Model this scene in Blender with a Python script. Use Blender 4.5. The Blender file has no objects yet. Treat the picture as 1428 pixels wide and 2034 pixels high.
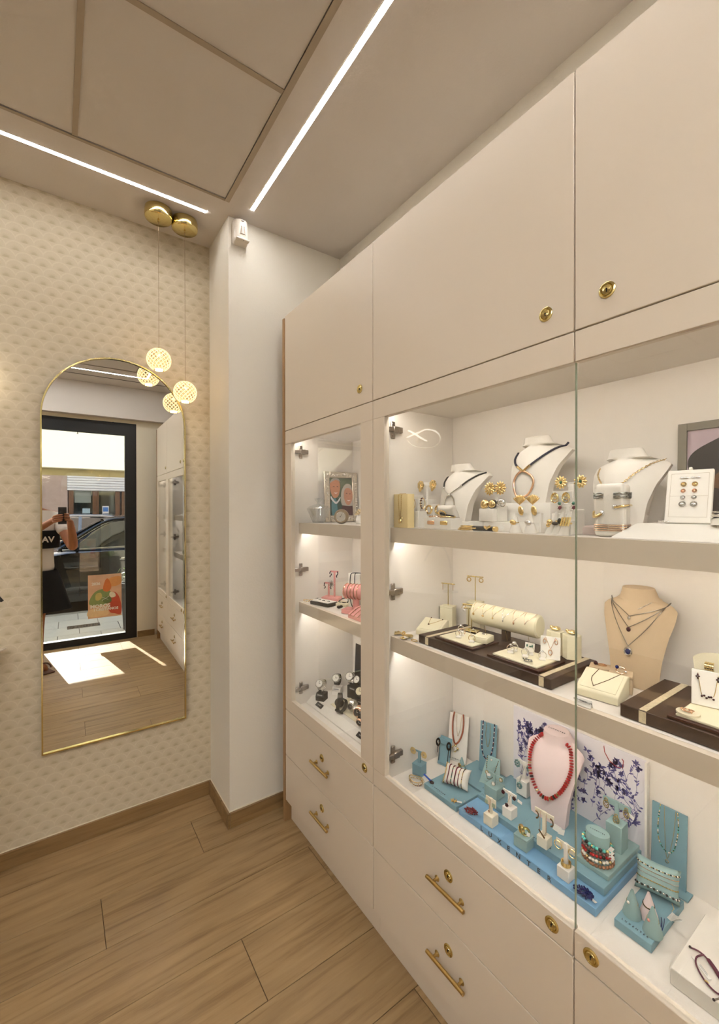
import bpy, bmesh, math, random
from mathutils import Vector, Matrix, Euler
random.seed(7)
S = bpy.context.scene
COL = S.collection
PI = math.pi
V = Vector

# ---------------------------------------------------------------- camera
cam_d = bpy.data.cameras.new('camera')
cam = bpy.data.objects.new('camera', cam_d); COL.objects.link(cam)
YAW, PIT, ROL = .6131, -.0046, .0011
cam.location = (0, 0, 1.45)
cam.rotation_mode = 'QUATERNION'
cam.rotation_quaternion = (Matrix.Rotation(-YAW, 3, 'Z') @ Matrix.Rotation(PI/2+PIT, 3, 'X') @ Matrix.Rotation(-ROL, 3, 'Z')).to_quaternion()
cam_d.sensor_fit = 'HORIZONTAL'; cam_d.sensor_width = 36
cam_d.lens = 855.3752/1428*36
cam_d.clip_start = .01; cam_d.clip_end = 200
S.camera = cam

# ---------------------------------------------------------------- world, sun, exposure
S.view_settings.view_transform = 'Standard'
try: S.view_settings.look = 'None'
except Exception: pass
S.view_settings.gamma = 1
S.view_settings.use_curve_mapping = False
S.view_settings.exposure = 0.42
S.cycles.max_bounces = 7; S.cycles.diffuse_bounces = 3; S.cycles.glossy_bounces = 4; S.cycles.transparent_max_bounces = 12
S.cycles.use_adaptive_sampling = True; S.cycles.adaptive_threshold = .16; S.cycles.adaptive_min_samples = 16; S.cycles.caustics_reflective = False; S.cycles.caustics_refractive = False
w = bpy.data.worlds.new('sky'); S.world = w; w.use_nodes = True
wn = w.node_tree; wn.nodes.clear()
sky = wn.nodes.new('ShaderNodeTexSky'); sky.sky_type = 'NISHITA'
sky.sun_disc = False; sky.sun_elevation = math.radians(31); sky.sun_rotation = math.radians(191)
bg = wn.nodes.new('ShaderNodeBackground'); bg.inputs['Strength'].default_value = .28
wo = wn.nodes.new('ShaderNodeOutputWorld')
wn.links.new(sky.outputs[0], bg.inputs[0]); wn.links.new(bg.outputs[0], wo.inputs[0])
sun_d = bpy.data.lights.new('sun', 'SUN'); sun_d.energy = 13; sun_d.angle = .009; sun_d.color = (1, .97, .9)
sun = bpy.data.objects.new('sun', sun_d); COL.objects.link(sun)
sd = V((.20, 1.0, -.61)).normalized()
sun.rotation_mode = 'QUATERNION'; sun.rotation_quaternion = sd.to_track_quat('-Z', 'Y')
LED_E = 60.0      # ceiling light lines
CAB_E = 25.0       # light strips inside the display cabinets
LEDC = (1, .99, 1.0)
CABC = (1, .97, .95)

# ---------------------------------------------------------------- materials
def hx(h):
    h = h.lstrip('#'); c = [int(h[i:i+2], 16)/255 for i in (0, 2, 4)]
    return tuple(x/12.92 if x <= .04045 else ((x+.055)/1.055)**2.4 for x in c)
MC = {}
def mat(name, col, rough=.5, metal=0., vary=.06, vscale=30, bump=0., bscale=200, spec=None, emit=None, es=0, sub=0, coat=0):
    if name in MC: return MC[name]
    m = bpy.data.materials.new(name); m.use_nodes = True; MC[name] = m
    n, l = m.node_tree.nodes, m.node_tree.links
    b = n['Principled BSDF']
    c = hx(col) if isinstance(col, str) else col
    b.inputs['Roughness'].default_value = rough; b.inputs['Metallic'].default_value = metal
    if spec is not None: b.inputs['Specular IOR Level'].default_value = spec
    if coat: b.inputs['Coat Weight'].default_value = coat
    tc = n.new('ShaderNodeTexCoord')
    nz = n.new('ShaderNodeTexNoise'); nz.inputs['Scale'].default_value = vscale; nz.inputs['Detail'].default_value = 3
    l.new(tc.outputs['Object'], nz.inputs['Vector'])
    mx = n.new('ShaderNodeMix'); mx.data_type = 'RGBA'
    mx.inputs[6].default_value = tuple(max(0, x*(1-vary)) for x in c)+(1,)
    mx.inputs[7].default_value = tuple(min(1, x*(1+vary)) for x in c)+(1,)
    l.new(nz.outputs[0], mx.inputs[0]); l.new(mx.outputs[2], b.inputs['Base Color'])
    if bump:
        n2 = n.new('ShaderNodeTexNoise'); n2.inputs['Scale'].default_value = bscale; n2.inputs['Detail'].default_value = 2
        l.new(tc.outputs['Object'], n2.inputs['Vector'])
        bp = n.new('ShaderNodeBump'); bp.inputs['Strength'].default_value = bump; bp.inputs['Distance'].default_value = .002
        l.new(n2.outputs[0], bp.inputs['Height']); l.new(bp.outputs[0], b.inputs['Normal'])
    if emit:
        b.inputs['Emission Color'].default_value = tuple(emit)+(1,); b.inputs['Emission Strength'].default_value = es
    return m
def emis(name, col, s):
    return mat(name, (.8, .8, .8), .4, emit=col, es=s, vary=0)
def glass_pane(name, tint=(1, 1, 1), base=.04):
    "thin clear pane: what it lets through plus Fresnel-like mirror reflection"
    if name in MC: return MC[name]
    m = bpy.data.materials.new(name); m.use_nodes = True; MC[name] = m
    n, l = m.node_tree.nodes, m.node_tree.links; n.clear()
    o = n.new('ShaderNodeOutputMaterial'); t = n.new('ShaderNodeBsdfTransparent'); g = n.new('ShaderNodeBsdfGlossy')
    t.inputs[0].default_value = tuple(tint)+(1,); g.inputs['Roughness'].default_value = .0; g.inputs[0].default_value = (1, 1, 1, 1)
    ge = n.new('ShaderNodeNewGeometry'); d = n.new('ShaderNodeVectorMath'); d.operation = 'DOT_PRODUCT'
    l.new(ge.outputs['Normal'], d.inputs[0]); l.new(ge.outputs['Incoming'], d.inputs[1])
    def mth(op, a, b=None):
        q = n.new('ShaderNodeMath'); q.operation = op
        for i, x in enumerate((a, b)):
            if x is None: continue
            if isinstance(x, (int, float)): q.inputs[i].default_value = x
            else: l.new(x, q.inputs[i])
        return q.outputs[0]
    a = mth('ABSOLUTE', d.outputs['Value']); k = mth('POWER', mth('SUBTRACT', 1.0, a), 5.0)
    fac = mth('ADD', mth('MULTIPLY', k, 1-base), base)
    mx = n.new('ShaderNodeMixShader'); l.new(fac, mx.inputs[0]); l.new(t.outputs[0], mx.inputs[1]); l.new(g.outputs[0], mx.inputs[2])
    l.new(mx.outputs[0], o.inputs[0])
    return m

GOLD = mat('gold', (.80, .60, .28), .18, 1., vary=.1)
GOLDD = mat('polished yellow gold', (.88, .70, .34), .12, 1., vary=.08)
ROSE = mat('rose gold', (.85, .55, .38), .2, 1.)
BRASS = mat('brushed brass', (.52, .36, .13), .28, 1., vary=.12, vscale=80)
BRASSL = mat('lacquered brass', (.72, .60, .27), .16, 1., vary=.06)
SILV = mat('silver', (.80, .79, .76), .18, 1., vary=.1)
NICK = mat('nickel hinge', (.34, .29, .25), .3, 1., vary=.2, vscale=120)
CREAMC = mat('cabinet lacquer', '#e0d2be', .42, vary=.015, vscale=3, bump=.03, bscale=400)
INNER = mat('cabinet interior', '#f1e9de', .5, vary=.02, vscale=6, bump=.08, bscale=300)
WHITE = mat('white card', '#f3ede2', .6, vary=.02)
IVORY = mat('ivory suede', '#eee3c4', .85, vary=.05, bump=.3, bscale=900)
IVORYD = mat('pale suede', '#e4dbbf', .9, vary=.06, bump=.3, bscale=900)
SAND = mat('sand suede', '#cbb392', .9, vary=.06, bump=.3, bscale=900)
LINEN = mat('white linen', '#efe8dc', .85, vary=.03, bump=.25, bscale=1200)
PINKL = mat('pale blush leatherette', '#e3cfcc', .75, vary=.03, bump=.15, bscale=900)
TEAL = mat('teal leatherette', '#7ba2ad', .65, vary=.05, bump=.25, bscale=900)
TEALS = mat('dusty teal suede', '#93b0ad', .8, vary=.05, bump=.25, bscale=900)
BLUE = mat('sky blue board', '#76a6c8', .6, vary=.04, bump=.15, bscale=700)
BROWN = mat('dark brown leather', '#3a271d', .5, vary=.15, vscale=60, bump=.2, bscale=600)
BROWND = mat('dark brown wood edge', '#38160f', .4, vary=.15)
CHAMP = mat('crackled champagne ribbon', '#d8c9a8', .35, vary=.35, vscale=160, bump=.6, bscale=260)
PINK = mat('pink leatherette', '#e8a09a', .7, vary=.05, bump=.2, bscale=800)
BLACK = mat('black plastic', '#101010', .4, vary=.2)
BLKM = mat('black matte', '#151313', .75, vary=.2)
NAVY = mat('navy cord', '#151833', .7, vary=.2)
DKGEM = mat('dark garnet', '#3a0d18', .15, vary=.3)
RUBY = mat('red coral', '#a51218', .3, vary=.25, vscale=200)
BURG = mat('burgundy beads', '#6a0f26', .3, vary=.35, vscale=300)
SAPH = mat('blue sapphire', '#12205e', .15, vary=.3, vscale=300)
EMER = mat('green stone', '#2f6a55', .2, vary=.3, vscale=300)
TURQ = mat('turquoise', '#58bdb2', .35, vary=.2, vscale=200)
PEARL = mat('pearl', '#efe6d8', .25, vary=.04, coat=.5)
AMBER = mat('amber beads', '#a85a3a', .35, vary=.3, vscale=250)
WOODB = mat('wooden beads', '#9b6a4c', .5, vary=.25, vscale=200)
STEEL = mat('brushed steel', (.62, .61, .59), .24, 1., vary=.15, vscale=90)
CRYS = mat('crystal stones', (.75, .75, .74), .12, .8, vary=.3, vscale=500)
INK = mat('dark print', '#17262c', .7, vary=0)
TAG = mat('paper tag', '#f5f2ea', .6, vary=.02)

# ---------------------------------------------------------------- mesh building
class MB:
    def __init__(s): s.bm = bmesh.new()
    def _t(s, vs, M):
        for v in vs: v.co = M @ v.co
    def box(s, c, d, rot=(0, 0, 0), bev=0, M=None, seg=1):
        r = bmesh.ops.create_cube(s.bm, size=1); vs = r['verts']
        for v in vs: v.co = V((v.co.x*d[0], v.co.y*d[1], v.co.z*d[2]))
        if bev:
            es = list({e for v in vs for e in v.link_edges})
            rr = bmesh.ops.bevel(s.bm, geom=es, offset=bev, segments=seg, affect='EDGES', profile=.5)
            vs = list({v for f in rr['faces'] for v in f.verts} | {v for v in vs if v.is_valid})
        X = Matrix.Translation(V(c)) @ Euler(rot).to_matrix().to_4x4()
        if M is not None: X = M @ X
        s._t(vs, X); return s
    def bx(s, a, b, bev=0, M=None):
        "box between two corners"
        return s.box([(a[i]+b[i])/2 for i in range(3)], [abs(b[i]-a[i]) for i in range(3)], bev=bev, M=M)
    def ring(s, pts): return [s.bm.verts.new(p) for p in pts]
    def bridge(s, a, b, closed=True):
        n = len(a)
        for i in range(n if closed else n-1):
            j = (i+1) % n
            try: s.bm.faces.new((a[i], a[j], b[j], b[i]))
            except ValueError: pass
    def cap(s, a, flip=False):
        try: s.bm.faces.new(a[::-1] if flip else a)
        except ValueError: pass
    def tube(s, pts, r, seg=8, closed=False, flat=None):
        pts = [V(p) for p in pts]; n = len(pts); rs = r if isinstance(r, (list, tuple)) else [r]*n
        rings = []; up = None
        for i, p in enumerate(pts):
            a = pts[(i-1) % n] if (closed or i > 0) else p
            b = pts[(i+1) % n] if (closed or i < n-1) else p
            t = (b-a)
            if t.length < 1e-9: t = V((0, 0, 1))
            t.normalize()
            if up is None:
                up = V((0, 0, 1)) if abs(t.z) < .9 else V((1, 0, 0))
            x = t.cross(up)
            if x.length < 1e-6: x = t.orthogonal()
            x.normalize(); y = x.cross(t).normalized(); up = y
            k = flat or 1
            rings.append(s.ring([p + x*(math.cos(2*PI*j/seg)*rs[i]) + y*(math.sin(2*PI*j/seg)*rs[i]*k) for j in range(seg)]))
        for i in range(n-1): s.bridge(rings[i], rings[i+1])
        if closed: s.bridge(rings[-1], rings[0])
        else: s.cap(rings[0], True); s.cap(rings[-1])
        return s
    def cyl(s, a, b, r, r2=None, seg=16):
        return s.tube([a, b], [r, r if r2 is None else r2], seg)
    def lathe(s, prof, c=(0, 0, 0), seg=24, M=None, sx=1, sy=1):
        X = Matrix.Translation(V(c)) if M is None else M
        prev = None
        for r, z in prof:
            if r < 1e-7: cur = [s.bm.verts.new(X @ V((0, 0, z)))]
            else: cur = s.ring([X @ V((r*sx*math.cos(2*PI*j/seg), r*sy*math.sin(2*PI*j/seg), z)) for j in range(seg)])
            if prev:
                if len(prev) == 1 and len(cur) > 1:
                    for j in range(seg): s.bm.faces.new((prev[0], cur[(j+1) % seg], cur[j]))
                elif len(cur) == 1 and len(prev) > 1:
                    for j in range(seg): s.bm.faces.new((prev[j], prev[(j+1) % seg], cur[0]))
                elif len(cur) > 1: s.bridge(prev, cur)
            prev = cur
        return s
    def sph(s, c, r, seg=12, rings=8, rot=(0, 0, 0), M=None):
        if isinstance(r, (int, float)): r = (r, r, r)
        X = Matrix.Translation(V(c)) @ Euler(rot).to_matrix().to_4x4() @ Matrix.Diagonal((r[0], r[1], r[2], 1))
        if M is not None: X = M @ X
        q = bmesh.ops.create_uvsphere(s.bm, u_segments=seg, v_segments=rings, radius=1)
        s._t(q['verts'], X); return s
    def torus(s, c, R, r, rot=(0, 0, 0), seg=32, rs=8, sx=1, sy=1, flat=1, a0=0, a1=2*PI):
        X = Matrix.Translation(V(c)) @ Euler(rot).to_matrix().to_4x4()
        full = abs(a1-a0-2*PI) < 1e-6; n = seg if full else seg+1; rings = []
        for i in range(n):
            a = a0+(a1-a0)*i/seg
            rings.append(s.ring([X @ V(((R+r*math.cos(t))*math.cos(a)*sx, (R+r*math.cos(t))*math.sin(a)*sy, r*flat*math.sin(t))) for t in (2*PI*j/rs for j in range(rs))]))
        for i in range(n-1): s.bridge(rings[i], rings[i+1])
        if full: s.bridge(rings[-1], rings[0])
        else: s.cap(rings[0], True); s.cap(rings[-1])
        return s
    def prism(s, poly, t, M=None, bev=0):
        "polygon in local XY, thickness t along +Z"
        M = M or Matrix.Identity(4)
        a = s.ring([M @ V((x, y, 0)) for x, y in poly]); b = s.ring([M @ V((x, y, t)) for x, y in poly])
        s.cap(a, True); s.cap(b); s.bridge(a, b); return s
    def grid(s, fn, nu, nv, closed_u=False):
        g = [[s.bm.verts.new(fn(i/(nu if closed_u else nu), j/nv)) for i in range(nu if closed_u else nu+1)] for j in range(nv+1)]
        for j in range(nv): s.bridge(g[j], g[j+1], closed_u)
        return g
    def text(s, txt, size, M, t=.0004, space=1.0, align='CENTER', bold=0):
        cu = bpy.data.curves.new('t', 'FONT'); cu.body = txt; cu.size = size; cu.extrude = t/2; cu.space_character = space
        cu.align_x = align; cu.align_y = 'CENTER'; cu.offset = bold; cu.resolution_u = 3
        ob = bpy.data.objects.new('t', cu); COL.objects.link(ob)
        bpy.context.view_layer.update()
        me = bpy.data.meshes.new_from_object(ob); me.transform(M)
        s.bm.from_mesh(me)
        bpy.data.meshes.remove(me); bpy.data.objects.remove(ob); bpy.data.curves.remove(cu); return s
    def mesh(s, name, m, smooth=True, ang=38):
        bmesh.ops.recalc_face_normals(s.bm, faces=s.bm.faces)
        me = bpy.data.meshes.new(name); s.bm.to_mesh(me); s.bm.free()
        for mm in (m if isinstance(m, (list, tuple)) else [m]): me.materials.append(mm)
        if smooth:
            me.polygons.foreach_set('use_smooth', [True]*len(me.polygons))
            me.set_sharp_from_angle(angle=math.radians(ang))
        return me
def ob(name, mb, m, parent=None, loc=None, smooth=True, ang=38, kind=None, label=None):
    me = mb.mesh(name, m, smooth, ang) if isinstance(mb, MB) else mb
    o = bpy.data.objects.new(name, me); COL.objects.link(o)
    if parent is not None: o.parent = parent
    if loc is not None: o.location = loc
    if kind: o['kind'] = kind
    if label: o['label'] = label
    return o
def thing(name, label, cat, loc=(0, 0, 0), rz=0, group=None, rx=0, ry=0):
    o = bpy.data.objects.new(name, None); COL.objects.link(o); o.empty_display_size = .05
    o.location = loc; o.rotation_euler = (rx, ry, rz); o['label'] = label; o['category'] = cat
    if group: o['group'] = group
    return o
def tag(o, label, cat, group=None):
    o['label'] = label; o['category'] = cat
    if group: o['group'] = group
    return o
def struct(name, mb, m, parent=None, **k):
    o = ob(name, mb, m, parent, **k)
    if parent is None: o['kind'] = 'structure'
    return o
def dup(o, loc, rz=None, label=None):
    c = o.copy(); COL.objects.link(c); c.location = loc
    if rz is not None: c.rotation_euler = (o.rotation_euler.x, o.rotation_euler.y, rz)
    if label: c['label'] = label
    for ch in list(o.children):
        d = ch.copy(); COL.objects.link(d); d.parent = c
        for g in list(ch.children):
            e = g.copy(); COL.objects.link(e); e.parent = d
    return c
def spline(pts, n=8, closed=False):
    P = [V(p) for p in pts]; N = len(P); out = []
    rng = N if closed else N-1
    for i in range(rng):
        if closed: a, b, c, d = P[(i-1) % N], P[i], P[(i+1) % N], P[(i+2) % N]
        else: a, b, c, d = P[max(i-1, 0)], P[i], P[i+1], P[min(i+2, N-1)]
        for k in range(n):
            t = k/n
            out.append(.5*((2*b)+(-a+c)*t+(2*a-5*b+4*c-d)*t*t+(-a+3*b-3*c+d)*t**3))
    if not closed: out.append(P[-1])
    return out
def walk(pts, step):
    "points every STEP along a polyline, with tangent"
    out = []; acc = 0
    for a, b in zip(pts, pts[1:]):
        L = (b-a).length
        while acc <= L and L > 0:
            out.append((a.lerp(b, acc/L), (b-a).normalized())); acc += step
        acc -= L
    return out
RX = lambda a: Matrix.Rotation(a, 4, 'X')
RY = lambda a: Matrix.Rotation(a, 4, 'Y')
RZ = lambda a: Matrix.Rotation(a, 4, 'Z')
TR = lambda x, y, z: Matrix.Translation(V((x, y, z)))
UPR = TR(0, 0, 0) @ RX(PI/2)      # local XY drawing -> upright plane facing -Y
# ================================================================ the room
ZC_, YW, YP, XK, XR, YB, XL = 2.788, 2.2446, 1.9466, .643, 1.243, -.99, -3.0
# ---- floor planks
def wood(name, c1, c2, dark, sc=1.0, rough=.38, axis=0):
    if name in MC: return MC[name]
    m = bpy.data.materials.new(name); m.use_nodes = True; MC[name] = m
    n, l = m.node_tree.nodes, m.node_tree.links; b = n['Principled BSDF']; b.inputs['Roughness'].default_value = rough
    tc = n.new('ShaderNodeTexCoord'); oi = n.new('ShaderNodeObjectInfo')
    ad = n.new('ShaderNodeVectorMath'); ad.operation = 'ADD'; ml = n.new('ShaderNodeVectorMath'); ml.operation = 'SCALE'; ml.inputs['Scale'].default_value = 9
    cx = n.new('ShaderNodeCombineXYZ'); l.new(oi.outputs['Random'], cx.inputs[0]); l.new(oi.outputs['Random'], cx.inputs[1]); l.new(cx.outputs[0], ml.inputs[0])
    l.new(tc.outputs['Object'], ad.inputs[0]); l.new(ml.outputs[0], ad.inputs[1])
    mp = n.new('ShaderNodeMapping'); l.new(ad.outputs[0], mp.inputs[0])
    mp.inputs['Scale'].default_value = [(1.6, 26, 26), (26, 1.6, 26), (26, 26, 1.6)][axis]
    nz = n.new('ShaderNodeTexNoise'); nz.inputs['Scale'].default_value = 1.3*sc; nz.inputs['Detail'].default_value = 7; nz.inputs['Roughness'].default_value = .62; nz.inputs['Distortion'].default_value = .5
    l.new(mp.outputs[0], nz.inputs['Vector'])
    mp2 = n.new('ShaderNodeMapping'); l.new(ad.outputs[0], mp2.inputs[0]); mp2.inputs['Scale'].default_value = [(1.2, 5, 5), (5, 1.2, 5), (5, 5, 1.2)][axis]
    n3 = n.new('ShaderNodeTexNoise'); n3.inputs['Scale'].default_value = 2.0; n3.inputs['Detail'].default_value = 3; n3.inputs['Distortion'].default_value = 1.5
    l.new(mp2.outputs[0], n3.inputs['Vector'])
    r = n.new('ShaderNodeValToRGB'); e = r.color_ramp.elements
    e[0].position = .33; e[0].color = hx(dark)+(1,); e[1].position = .72; e[1].color = hx(c2)+(1,)
    x = e.new(.48); x.color = hx(c1)+(1,)
    l.new(nz.outputs[0], r.inputs[0])
    mx = n.new('ShaderNodeMix'); mx.data_type = 'RGBA'; mx.blend_type = 'MULTIPLY'; mx.inputs[0].default_value = .55
    r2 = n.new('ShaderNodeValToRGB'); r2.color_ramp.elements[0].position = .35; r2.color_ramp.elements[0].color = (.72, .7, .68, 1); r2.color_ramp.elements[1].position = .65; r2.color_ramp.elements[1].color = (1.0, 1.0, 1.0, 1)
    l.new(n3.outputs[0], r2.inputs[0]); l.new(r.outputs[0], mx.inputs[6]); l.new(r2.outputs[0], mx.inputs[7])
    hs = n.new('ShaderNodeHueSaturation'); l.new(mx.outputs[2], hs.inputs['Color'])
    mr = n.new('ShaderNodeMapRange'); mr.inputs[3].default_value = .93; mr.inputs[4].default_value = 1.06; l.new(oi.outputs['Random'], mr.inputs[0]); l.new(mr.outputs[0], hs.inputs['Value'])
    l.new(hs.outputs[0], b.inputs['Base Color'])
    bp = n.new('ShaderNodeBump'); bp.inputs['Strength'].default_value = .25; bp.inputs['Distance'].default_value = .001
    l.new(nz.outputs[0], bp.inputs['Height']); l.new(bp.outputs[0], b.inputs['Normal'])
    return m
FLOORM = wood('oak look floor tile', '#a5875e', '#b2956b', '#8a6d47')
BASEM = wood('oak look baseboard', '#97784f', '#a3865e', '#7d6240')
GROUT = mat('dark joint', '#5d452c', .8)
floor = struct('floor', MB().bx((XL, YB, -.06), (XR+.1, YW+.1, -.003)), GROUT)
PW, PL, G = .2245, 1.128, .0022
row = 0
y1 = 2.09+PW
while y1 > YB:
    y0 = y1-PW; off = [.506, .130, -.246][(round((2.09-y1)/PW)) % 3]
    x0 = off - PL*math.ceil((off-XL)/PL)
    while x0 < XR:
        a, b = max(x0, XL), min(x0+PL, XR); c, d = max(y0, YB), min(y1, YW)
        if b-a > .01 and d-c > .01:
            m_ = MB().box(((0, 0, -.004)), (b-a-G, d-c-G, .008), bev=.0006)
            ob('plank', m_, FLOORM, floor, loc=((a+b)/2, (c+d)/2, 0), smooth=False)
        x0 += PL
    y1 -= PW

# ---- walls
PAINT = mat('cream wall paint', '#ece5d6', .8, vary=.02, vscale=4, bump=.25, bscale=120)
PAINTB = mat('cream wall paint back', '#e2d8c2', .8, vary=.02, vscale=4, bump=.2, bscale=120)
CEILM = mat('ceiling plaster', '#d6cec6', .85, vary=.02, vscale=5, bump=.15, bscale=150)
TILEM = mat('ceiling panel gypsum', '#d6cfc8', .85, vary=.02, vscale=8, bump=.12, bscale=300)
BARM = mat('ceiling grid bar', '#ab9c87', .6, vary=.02)
def fanpaper():
    m = bpy.data.materials.new('fan wallpaper'); m.use_nodes = True
    n, l = m.node_tree.nodes, m.node_tree.links; b = n['Principled BSDF']; b.inputs['Roughness'].default_value = .7
    def mth(op, *a):
        q = n.new('ShaderNodeMath'); q.operation = op
        for i, x in enumerate(a):
            if isinstance(x, (int, float)): q.inputs[i].default_value = x
            else: l.new(x, q.inputs[i])
        return q.outputs[0]
    tc = n.new('ShaderNodeTexCoord'); sp = n.new('ShaderNodeSeparateXYZ'); l.new(tc.outputs['Object'], sp.inputs[0])
    nz = n.new('ShaderNodeTexNoise'); nz.inputs['Scale'].default_value = 260; nz.inputs['Detail'].default_value = 4; l.new(tc.outputs['Object'], nz.inputs['Vector'])
    Wp, Hp = .0607, .0382            # lattice pitch across, row spacing up
    wob = mth('MULTIPLY', mth('SUBTRACT', nz.outputs[0], .5), .06)
    u = mth('DIVIDE', mth('ADD', sp.outputs[0], .1331), Wp); v = mth('DIVIDE', mth('SUBTRACT', sp.outputs[2], 2.2812), Hp)
    fl = mth('FLOOR', v)
    res = None; R = .58
    # candidate rows, highest first so that the lowest row drawn last lies on top
    for k in (-1, 0):
        rowk = mth('ADD', fl, float(k))
        odd = mth('MULTIPLY', mth('FLOORED_MODULO' if False else 'MODULO', mth('ABSOLUTE', rowk), 2.0), .5)
        uu = mth('ADD', u, odd)
        du = mth('SUBTRACT', uu, mth('ROUND', uu))
        dv = mth('MULTIPLY', mth('SUBTRACT', v, rowk), Hp/Wp)
        dist = mth('ADD', mth('SQRT', mth('ADD', mth('MULTIPLY', du, du), mth('MULTIPLY', mth('MULTIPLY', dv, dv), .82))), wob)
        ang = mth('ARCTAN2', du, mth('ADD', dv, .02))
        ray_ = mth('SINE', mth('MULTIPLY', ang, 26.0))
        rn = mth('DIVIDE', dist, R)
        core = mth('SUBTRACT', 1.0, mth('MINIMUM', mth('MULTIPLY', rn, 1.55), 1.0))
        edge = mth('MAXIMUM', mth('SUBTRACT', 1.0, mth('MULTIPLY', mth('ABSOLUTE', mth('SUBTRACT', rn, .93)), 9.0)), 0.0)
        val = mth('SUBTRACT', .62, mth('MULTIPLY', mth('POWER', core, 1.6), 1.05))
        val = mth('ADD', val, mth('MULTIPLY', edge, .26))
        val = mth('ADD', val, mth('MULTIPLY', mth('MULTIPLY', ray_, mth('SUBTRACT', 1.0, mth('MINIMUM', rn, 1.0))), .08))
        inside = mth('LESS_THAN', rn, 1.0)
        if res is None: res = mth('ADD', mth('MULTIPLY', inside, val), mth('MULTIPLY', mth('SUBTRACT', 1.0, inside), .62)); first = (inside, val)
        else:
            # lower row (k=-1) is in front of row 0: combine front = first
            back = mth('ADD', mth('MULTIPLY', inside, val), mth('MULTIPLY', mth('SUBTRACT', 1.0, inside), .62))
            res = mth('ADD', mth('MULTIPLY', first[0], first[1]), mth('MULTIPLY', mth('SUBTRACT', 1.0, first[0]), back))
    res = mth('ADD', res, mth('MULTIPLY', mth('SUBTRACT', nz.outputs[0], .5), .25))
    r = n.new('ShaderNodeValToRGB'); e = r.color_ramp.elements
    e[0].position = .05; e[0].color = hx('#c6b797')+(1,); e[1].position = 1; e[1].color = hx('#e3d7bd')+(1,)
    x = e.new(.38); x.color = hx('#d3c5a8')+(1,); x = e.new(.66); x.color = hx('#d8cab0')+(1,)
    l.new(res, r.inputs[0]); l.new(r.outputs[0], b.inputs['Base Color'])
    bp = n.new('ShaderNodeBump'); bp.inputs['Strength'].default_value = .5; bp.inputs['Distance'].default_value = .0015
    l.new(res, bp.inputs['Height']); l.new(bp.outputs[0], b.inputs['Normal'])
    return m
FAN = fanpaper()
wf = struct('wall_front', MB().bx((XL, YW+.001, 0), (XK, YW+.2, ZC_+.02)), PAINT)
ob('wallpaper_strip', MB().bx((.2998, YW, .0), (XK, YW+.0014, ZC_)), FAN, wf)
ob('wallpaper_strip', MB().bx((-.46, YW, .0), (.2992, YW+.0014, ZC_)), FAN, wf)
for k in range(4): ob('wallpaper_strip', MB().bx((-.4606-.76*(k+1)+.0006, YW, .0), (-.4606-.76*k, YW+.0014, ZC_)), FAN, wf)
struct('wall_pillar', MB().bx((XK, YP, 0), (XR+.2, YW+.2, ZC_+.02)), PAINT)
struct('wall_right', MB().bx((XR, YB-.12, 0), (XR+.2, YP, ZC_+.02)), PAINT)
struct('wall_left', MB().bx((XL-.15, YB-.12, 0), (XL, YW+.2, ZC_+.02)), PAINT)
# back wall round the door opening  x -.19 .. .685, z 0 .. 2.41
DX0, DX1, DZ = -.30, .685, 2.41
struct('wall_back', MB().bx((DX1, YB-.12, 0), (XR, YB, ZC_+.02)).bx((XL, YB-.12, 0), (-2.7, YB, ZC_+.02)).bx((-.5, YB-.12, 0), (DX0, YB, ZC_+.02)).bx((-2.7, YB-.12, 0), (-.5, YB, .35)).bx((-2.7, YB-.12, 2.42), (-.5, YB, ZC_+.02)).bx((DX0, YB-.12, DZ), (DX1, YB, ZC_+.02)), PAINTB)
struct('trim_1', MB().bx((XL, YB+.0005, 2.445), (XR-.001, -.90, ZC_-.0005)), CEILM)      # lowered box over the door
# ---- baseboards
bh, bt = .0694, .012
def bb(nm, a, b): struct(nm, MB().bx(a, b, bev=.001), BASEM)
bb('baseboard_front', (XL, YW-bt, 0), (XK-bt*.0, YW-.0003, bh))
bb('baseboard_pillar_side', (XK-bt, YP-bt, 0), (XK-.0003, YW-bt-.0005, bh))
bb('baseboard_pillar', (XK+.0005, YP-bt, 0), (XR-.003, YP-.0003, bh))
bb('baseboard_back', (DX1+.004, YB+.0003, 0), (.866, YB+bt, bh))
# white sealant bead over the baseboards
BEAD = mat('white sealant', '#efe3cc', .6)
struct('trim_2', MB().bx((XL, YW-.0035, bh+.0002), (XK-.004, YW-.0003, bh+.004)).bx((XK-.0035, YP-.0035, bh+.0002), (XK-.0003, YW-.004, bh+.004)).bx((XK, YP-.0035, bh+.0002), (XR-.003, YP-.0003, bh+.004)), BEAD)
# ---- ceiling with lay-in panels
GX0, GX1, GY0, GY1 = -2.50, .602, -.262, 1.852
ceil = struct('ceiling', MB().bx((XL, YB, ZC_), (XR+.1, GY0, ZC_+.05)).bx((XL, GY1, ZC_), (XR+.1, YW+.1, ZC_+.05)).bx((XL, GY0, ZC_), (GX0, GY1, ZC_+.05)).bx((GX1, GY0, ZC_), (XR+.1, GY1, ZC_+.05)).bx((XL, YB, ZC_+.05), (XR+.1, YW+.1, ZC_+.1)), CEILM, smooth=False)
bars_x = [.058-.545*k for k in range(5)]; bars_y = [1.273-.58*k for k in range(3)]
def bar(a, b): ob('grid_bar', MB().bx(a, b), BARM, ceil, smooth=False)
bar((GX1-.003, GY0, ZC_-.0012), (GX1+.017, GY1+.010, ZC_-.0002)); bar((GX0, GY1-.003, ZC_-.0012), (GX1-.0035, GY1+.010, ZC_-.0002)); bar((GX0, GY0-.01, ZC_-.0012), (GX1-.0035, GY0+.003, ZC_-.0002))
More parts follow.
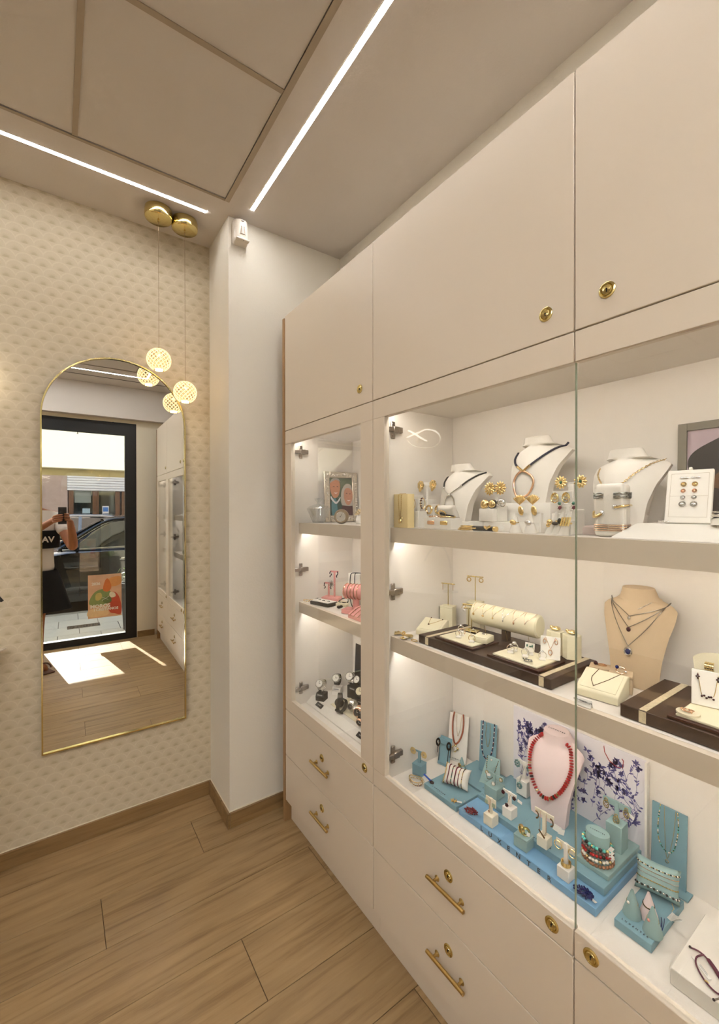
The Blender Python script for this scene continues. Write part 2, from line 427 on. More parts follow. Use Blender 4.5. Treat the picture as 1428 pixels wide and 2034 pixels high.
for x in bars_x: bar((x-.0085, GY0+.0035, ZC_), (x+.0085, GY1-.0035, ZC_+.003))
for y in bars_y:
    xs = [GX0]+sorted(bars_x)+[GX1]
    for a, b in zip(xs, xs[1:]): bar((a+.009, y-.0085, ZC_), (b-(.009 if b < GX1 else .0035), y+.0085, ZC_+.003))
xs = [GX0]+sorted(bars_x)+[GX1]; ys = [GY0]+sorted(bars_y)+[GY1]
for a, b in zip(xs, xs[1:]):
    for c, d in zip(ys, ys[1:]):
        ob('ceiling_tile', MB().bx((a+.006, c+.006, ZC_+.0035), (b-.004, d-.004, ZC_+.018)), TILEM, ceil, smooth=False)
struct('trim_3', MB().bx((XL, -.628, ZC_-.0015), (XR-.002, -.612, ZC_-.0002)), mat('shadow gap strip', '#3b342c', .7))
# ---- ceiling light lines
PROF = mat('white aluminium profile', '#d9d0c0', .4)
def ledline(label, a, b, k):
    t = thing('linear_light', label, 'ceiling light', ((a[0]+b[0])/2, (a[1]+b[1])/2, ZC_), group='light lines let into the ceiling')
    dx, dy = abs(b[0]-a[0])/2, abs(b[1]-a[1])/2; h = .0085
    X, Y = (dx, h) if dx > dy else (h, dy)
    ob('diffuser', MB().bx((-X, -Y, -.0035), (X, Y, -.0005)), emis('light line diffuser %g' % k, LEDC, LED_E*k), t, smooth=False)
    e = .0015
    if dx > dy: fr = MB().bx((-X-e, -Y-e, -.003), (X+e, -Y-.0001, -.0003)).bx((-X-e, Y+.0001, -.003), (X+e, Y+e, -.0003))
    else: fr = MB().bx((-X-e, -Y-e, -.003), (-X-.0001, Y+e, -.0003)).bx((X+.0001, -Y-e, -.003), (X+e, Y+e, -.0003))
    ob('housing', fr, PROF, t, smooth=False)
ledline('glowing white ceiling light line running over the tall cabinets', (.717, -.40), (.717, 1.845), .75)
ledline('glowing white ceiling light line along the fan wallpaper, above the brass canopies', (-1.92, 1.976), (.551, 1.976), .42)
ledline('glowing light line over the shop door, seen in the arched mirror', (-2.62, -.425), (.72, -.425), .9)
ledline('added fill light line in the ceiling panels behind the camera, out of the picture', (-2.62, -.10), (-.45, -.10), 2.2)  # unseen fill lamp, added to brighten the room
ledline('added fill light line beside the lowered box behind the camera, out of the picture', (-2.62, -.80), (-.45, -.80), 2.2)  # second unseen lamp, added as fill light from behind the camera

# ---- motion sensor
t = thing('motion_sensor', 'white motion sensor with a curved lens high in the pillar corner', 'sensor', (.693, YP-.0005, 2.665))
def sens():
    m = MB(); prof = [(-.033, 0), (-.033, -.022), (-.026, -.04), (-.012, -.05), (.012, -.05), (.026, -.04), (.033, -.022), (.033, 0)]
    rows = [(.0, .80, .55), (.006, .96, .85), (.02, 1, .9), (.06, 1, 1), (.098, .98, .92), (.107, .9, .6)]
    pr = None
    for z, sx, sy in rows:
        r = m.ring([V((x*sx, y*sy, z)) for x, y in prof])
        if pr: m.bridge(pr, r)
        else: m.cap(r, True)
        pr = r
    m.cap(pr); return m
SW = mat('white sensor plastic', '#efe6d8', .3, vary=.01)
ob('housing', sens(), SW, t)
ob('lens', MB().lathe([(.0, -.0), (.017, 0), (.017, .034), (0, .034)], seg=20, M=TR(0, -.036, .032) @ Matrix.Diagonal((1, .95, 1, 1))), mat('milky lens', '#b9ac9c', .2), t)
ob('chin', MB().box((0, -.042, .008), (.062, .026, .008), bev=.003), SW, t)
ob('indicator_window', MB().bx((-.006, -.0515, .088), (.006, -.0495, .092)), mat('dark window', '#4a3f38', .3), t)
ob('screw', MB().cyl((.004, -.052, .0035), (.004, -.049, .0035), .0018), BLACK, t)

# ---- arched mirror (hangs a hair out of true, as in the photograph)
MX, MZ0, MZS, MR = .232, .428, 1.848, .2855
def arch(r, z0, n=40): 
    return [(-r, z0), (r, z0)] + [(r*math.cos(PI*i/n), (MZS-MZ0)+r*math.sin(PI*i/n)) for i in range(n+1)]
t = thing('arched_mirror', 'tall arched mirror with a thin brass frame on the fan wallpaper', 'mirror', (MX, YW-.0125, MZ0), rz=-.0087, rx=.0018)
MIRM = mat('mirror silvering', (.86, .87, .85), .0, 1., vary=0)
g = MB(); P = arch(MR-.004, .004)
g.prism(P, .004, UPR @ TR(0, 0, .0)); ob('mirror_glass', g, MIRM, t, smooth=False)
fr = MB(); O = arch(MR+.001, -.001); I = arch(MR-.0045, .0045)
def lp(poly, y): return fr.ring([V((x, y, z)) for x, z in poly])
a, b, c, d = lp(O, -.012), lp(I, -.012), lp(O, .011), lp(I, .011)
fr.bridge(a, b); fr.bridge(c, d); fr.bridge(a, c); fr.bridge(b, d)
ob('frame', fr, BRASSL, t)
ob('backing_board', MB().prism(arch(MR-.006, .006), .004, UPR @ TR(0, 0, -.009)), BLKM, t, smooth=False)

# ---- pendants: brass canopy, cord, ribbed acrylic globe
def globe_mat():
    m = bpy.data.materials.new('cut acrylic globe'); m.use_nodes = True; n, l = m.node_tree.nodes, m.node_tree.links; n.clear()
    o = n.new('ShaderNodeOutputMaterial'); em = n.new('ShaderNodeEmission'); tr = n.new('ShaderNodeBsdfTransparent'); gl = n.new('ShaderNodeBsdfGlossy')
    tc = n.new('ShaderNodeTexCoord'); sp = n.new('ShaderNodeSeparateXYZ'); l.new(tc.outputs['Object'], sp.inputs[0])
    def mth(op, *a):
        q = n.new('ShaderNodeMath'); q.operation = op
        for i, x in enumerate(a):
            if isinstance(x, (int, float)): q.inputs[i].default_value = x
            else: l.new(x, q.inputs[i])
        return q.outputs[0]
    az = mth('ARCTAN2', sp.outputs[1], sp.outputs[0]); z = mth('MULTIPLY', sp.outputs[2], 1/.052)
    def rib(s): return mth('POWER', mth('ABSOLUTE', mth('SINE', mth('ADD', mth('MULTIPLY', az, 8.0), mth('MULTIPLY', z, 9.0*s)))), 9.0)
    nz = n.new('ShaderNodeTexNoise'); nz.inputs['Scale'].default_value = 160; l.new(tc.outputs['Object'], nz.inputs['Vector'])
    a = mth('MAXIMUM', rib(1), rib(-1)); a = mth('MULTIPLY', a, mth('ADD', .45, nz.outputs[0]))
    ge = n.new('ShaderNodeNewGeometry'); d = n.new('ShaderNodeVectorMath'); d.operation = 'DOT_PRODUCT'; l.new(ge.outputs['Normal'], d.inputs[0]); l.new(ge.outputs['Incoming'], d.inputs[1])
    rim = mth('POWER', mth('SUBTRACT', 1.0, mth('ABSOLUTE', d.outputs['Value'])), 3.0)
    f = mth('MINIMUM', mth('ADD', mth('MULTIPLY', a, .85), mth('MULTIPLY', rim, .8)), 1.0)
    em.inputs['Color'].default_value = (1, .74, .38, 1); em.inputs['Strength'].default_value = 1.7
    tr.inputs[0].default_value = (.95, .80, .62, 1); gl.inputs['Roughness'].default_value = .05
    m1 = n.new('ShaderNodeMixShader'); l.new(f, m1.inputs[0]); l.new(tr.outputs[0], m1.inputs[1]); l.new(em.outputs[0], m1.inputs[2])
    m2 = n.new('ShaderNodeMixShader'); m2.inputs[0].default_value = .08; l.new(m1.outputs[0], m2.inputs[1]); l.new(gl.outputs[0], m2.inputs[2])
    l.new(m2.outputs[0], o.inputs[0]); return m
GLOBE = globe_mat()
CORD = mat('pale cord', '#a08460', .6)
LED3 = emis('warm lamp core', (1, .72, .38), 30)
def pendant(label, x, y, zc, drop):
    t = thing('pendant_lamp', label, 'pendant lamp', (x, y, zc-.0), group='pair of globe pendants by the mirror')
    zt = ZC_-zc
    ob('canopy', MB().lathe([(0, zt-.0002), (.055, zt-.0002), (.0565, zt-.006), (.057, zt-.036), (.055, zt-.043), (.050, zt-.047), (.0, zt-.048)], seg=40), BRASSL, t)
    ob('cord_grip', MB().lathe([(0, zt-.048), (.004, zt-.048), (.004, zt-.056), (0, zt-.058)], seg=12), BRASS, t)
    ob('cord', MB().cyl((0, 0, .052), (0, 0, zt-.056), .0009, seg=6), CORD, t)
    R = .051; pr = []
    for i in range(25):
        a = -PI/2+.42+(PI-.42-.10)*i/24
        pr.append((R*math.cos(a), R*math.sin(a)))
    ob('globe', MB().lathe(pr, seg=48), GLOBE, t)
    ob('cap', MB().lathe([(0, .0535), (.006, .0535), (.009, .0510), (.0, .0505)], seg=20), BRASSL, t)
    z0 = -R*math.cos(.42)
    ob('bottom_ring', MB().torus((0, 0, z0), .0195, .0016, seg=32, rs=8), BRASSL, t)
    ob('lamp_core', MB().lathe([(0, z0+.002), (.0175, z0+.002), (.0175, z0+.005), (.003, z0+.007), (.0, z0+.008)], seg=20), LED3, t)
pendant('higher globe pendant of cut acrylic on a thin cord, nearer the mirror top', .3755, 2.085, 2.119, 0)
pendant('lower globe pendant of cut acrylic, nearer the pillar corner', .4895, 2.098, 1.996, 0)

# ---- looped light ribbon on the wallpaper beside the mirror, left of the picture (its reflection shows in the cabinet glass)
RIB = emis('ribbon lamp glow', (1, .88, .70), 6)
t = thing('ribbon_wall_lamp', 'glowing looped ribbon wall lamp, seen only as a reflection in the cabinet glass', 'wall lamp', (-.32, 2.19, 1.93))
sh = -.085
A_ = [(-.111, 1.986), (-.16, 1.972), (-.209, 1.953), (-.26, 1.936), (-.275, 1.932)]
B_ = [(-.111, 1.942), (-.155, 1.962), (-.209, 1.984), (-.278, 2.012), (-.34, 2.016), (-.383, 2.008), (-.413, 1.99), (-.424, 1.962), (-.410, 1.932), (-.36, 1.90), (-.279, 1.884), (-.20, 1.886), (-.142, 1.898), (-.115, 1.92)]
q = MB(); q.tube([V((x+sh+.32, 0, z-1.93)) for x, z in [(a.x, a.y) for a in spline([(a, b, 0) for a, b in A_], 6)]], .0085, 8, flat=.5); ob('light_ribbon', q, RIB, t)
s_ = spline([(a, b, 0) for a, b in B_], 6); n_ = len(s_)
q = MB(); q.tube([V((p.x+sh+.32, .012, p.y-1.93)) for p in s_], [.0085 if i < n_*.36 else max(.0016, .0085-.0069*(i/n_-.36)/.2) for i in range(n_)], 8, flat=.5); ob('light_ribbon', q, RIB, t)
ob('wall_plate', MB().lathe([(0, 0), (.03, 0), (.03, .008), (0, .010)], seg=24, M=TR(-.03, YW-2.19-.0005, .0) @ RX(PI/2)).cyl((-.03, YW-2.19-.008, 0), (-.03, .0, .003), .004, seg=8), BRASSL, t)
# ================================================================ the display cabinets
XF, XD = .868, .888           # door faces
ZT, ZU, ZG, ZB, ZM, ZD = 2.3465, 1.8156, 1.7525, .5267, .3145, .1015
ZA, ZB2, ZCF = 1.391, 1.021, .535      # the three display levels
GLS = glass_pane('clear cabinet glass', (.985, .99, .985))
GEDGE = mat('green glass edge', '#8f9a82', .15, vary=.1)
CSTRIP = emis('cabinet light strip', CABC, CAB_E)
ALU = mat('grey aluminium channel', '#8a7c6c', .4, .3)
CARC = mat('oak cabinet side', '#a37f55', .5, vary=.12, vscale=12)
gap = .0013
def lock(parent, y, z, rot=0):
    m = MB(); X = TR(XF, y, z) @ RY(-PI/2)
    m.lathe([(0, 0), (.0155, 0), (.0155, .0015), (.013, .003), (.0115, .003), (.0105, .0018), (.009, .0045), (.0075, .0045), (.006, .0035), (0, .0035)], seg=28, M=X)
    o = ob('lock', m, BRASSL, parent)
    h = MB(); h.box((XF-.0037, y, z+.0012), (.0009, .0026, .0026)); h.box((XF-.0037, y, z-.0015), (.0009, .0013, .005)); ob('keyhole', h, BLKM, parent)
def handle(parent, y, z, L=.135):
    m = MB(); x = XF-.019
    m.tube([(x, y-L/2, z), (x, y+L/2, z)], .0052, 20)
    for s in (-1, 1):
        m.lathe([(.0085, 0), (.0085, .001), (.004, .005), (.0035, .019)], seg=16, M=TR(XF, y+s*L*.33, z) @ RY(-PI/2))
    ob('handle', m, BRASS, parent)
def hinge(parent, y, z, s):
    "cup hinge on the side wall at y, pointing into the cabinet; s=-1: wall on the high-y side"
    m = MB()
    m.box((.938, y+s*.003, z), (.017, .006, .058), bev=.002); m.box((.945, y+s*.009, z), (.026, .016, .022), bev=.002)
    m.box((.962, y+s*.008, z+.001), (.024, .013, .019), bev=.0015); m.box((.915, y+s*.010, z), (.04, .012, .016), bev=.002)
    m.cyl((.936, y+s*.006, z+.019), (.936, y+s*.0085, z+.019), .0035, seg=10); m.cyl((.936, y+s*.006, z-.019), (.936, y+s*.0085, z-.019), .0035, seg=10)
    m.cyl((.966, y+s*.013, z), (.966, y+s*.0155, z), .003, seg=10)
    return ob('hinge', m, NICK, parent)
def cabinet(label, y1, y0, left, right, locks, hinge_side):
    "y1 > y0; left/right: True = own side wall and stile there (left = high y in the picture)"
    t = thing('display_cabinet', label, 'display cabinet', (0, 0, 0), group='row of tall cream display cabinets')
    sw = .018
    # carcass
    ob('back_panel', MB().bx((XR-.008, y0+(.001 if right else 0), ZD), (XR-.0006, y1-(.001 if left else 0), ZT-.003)), INNER, t, smooth=False)
    if left: ob('side_panel', MB().bx((XD+.002, y1-sw, ZD), (XR-.0085, y1-.0006, ZT-.003)), INNER, t, smooth=False)
    if right: ob('side_panel', MB().bx((XD+.002, y0+.0006, ZD), (XR-.0085, y0+(.016 if left else sw), ZT-.003)), INNER, t, smooth=False)
    a, b = y0+(.016 if (right and left) else sw if right else 0), y1-(sw if left else 0)
    ob('top_panel', MB().bx((XD+.002, a, ZT-.021), (XR-.0085, b, ZT-.003)), CREAMC, t, smooth=False)
    ob('case_ceiling', MB().bx((XD+.002, a, 1.797), (XR-.0085, b, 1.815)), INNER, t, smooth=False)
    ob('case_floor', MB().bx((.932, a, ZCF-.022), (XR-.0085, b, ZCF)), INNER, t, smooth=False)
    ob('front_sill', MB().bx((XD+.002, a, ZCF-.022), (.9150, b, .556)), INNER, t)
    ob('sill_channel', MB().bx((.9155, a, ZCF-.022), (.9315, b, .5375)), ALU, t, smooth=False)
    ob('plinth', MB().bx((.8975, y0+.0004, .0005), (.915, y1-.0004, ZD-.001)), CREAMC, t, smooth=False)
    for z in (ZA-.0006, ZB2-.0006):
        s = ob('shelf', MB().bx((.948, a, z-.02), (XR-.009, b, z)), INNER, t, smooth=False)
        ob('front_lip', MB().bx((.930, a, z-.0495), (.9475, b, z)), CREAMC, s)
        ob('light_strip', MB().bx((.951, a+.004, z-.0235), (.961, b-.004, z-.0202)), CSTRIP, s, smooth=False)
    ob('light_strip', MB().bx((.905, a+.004, 1.7935), (.915, b-.004, 1.7968)), CSTRIP, t, smooth=False)
    # upper door
    d = ob('upper_door', MB().bx((XF, y0+gap, ZU+gap), (XD, y1-gap, ZT), bev=.0012), CREAMC, t)
    lock(d, locks[0], 1.873)
    # glass door: frame pieces and pane
    oy1, oy0 = (y1-.062 if left else y1-.001), (y0+.062+.0095*(left and right) if right else y0+.001)
    if left and right: oy1, oy0 = y1-.062, y0+.071
    fr = MB(); bv = .0012
    fr.bx((XF, y0+gap, ZG), (XD, y1-gap, ZU-gap), bev=bv); fr.bx((XF, y0+gap, ZB+gap), (XD, y1-gap, .584), bev=bv)
    if left: fr.bx((XF, oy1, .584), (XD, y1-gap, ZG), bev=bv*.3)
    if right: fr.bx((XF, y0+gap, .584), (XD, oy0, ZG), bev=bv*.3)
    gd = ob('glass_door', fr, CREAMC, t)
    ob('pane', MB().bx((XF+.006, oy0+.0002, .5842), (XF+.010, oy1-.0002, ZG-.0002)), GLS, gd, smooth=False)
    ed = MB()
    if not left: ed.bx((XF+.0058, oy1+.0, .5845), (XF+.0104, oy1+.0009, ZG-.0005))
    if not right: ed.bx((XF+.0058, oy0-.0009, .5845), (XF+.0104, oy0+.0, ZG-.0005))
    if not (left and right): ob('glass_edge', ed, GEDGE, gd, smooth=False)
    lock(gd, locks[1], .559)
    if hinge_side == 'left':
        for z in (1.722, 1.171, .614): hinge(t, y1-sw, z, -1)
    else:
        for z in (1.722, 1.171, .614): hinge(t, y0+sw, z, 1)
    # drawers
    for za, zb, zh, zk in ((ZM, ZB, .4185, .4545), (ZD, ZM, .207, .252)):
        dr = ob('drawer', MB().bx((XF, y0+gap, za+gap), (XD, y1-gap, zb-gap), bev=.0012), CREAMC, t)
        yc = (y0+y1)/2
        handle(dr, yc+.001, zh); lock(dr, yc+.003, zk)
    return t
c1 = cabinet('narrow tall cream display cabinet next to the pillar, holding watches and pink stands', 1.834, 1.156, True, True, (1.231, 1.2045), 'left')
ob('oak_end_panel', MB().bx((.8645, 1.8348, .0005), (XR-.002, 1.853, ZT-.008)), CARC, c1, smooth=False)
cabinet('wide cream display cabinet with the teal jewellery stands, hinged beside the narrow one', 1.156, .469, True, False, (.5316, .5165), 'left')
cabinet('cream display cabinet nearest the camera, its glass edge meeting its neighbour', .469, -.218, False, True, (.4046, .4334), 'right')
c4 = cabinet('cream display cabinet closest to the shop door, seen in the mirror', -.218, -.80, True, True, (-.29, -.27), 'right')
ob('oak_end_panel', MB().bx((.8645, -.819, .0005), (XR-.002, -.8008, ZT-.008)), CARC, c4, smooth=False)
# ================================================================ shop door, street, photographer
DG0, DG1, DGB, DGT = -.200, .572, .072, 2.275
BLKF = mat('black door frame', '#0b0b0c', .5, vary=.1)
DGL = glass_pane('door glass', (.97, .985, .98))
d = struct('door_1', MB().bx((DX0+.0006, YB-.07, .0005), (DG0, YB-.004, DZ-.001)).bx((DG1, YB-.07, .0005), (DX1-.0006, YB-.004, DZ-.001)).bx((DG0, YB-.07, DGT), (DG1, YB-.004, DZ-.001)).bx((DG0, YB-.07, .0005), (DG1, YB-.004, DGB)), BLKF, smooth=False)
ob('door_pane', MB().bx((DG0, YB-.04, DGB), (DG1, YB-.034, DGT)), DGL, d, smooth=False)
ob('door_threshold', MB().bx((DX0+.02, YB-.003, .0005), (DX1-.06, YB+.012, .004)), STEEL, d, smooth=False)
ob('door_closer', MB().cyl((.455, YB-.0035, 2.43-.03), (.455, YB+.014, 2.43-.03), .010, seg=12).bx((.40, YB-.0035, 2.385), (.455, YB+.006, 2.392)), BLKF, d)
ob('door_lock', MB().box((DG1+.006, YB+.001, 1.98), (.014, .012, .07), bev=.003), BLKF, d)
ob('door_stopper', MB().box((.13, YB-.02, DGT-.010), (.006, .006, .02)).box((.13, YB-.02, DGT-.022), (.018, .006, .004)), BLKF, d)
wd = struct('window_fill', MB().bx((-2.699, YB-.08, .351), (-2.64, YB-.02, 2.419)).bx((-.56, YB-.08, .351), (-.501, YB-.02, 2.419)).bx((-2.64, YB-.08, .351), (-.56, YB-.02, .41)).bx((-2.64, YB-.08, 2.36), (-.56, YB-.02, 2.419)), BLKF, smooth=False)  # unseen opening added left of the door to let in fill daylight
ob('window_fill_pane', MB().bx((-2.64, YB-.052, .41), (-.56, YB-.046, 2.36)), DGL, wd, smooth=False)  # glass of the added fill opening
# poster stuck on the door glass
pc = (.377, YB-.0335)
t = thing('poster', 'orange and red festival poster reading MOROS i CRISTIANOS on the door glass', 'poster', (.377, YB-.0335, .265))
PW_, PH_ = .318, .47
# the print is seen from inside: drawn facing +Y
FY = RZ(PI) @ RX(PI/2)          # local XY -> upright plane facing +Y, x runs to -X
FYM = RX(PI/2)                  # the poster faces the street: from inside (and so unmirrored in the mirror) the print runs backwards
paper = ob('paper', MB().bx((-PW_/2, 0, 0), (PW_/2, .0012, PH_)), mat('poster peach', '#e0b491', .6, vary=.25, vscale=9), t, smooth=False)
def blob(nm, col, pts, k):
    q = MB(); q.prism([(p.x, p.y) for p in spline([(a, b, 0) for a, b in pts], 6, True)], .0003, TR(0, .0013+.0004*k, 0) @ FYM)
    ob(nm, q, mat('poster '+col, col, .6, vary=.15, vscale=30), paper, smooth=False)
hw = PW_/2
blob('printed_shape', '#8a9a5e', [(-.150, .16), (-.10, .28), (.0, .31), (.07, .25), (.05, .17), (-.05, .13)], 0)
blob('printed_shape', '#c9543c', [(.04, .06), (.03, .20), (.07, .27), (.12, .24), (.152, .14), (.152, .02), (.09, .03)], 1)
blob('printed_shape', '#e3a05e', [(.0, .36), (.04, .42), (.10, .44), (.152, .43), (.152, .36), (.08, .33)], 0)
blob('printed_shape', '#d9793f', [(-.02, .30), (.0, .40), (.03, .42), (.06, .33), (.03, .28)], 2)
blob('printed_shape', '#e6c79a', [(-.152, .02), (-.152, .09), (-.05, .10), (.02, .07), (.02, .02)], 1)
blob('printed_shape', '#c8b56c', [(-.09, .20), (-.085, .26), (-.04, .27), (-.03, .22), (-.06, .19)], 3)
blob('printed_shape', '#eadfc4', [(.04, .24), (.05, .27), (.09, .26), (.10, .22), (.06, .21)], 3)
blob('printed_shape', '#6f7f4e', [(-.02, .17), (.0, .22), (.05, .22), (.06, .17), (.02, .15)], 3)
PWHT = mat('poster white print', '#f4efe2', .6, vary=0)
q = MB(); q.tube([(.03, .0036, .19), (-.03, .0036, .225)], .004, 6, flat=.3).tube([(-.03, .0036, .185), (.04, .0036, .23)], .004, 6, flat=.3)
ob('crossed_swords', q, PWHT, paper, smooth=False, kind='stuff')
q = MB(); q.text('2026', .040, TR(-.085, .0034, .372) @ FYM, bold=.0014); ob('year_lettering', q, PWHT, paper, smooth=False)
q = MB(); q.text('MOROS', .054, TR(-.045, .0034, .125) @ FYM, bold=.0022); ob('title_lettering', q, PWHT, paper, smooth=False)
q = MB(); q.text('i CRISTIANOS', .038, TR(.01, .0034, .088) @ FYM, bold=.0016)
ob('lettering', q, PWHT, paper, smooth=False)

# ---- street
PAVM = mat('pale pavement stone', '#b9bab6', .8, vary=.08, vscale=9, bump=.2, bscale=90)
pav = struct('pavement', MB().bx((-4, -2.66, -.2), (6, YB-.1225, -.012)), mat('pavement bed', '#6a6a68', .9))
random.seed(3)
for i in range(-3, 7):
    for j in range(4):
        x0, y0_ = i*.42-.06+.21*(j % 2), -1.1225-(j+1)*.384
        ob('paving_slab', MB().box((0, 0, 0), (.414, .378, .02), bev=.002), PAVM, pav, loc=(x0+.21, y0_+.192, -.0055), smooth=False)
struct('kerb', MB().bx((-4, -2.80, -.2), (6, -2.662, .004), bev=.006), mat('kerb stone', '#93938f', .8, bump=.2))
struct('road', MB().bx((-14, -6.4, -.25), (16, -2.802, -.12)), mat('dark asphalt', '#3e4043', .9, vary=.15, vscale=60, bump=.3, bscale=300))
struct('pavement_far', MB().bx((-14, -8.0, -.2), (16, -6.402, 0)), PAVM)
t = thing('drain_grate', 'long metal drain grate set in the pavement outside the door', 'grate', (.20, -1.84, .0046))
ob('frame', MB().bx((-.17, -.075, 0), (.17, -.066, .006)).bx((-.17, .066, 0), (.17, .075, .006)).bx((-.17, -.0655, 0), (-.162, .0655, .006)).bx((.162, -.0655, 0), (.17, .0655, .006)), STEEL, t, smooth=False)
for k in range(20): ob('slat', MB().bx((-.154+k*.016, -.0655, .0), (-.149+k*.016, .0655, .005)), STEEL, t, smooth=False)
ob('pit', MB().bx((-.161, -.0655, -.0), (.161, .0655, .0006)), BLKM, t, smooth=False)

# ---- opposite shop
STONE = mat('rough pinkish render', '#b5a49a', .9, vary=.15, vscale=8, bump=.5, bscale=60)
struct('building_far', MB().bx((-14, -8.6, -.1), (.04, -8.0, 4.1)).bx((3.4, -8.6, -.1), (16, -8.0, 4.1)).bx((.04, -8.6, 2.45), (3.4, -8.0, 4.1)).bx((.04, -8.6, -.1), (3.4, -8.45, 2.45)), STONE)
WOODF = wood('dark brown window wood', '#6b4a2e', '#7a563a', '#4b311c', axis=2)
DKGL = mat('dark shop window glass', '#10191c', .05, vary=.4, vscale=3, spec=1.0)
t = thing('shop_front', 'wooden shop front across the street under a white roller shutter', 'shop front', (1.7, -8.1, 0))
fr = MB()
for x0, x1 in ((-1.64, -1.54), (-1.15, -1.02), (-.66, -.56), (-.52, -.44), (.3, .42), (1.1, 1.2), (1.55, 1.66)): fr.bx((x0, -.03, .0), (x1, .08, 1.9))
ob('window_frame', fr, WOODF, t, smooth=False)
ob('sill_panel', MB().bx((-1.64, -.02, .0), (1.66, .07, .55)), WOODF, t, smooth=False)
for x0, x1 in ((-1.54, -1.15), (-1.02, -.66), (-.44, .3), (.42, 1.1), (1.2, 1.55)): ob('pane', MB().bx((x0, .0, .55), (x1, .02, 1.9)), DKGL, t, smooth=False)
ob('notice', MB().bx((-.94, .022, 1.33), (-.80, .025, 1.52)), mat('white notice', '#dfe6ea', .6), t, smooth=False)
ob('notice', MB().bx((-.925, .026, 1.38), (-.815, .028, 1.49)), mat('blue notice', '#3a78c2', .6), t, smooth=False)
ob('notice', MB().bx((-1.36, .022, 1.34), (-1.20, .025, 1.46)), mat('pale blue notice', '#a9c6d4', .6), t, smooth=False)
ob('blind', MB().bx((-1.52, .022, 1.6), (-1.18, .03, 1.88)), mat('grey blind', '#8f9a94', .8), t, smooth=False)
WSH = mat('white shutter slat', '#e2e8ec', .5)
for k in range(6): ob('slat', MB().box((.0, .12, 1.92+k*.062), (3.34, .03, .056), bev=.01), WSH, t)
# printed banner beside it (its double reflection shows in the cabinet glass)
t = thing('banner_sign', 'white banner with big blue letter and dark stripe on the far facade', 'sign', (-2.0, -7.99, 1.0))
bn = ob('board', MB().bx((-.95, 0, .05), (1.1, .01, 1.10)), mat('white banner', '#e8eef4', .6), t, smooth=False)
ob('stripe', MB().bx((-.95, .011, .52), (1.0, .014, .80)), mat('banner dark stripe', '#2c3330', .6), bn, smooth=False)
q = MB().text('EL', .26, TR(.96, .012, .95) @ FY, align='LEFT', bold=.008); ob('letter', q, mat('banner blue', '#2a55b8', .6), bn, smooth=False)
q = MB().text('A', .13, TR(.72, .0155, .73) @ FY, align='LEFT', bold=.004).text('PER', .13, TR(.93, .0155, .60) @ FY, align='LEFT', bold=.004); ob('letter', q, PWHT, bn, smooth=False)

# ---- awning over the shop door
CANV = mat('cream awning canvas', '#e9e5d8', .8, vary=.03)
n_ = CANV.node_tree.nodes; l_ = CANV.node_tree.links; b_ = n_['Principled BSDF']
tl = n_.new('ShaderNodeBsdfTranslucent'); tl.inputs[0].default_value = hx('#f3f0e4')+(1,); mx_ = n_.new('ShaderNodeMixShader'); mx_.inputs[0].default_value = .55
l_.new(b_.outputs[0], mx_.inputs[1]); l_.new(tl.outputs[0], mx_.inputs[2]); l_.new(mx_.outputs[0], n_['Material Output'].inputs[0])
t = thing('awning', 'cream canvas awning with a short valance over the shop door', 'awning', (.3, YB-.12, 0))
ob('canvas', MB().bx((-3, -.004, 0), (3, .0, 2.02), M=TR(0, -1.885, 2.03) @ RX(-1.17)), CANV, t, smooth=False)
ob('valance', MB().bx((-3, -1.915, 1.93), (3, -1.911, 2.045)), mat('olive valance', '#b8ab80', .8), t, smooth=False)
ob('front_bar', MB().cyl((-3, -1.90, 2.04), (3, -1.90, 2.04), .018, seg=12), mat('cream bar', '#d8cfae', .4), t)
ob('wall_case', MB().bx((-3, -.12, 2.76), (3, -.002, 2.9)), mat('cream bar', '#d8cfae', .4), t, smooth=False)
ob('arm', MB().cyl((-2.2, -.05, 2.6), (-2.2, -1.88, 2.03), .014, seg=8), mat('cream bar', '#d8cfae', .4), t)
ob('arm', MB().cyl((2.4, -.05, 2.6), (2.4, -1.88, 2.03), .014, seg=8), mat('cream bar', '#d8cfae', .4), t)
struct('building_near', MB().bx((-8, YB-.5, ZC_+.12), (9, YB-.1225, 7)).bx((-8, YB-.4, -.1), (XL-.2, YB-.1225, ZC_+.119)).bx((XR+.3, YB-.4, -.1), (9, YB-.1225, ZC_+.119)), STONE, smooth=False)

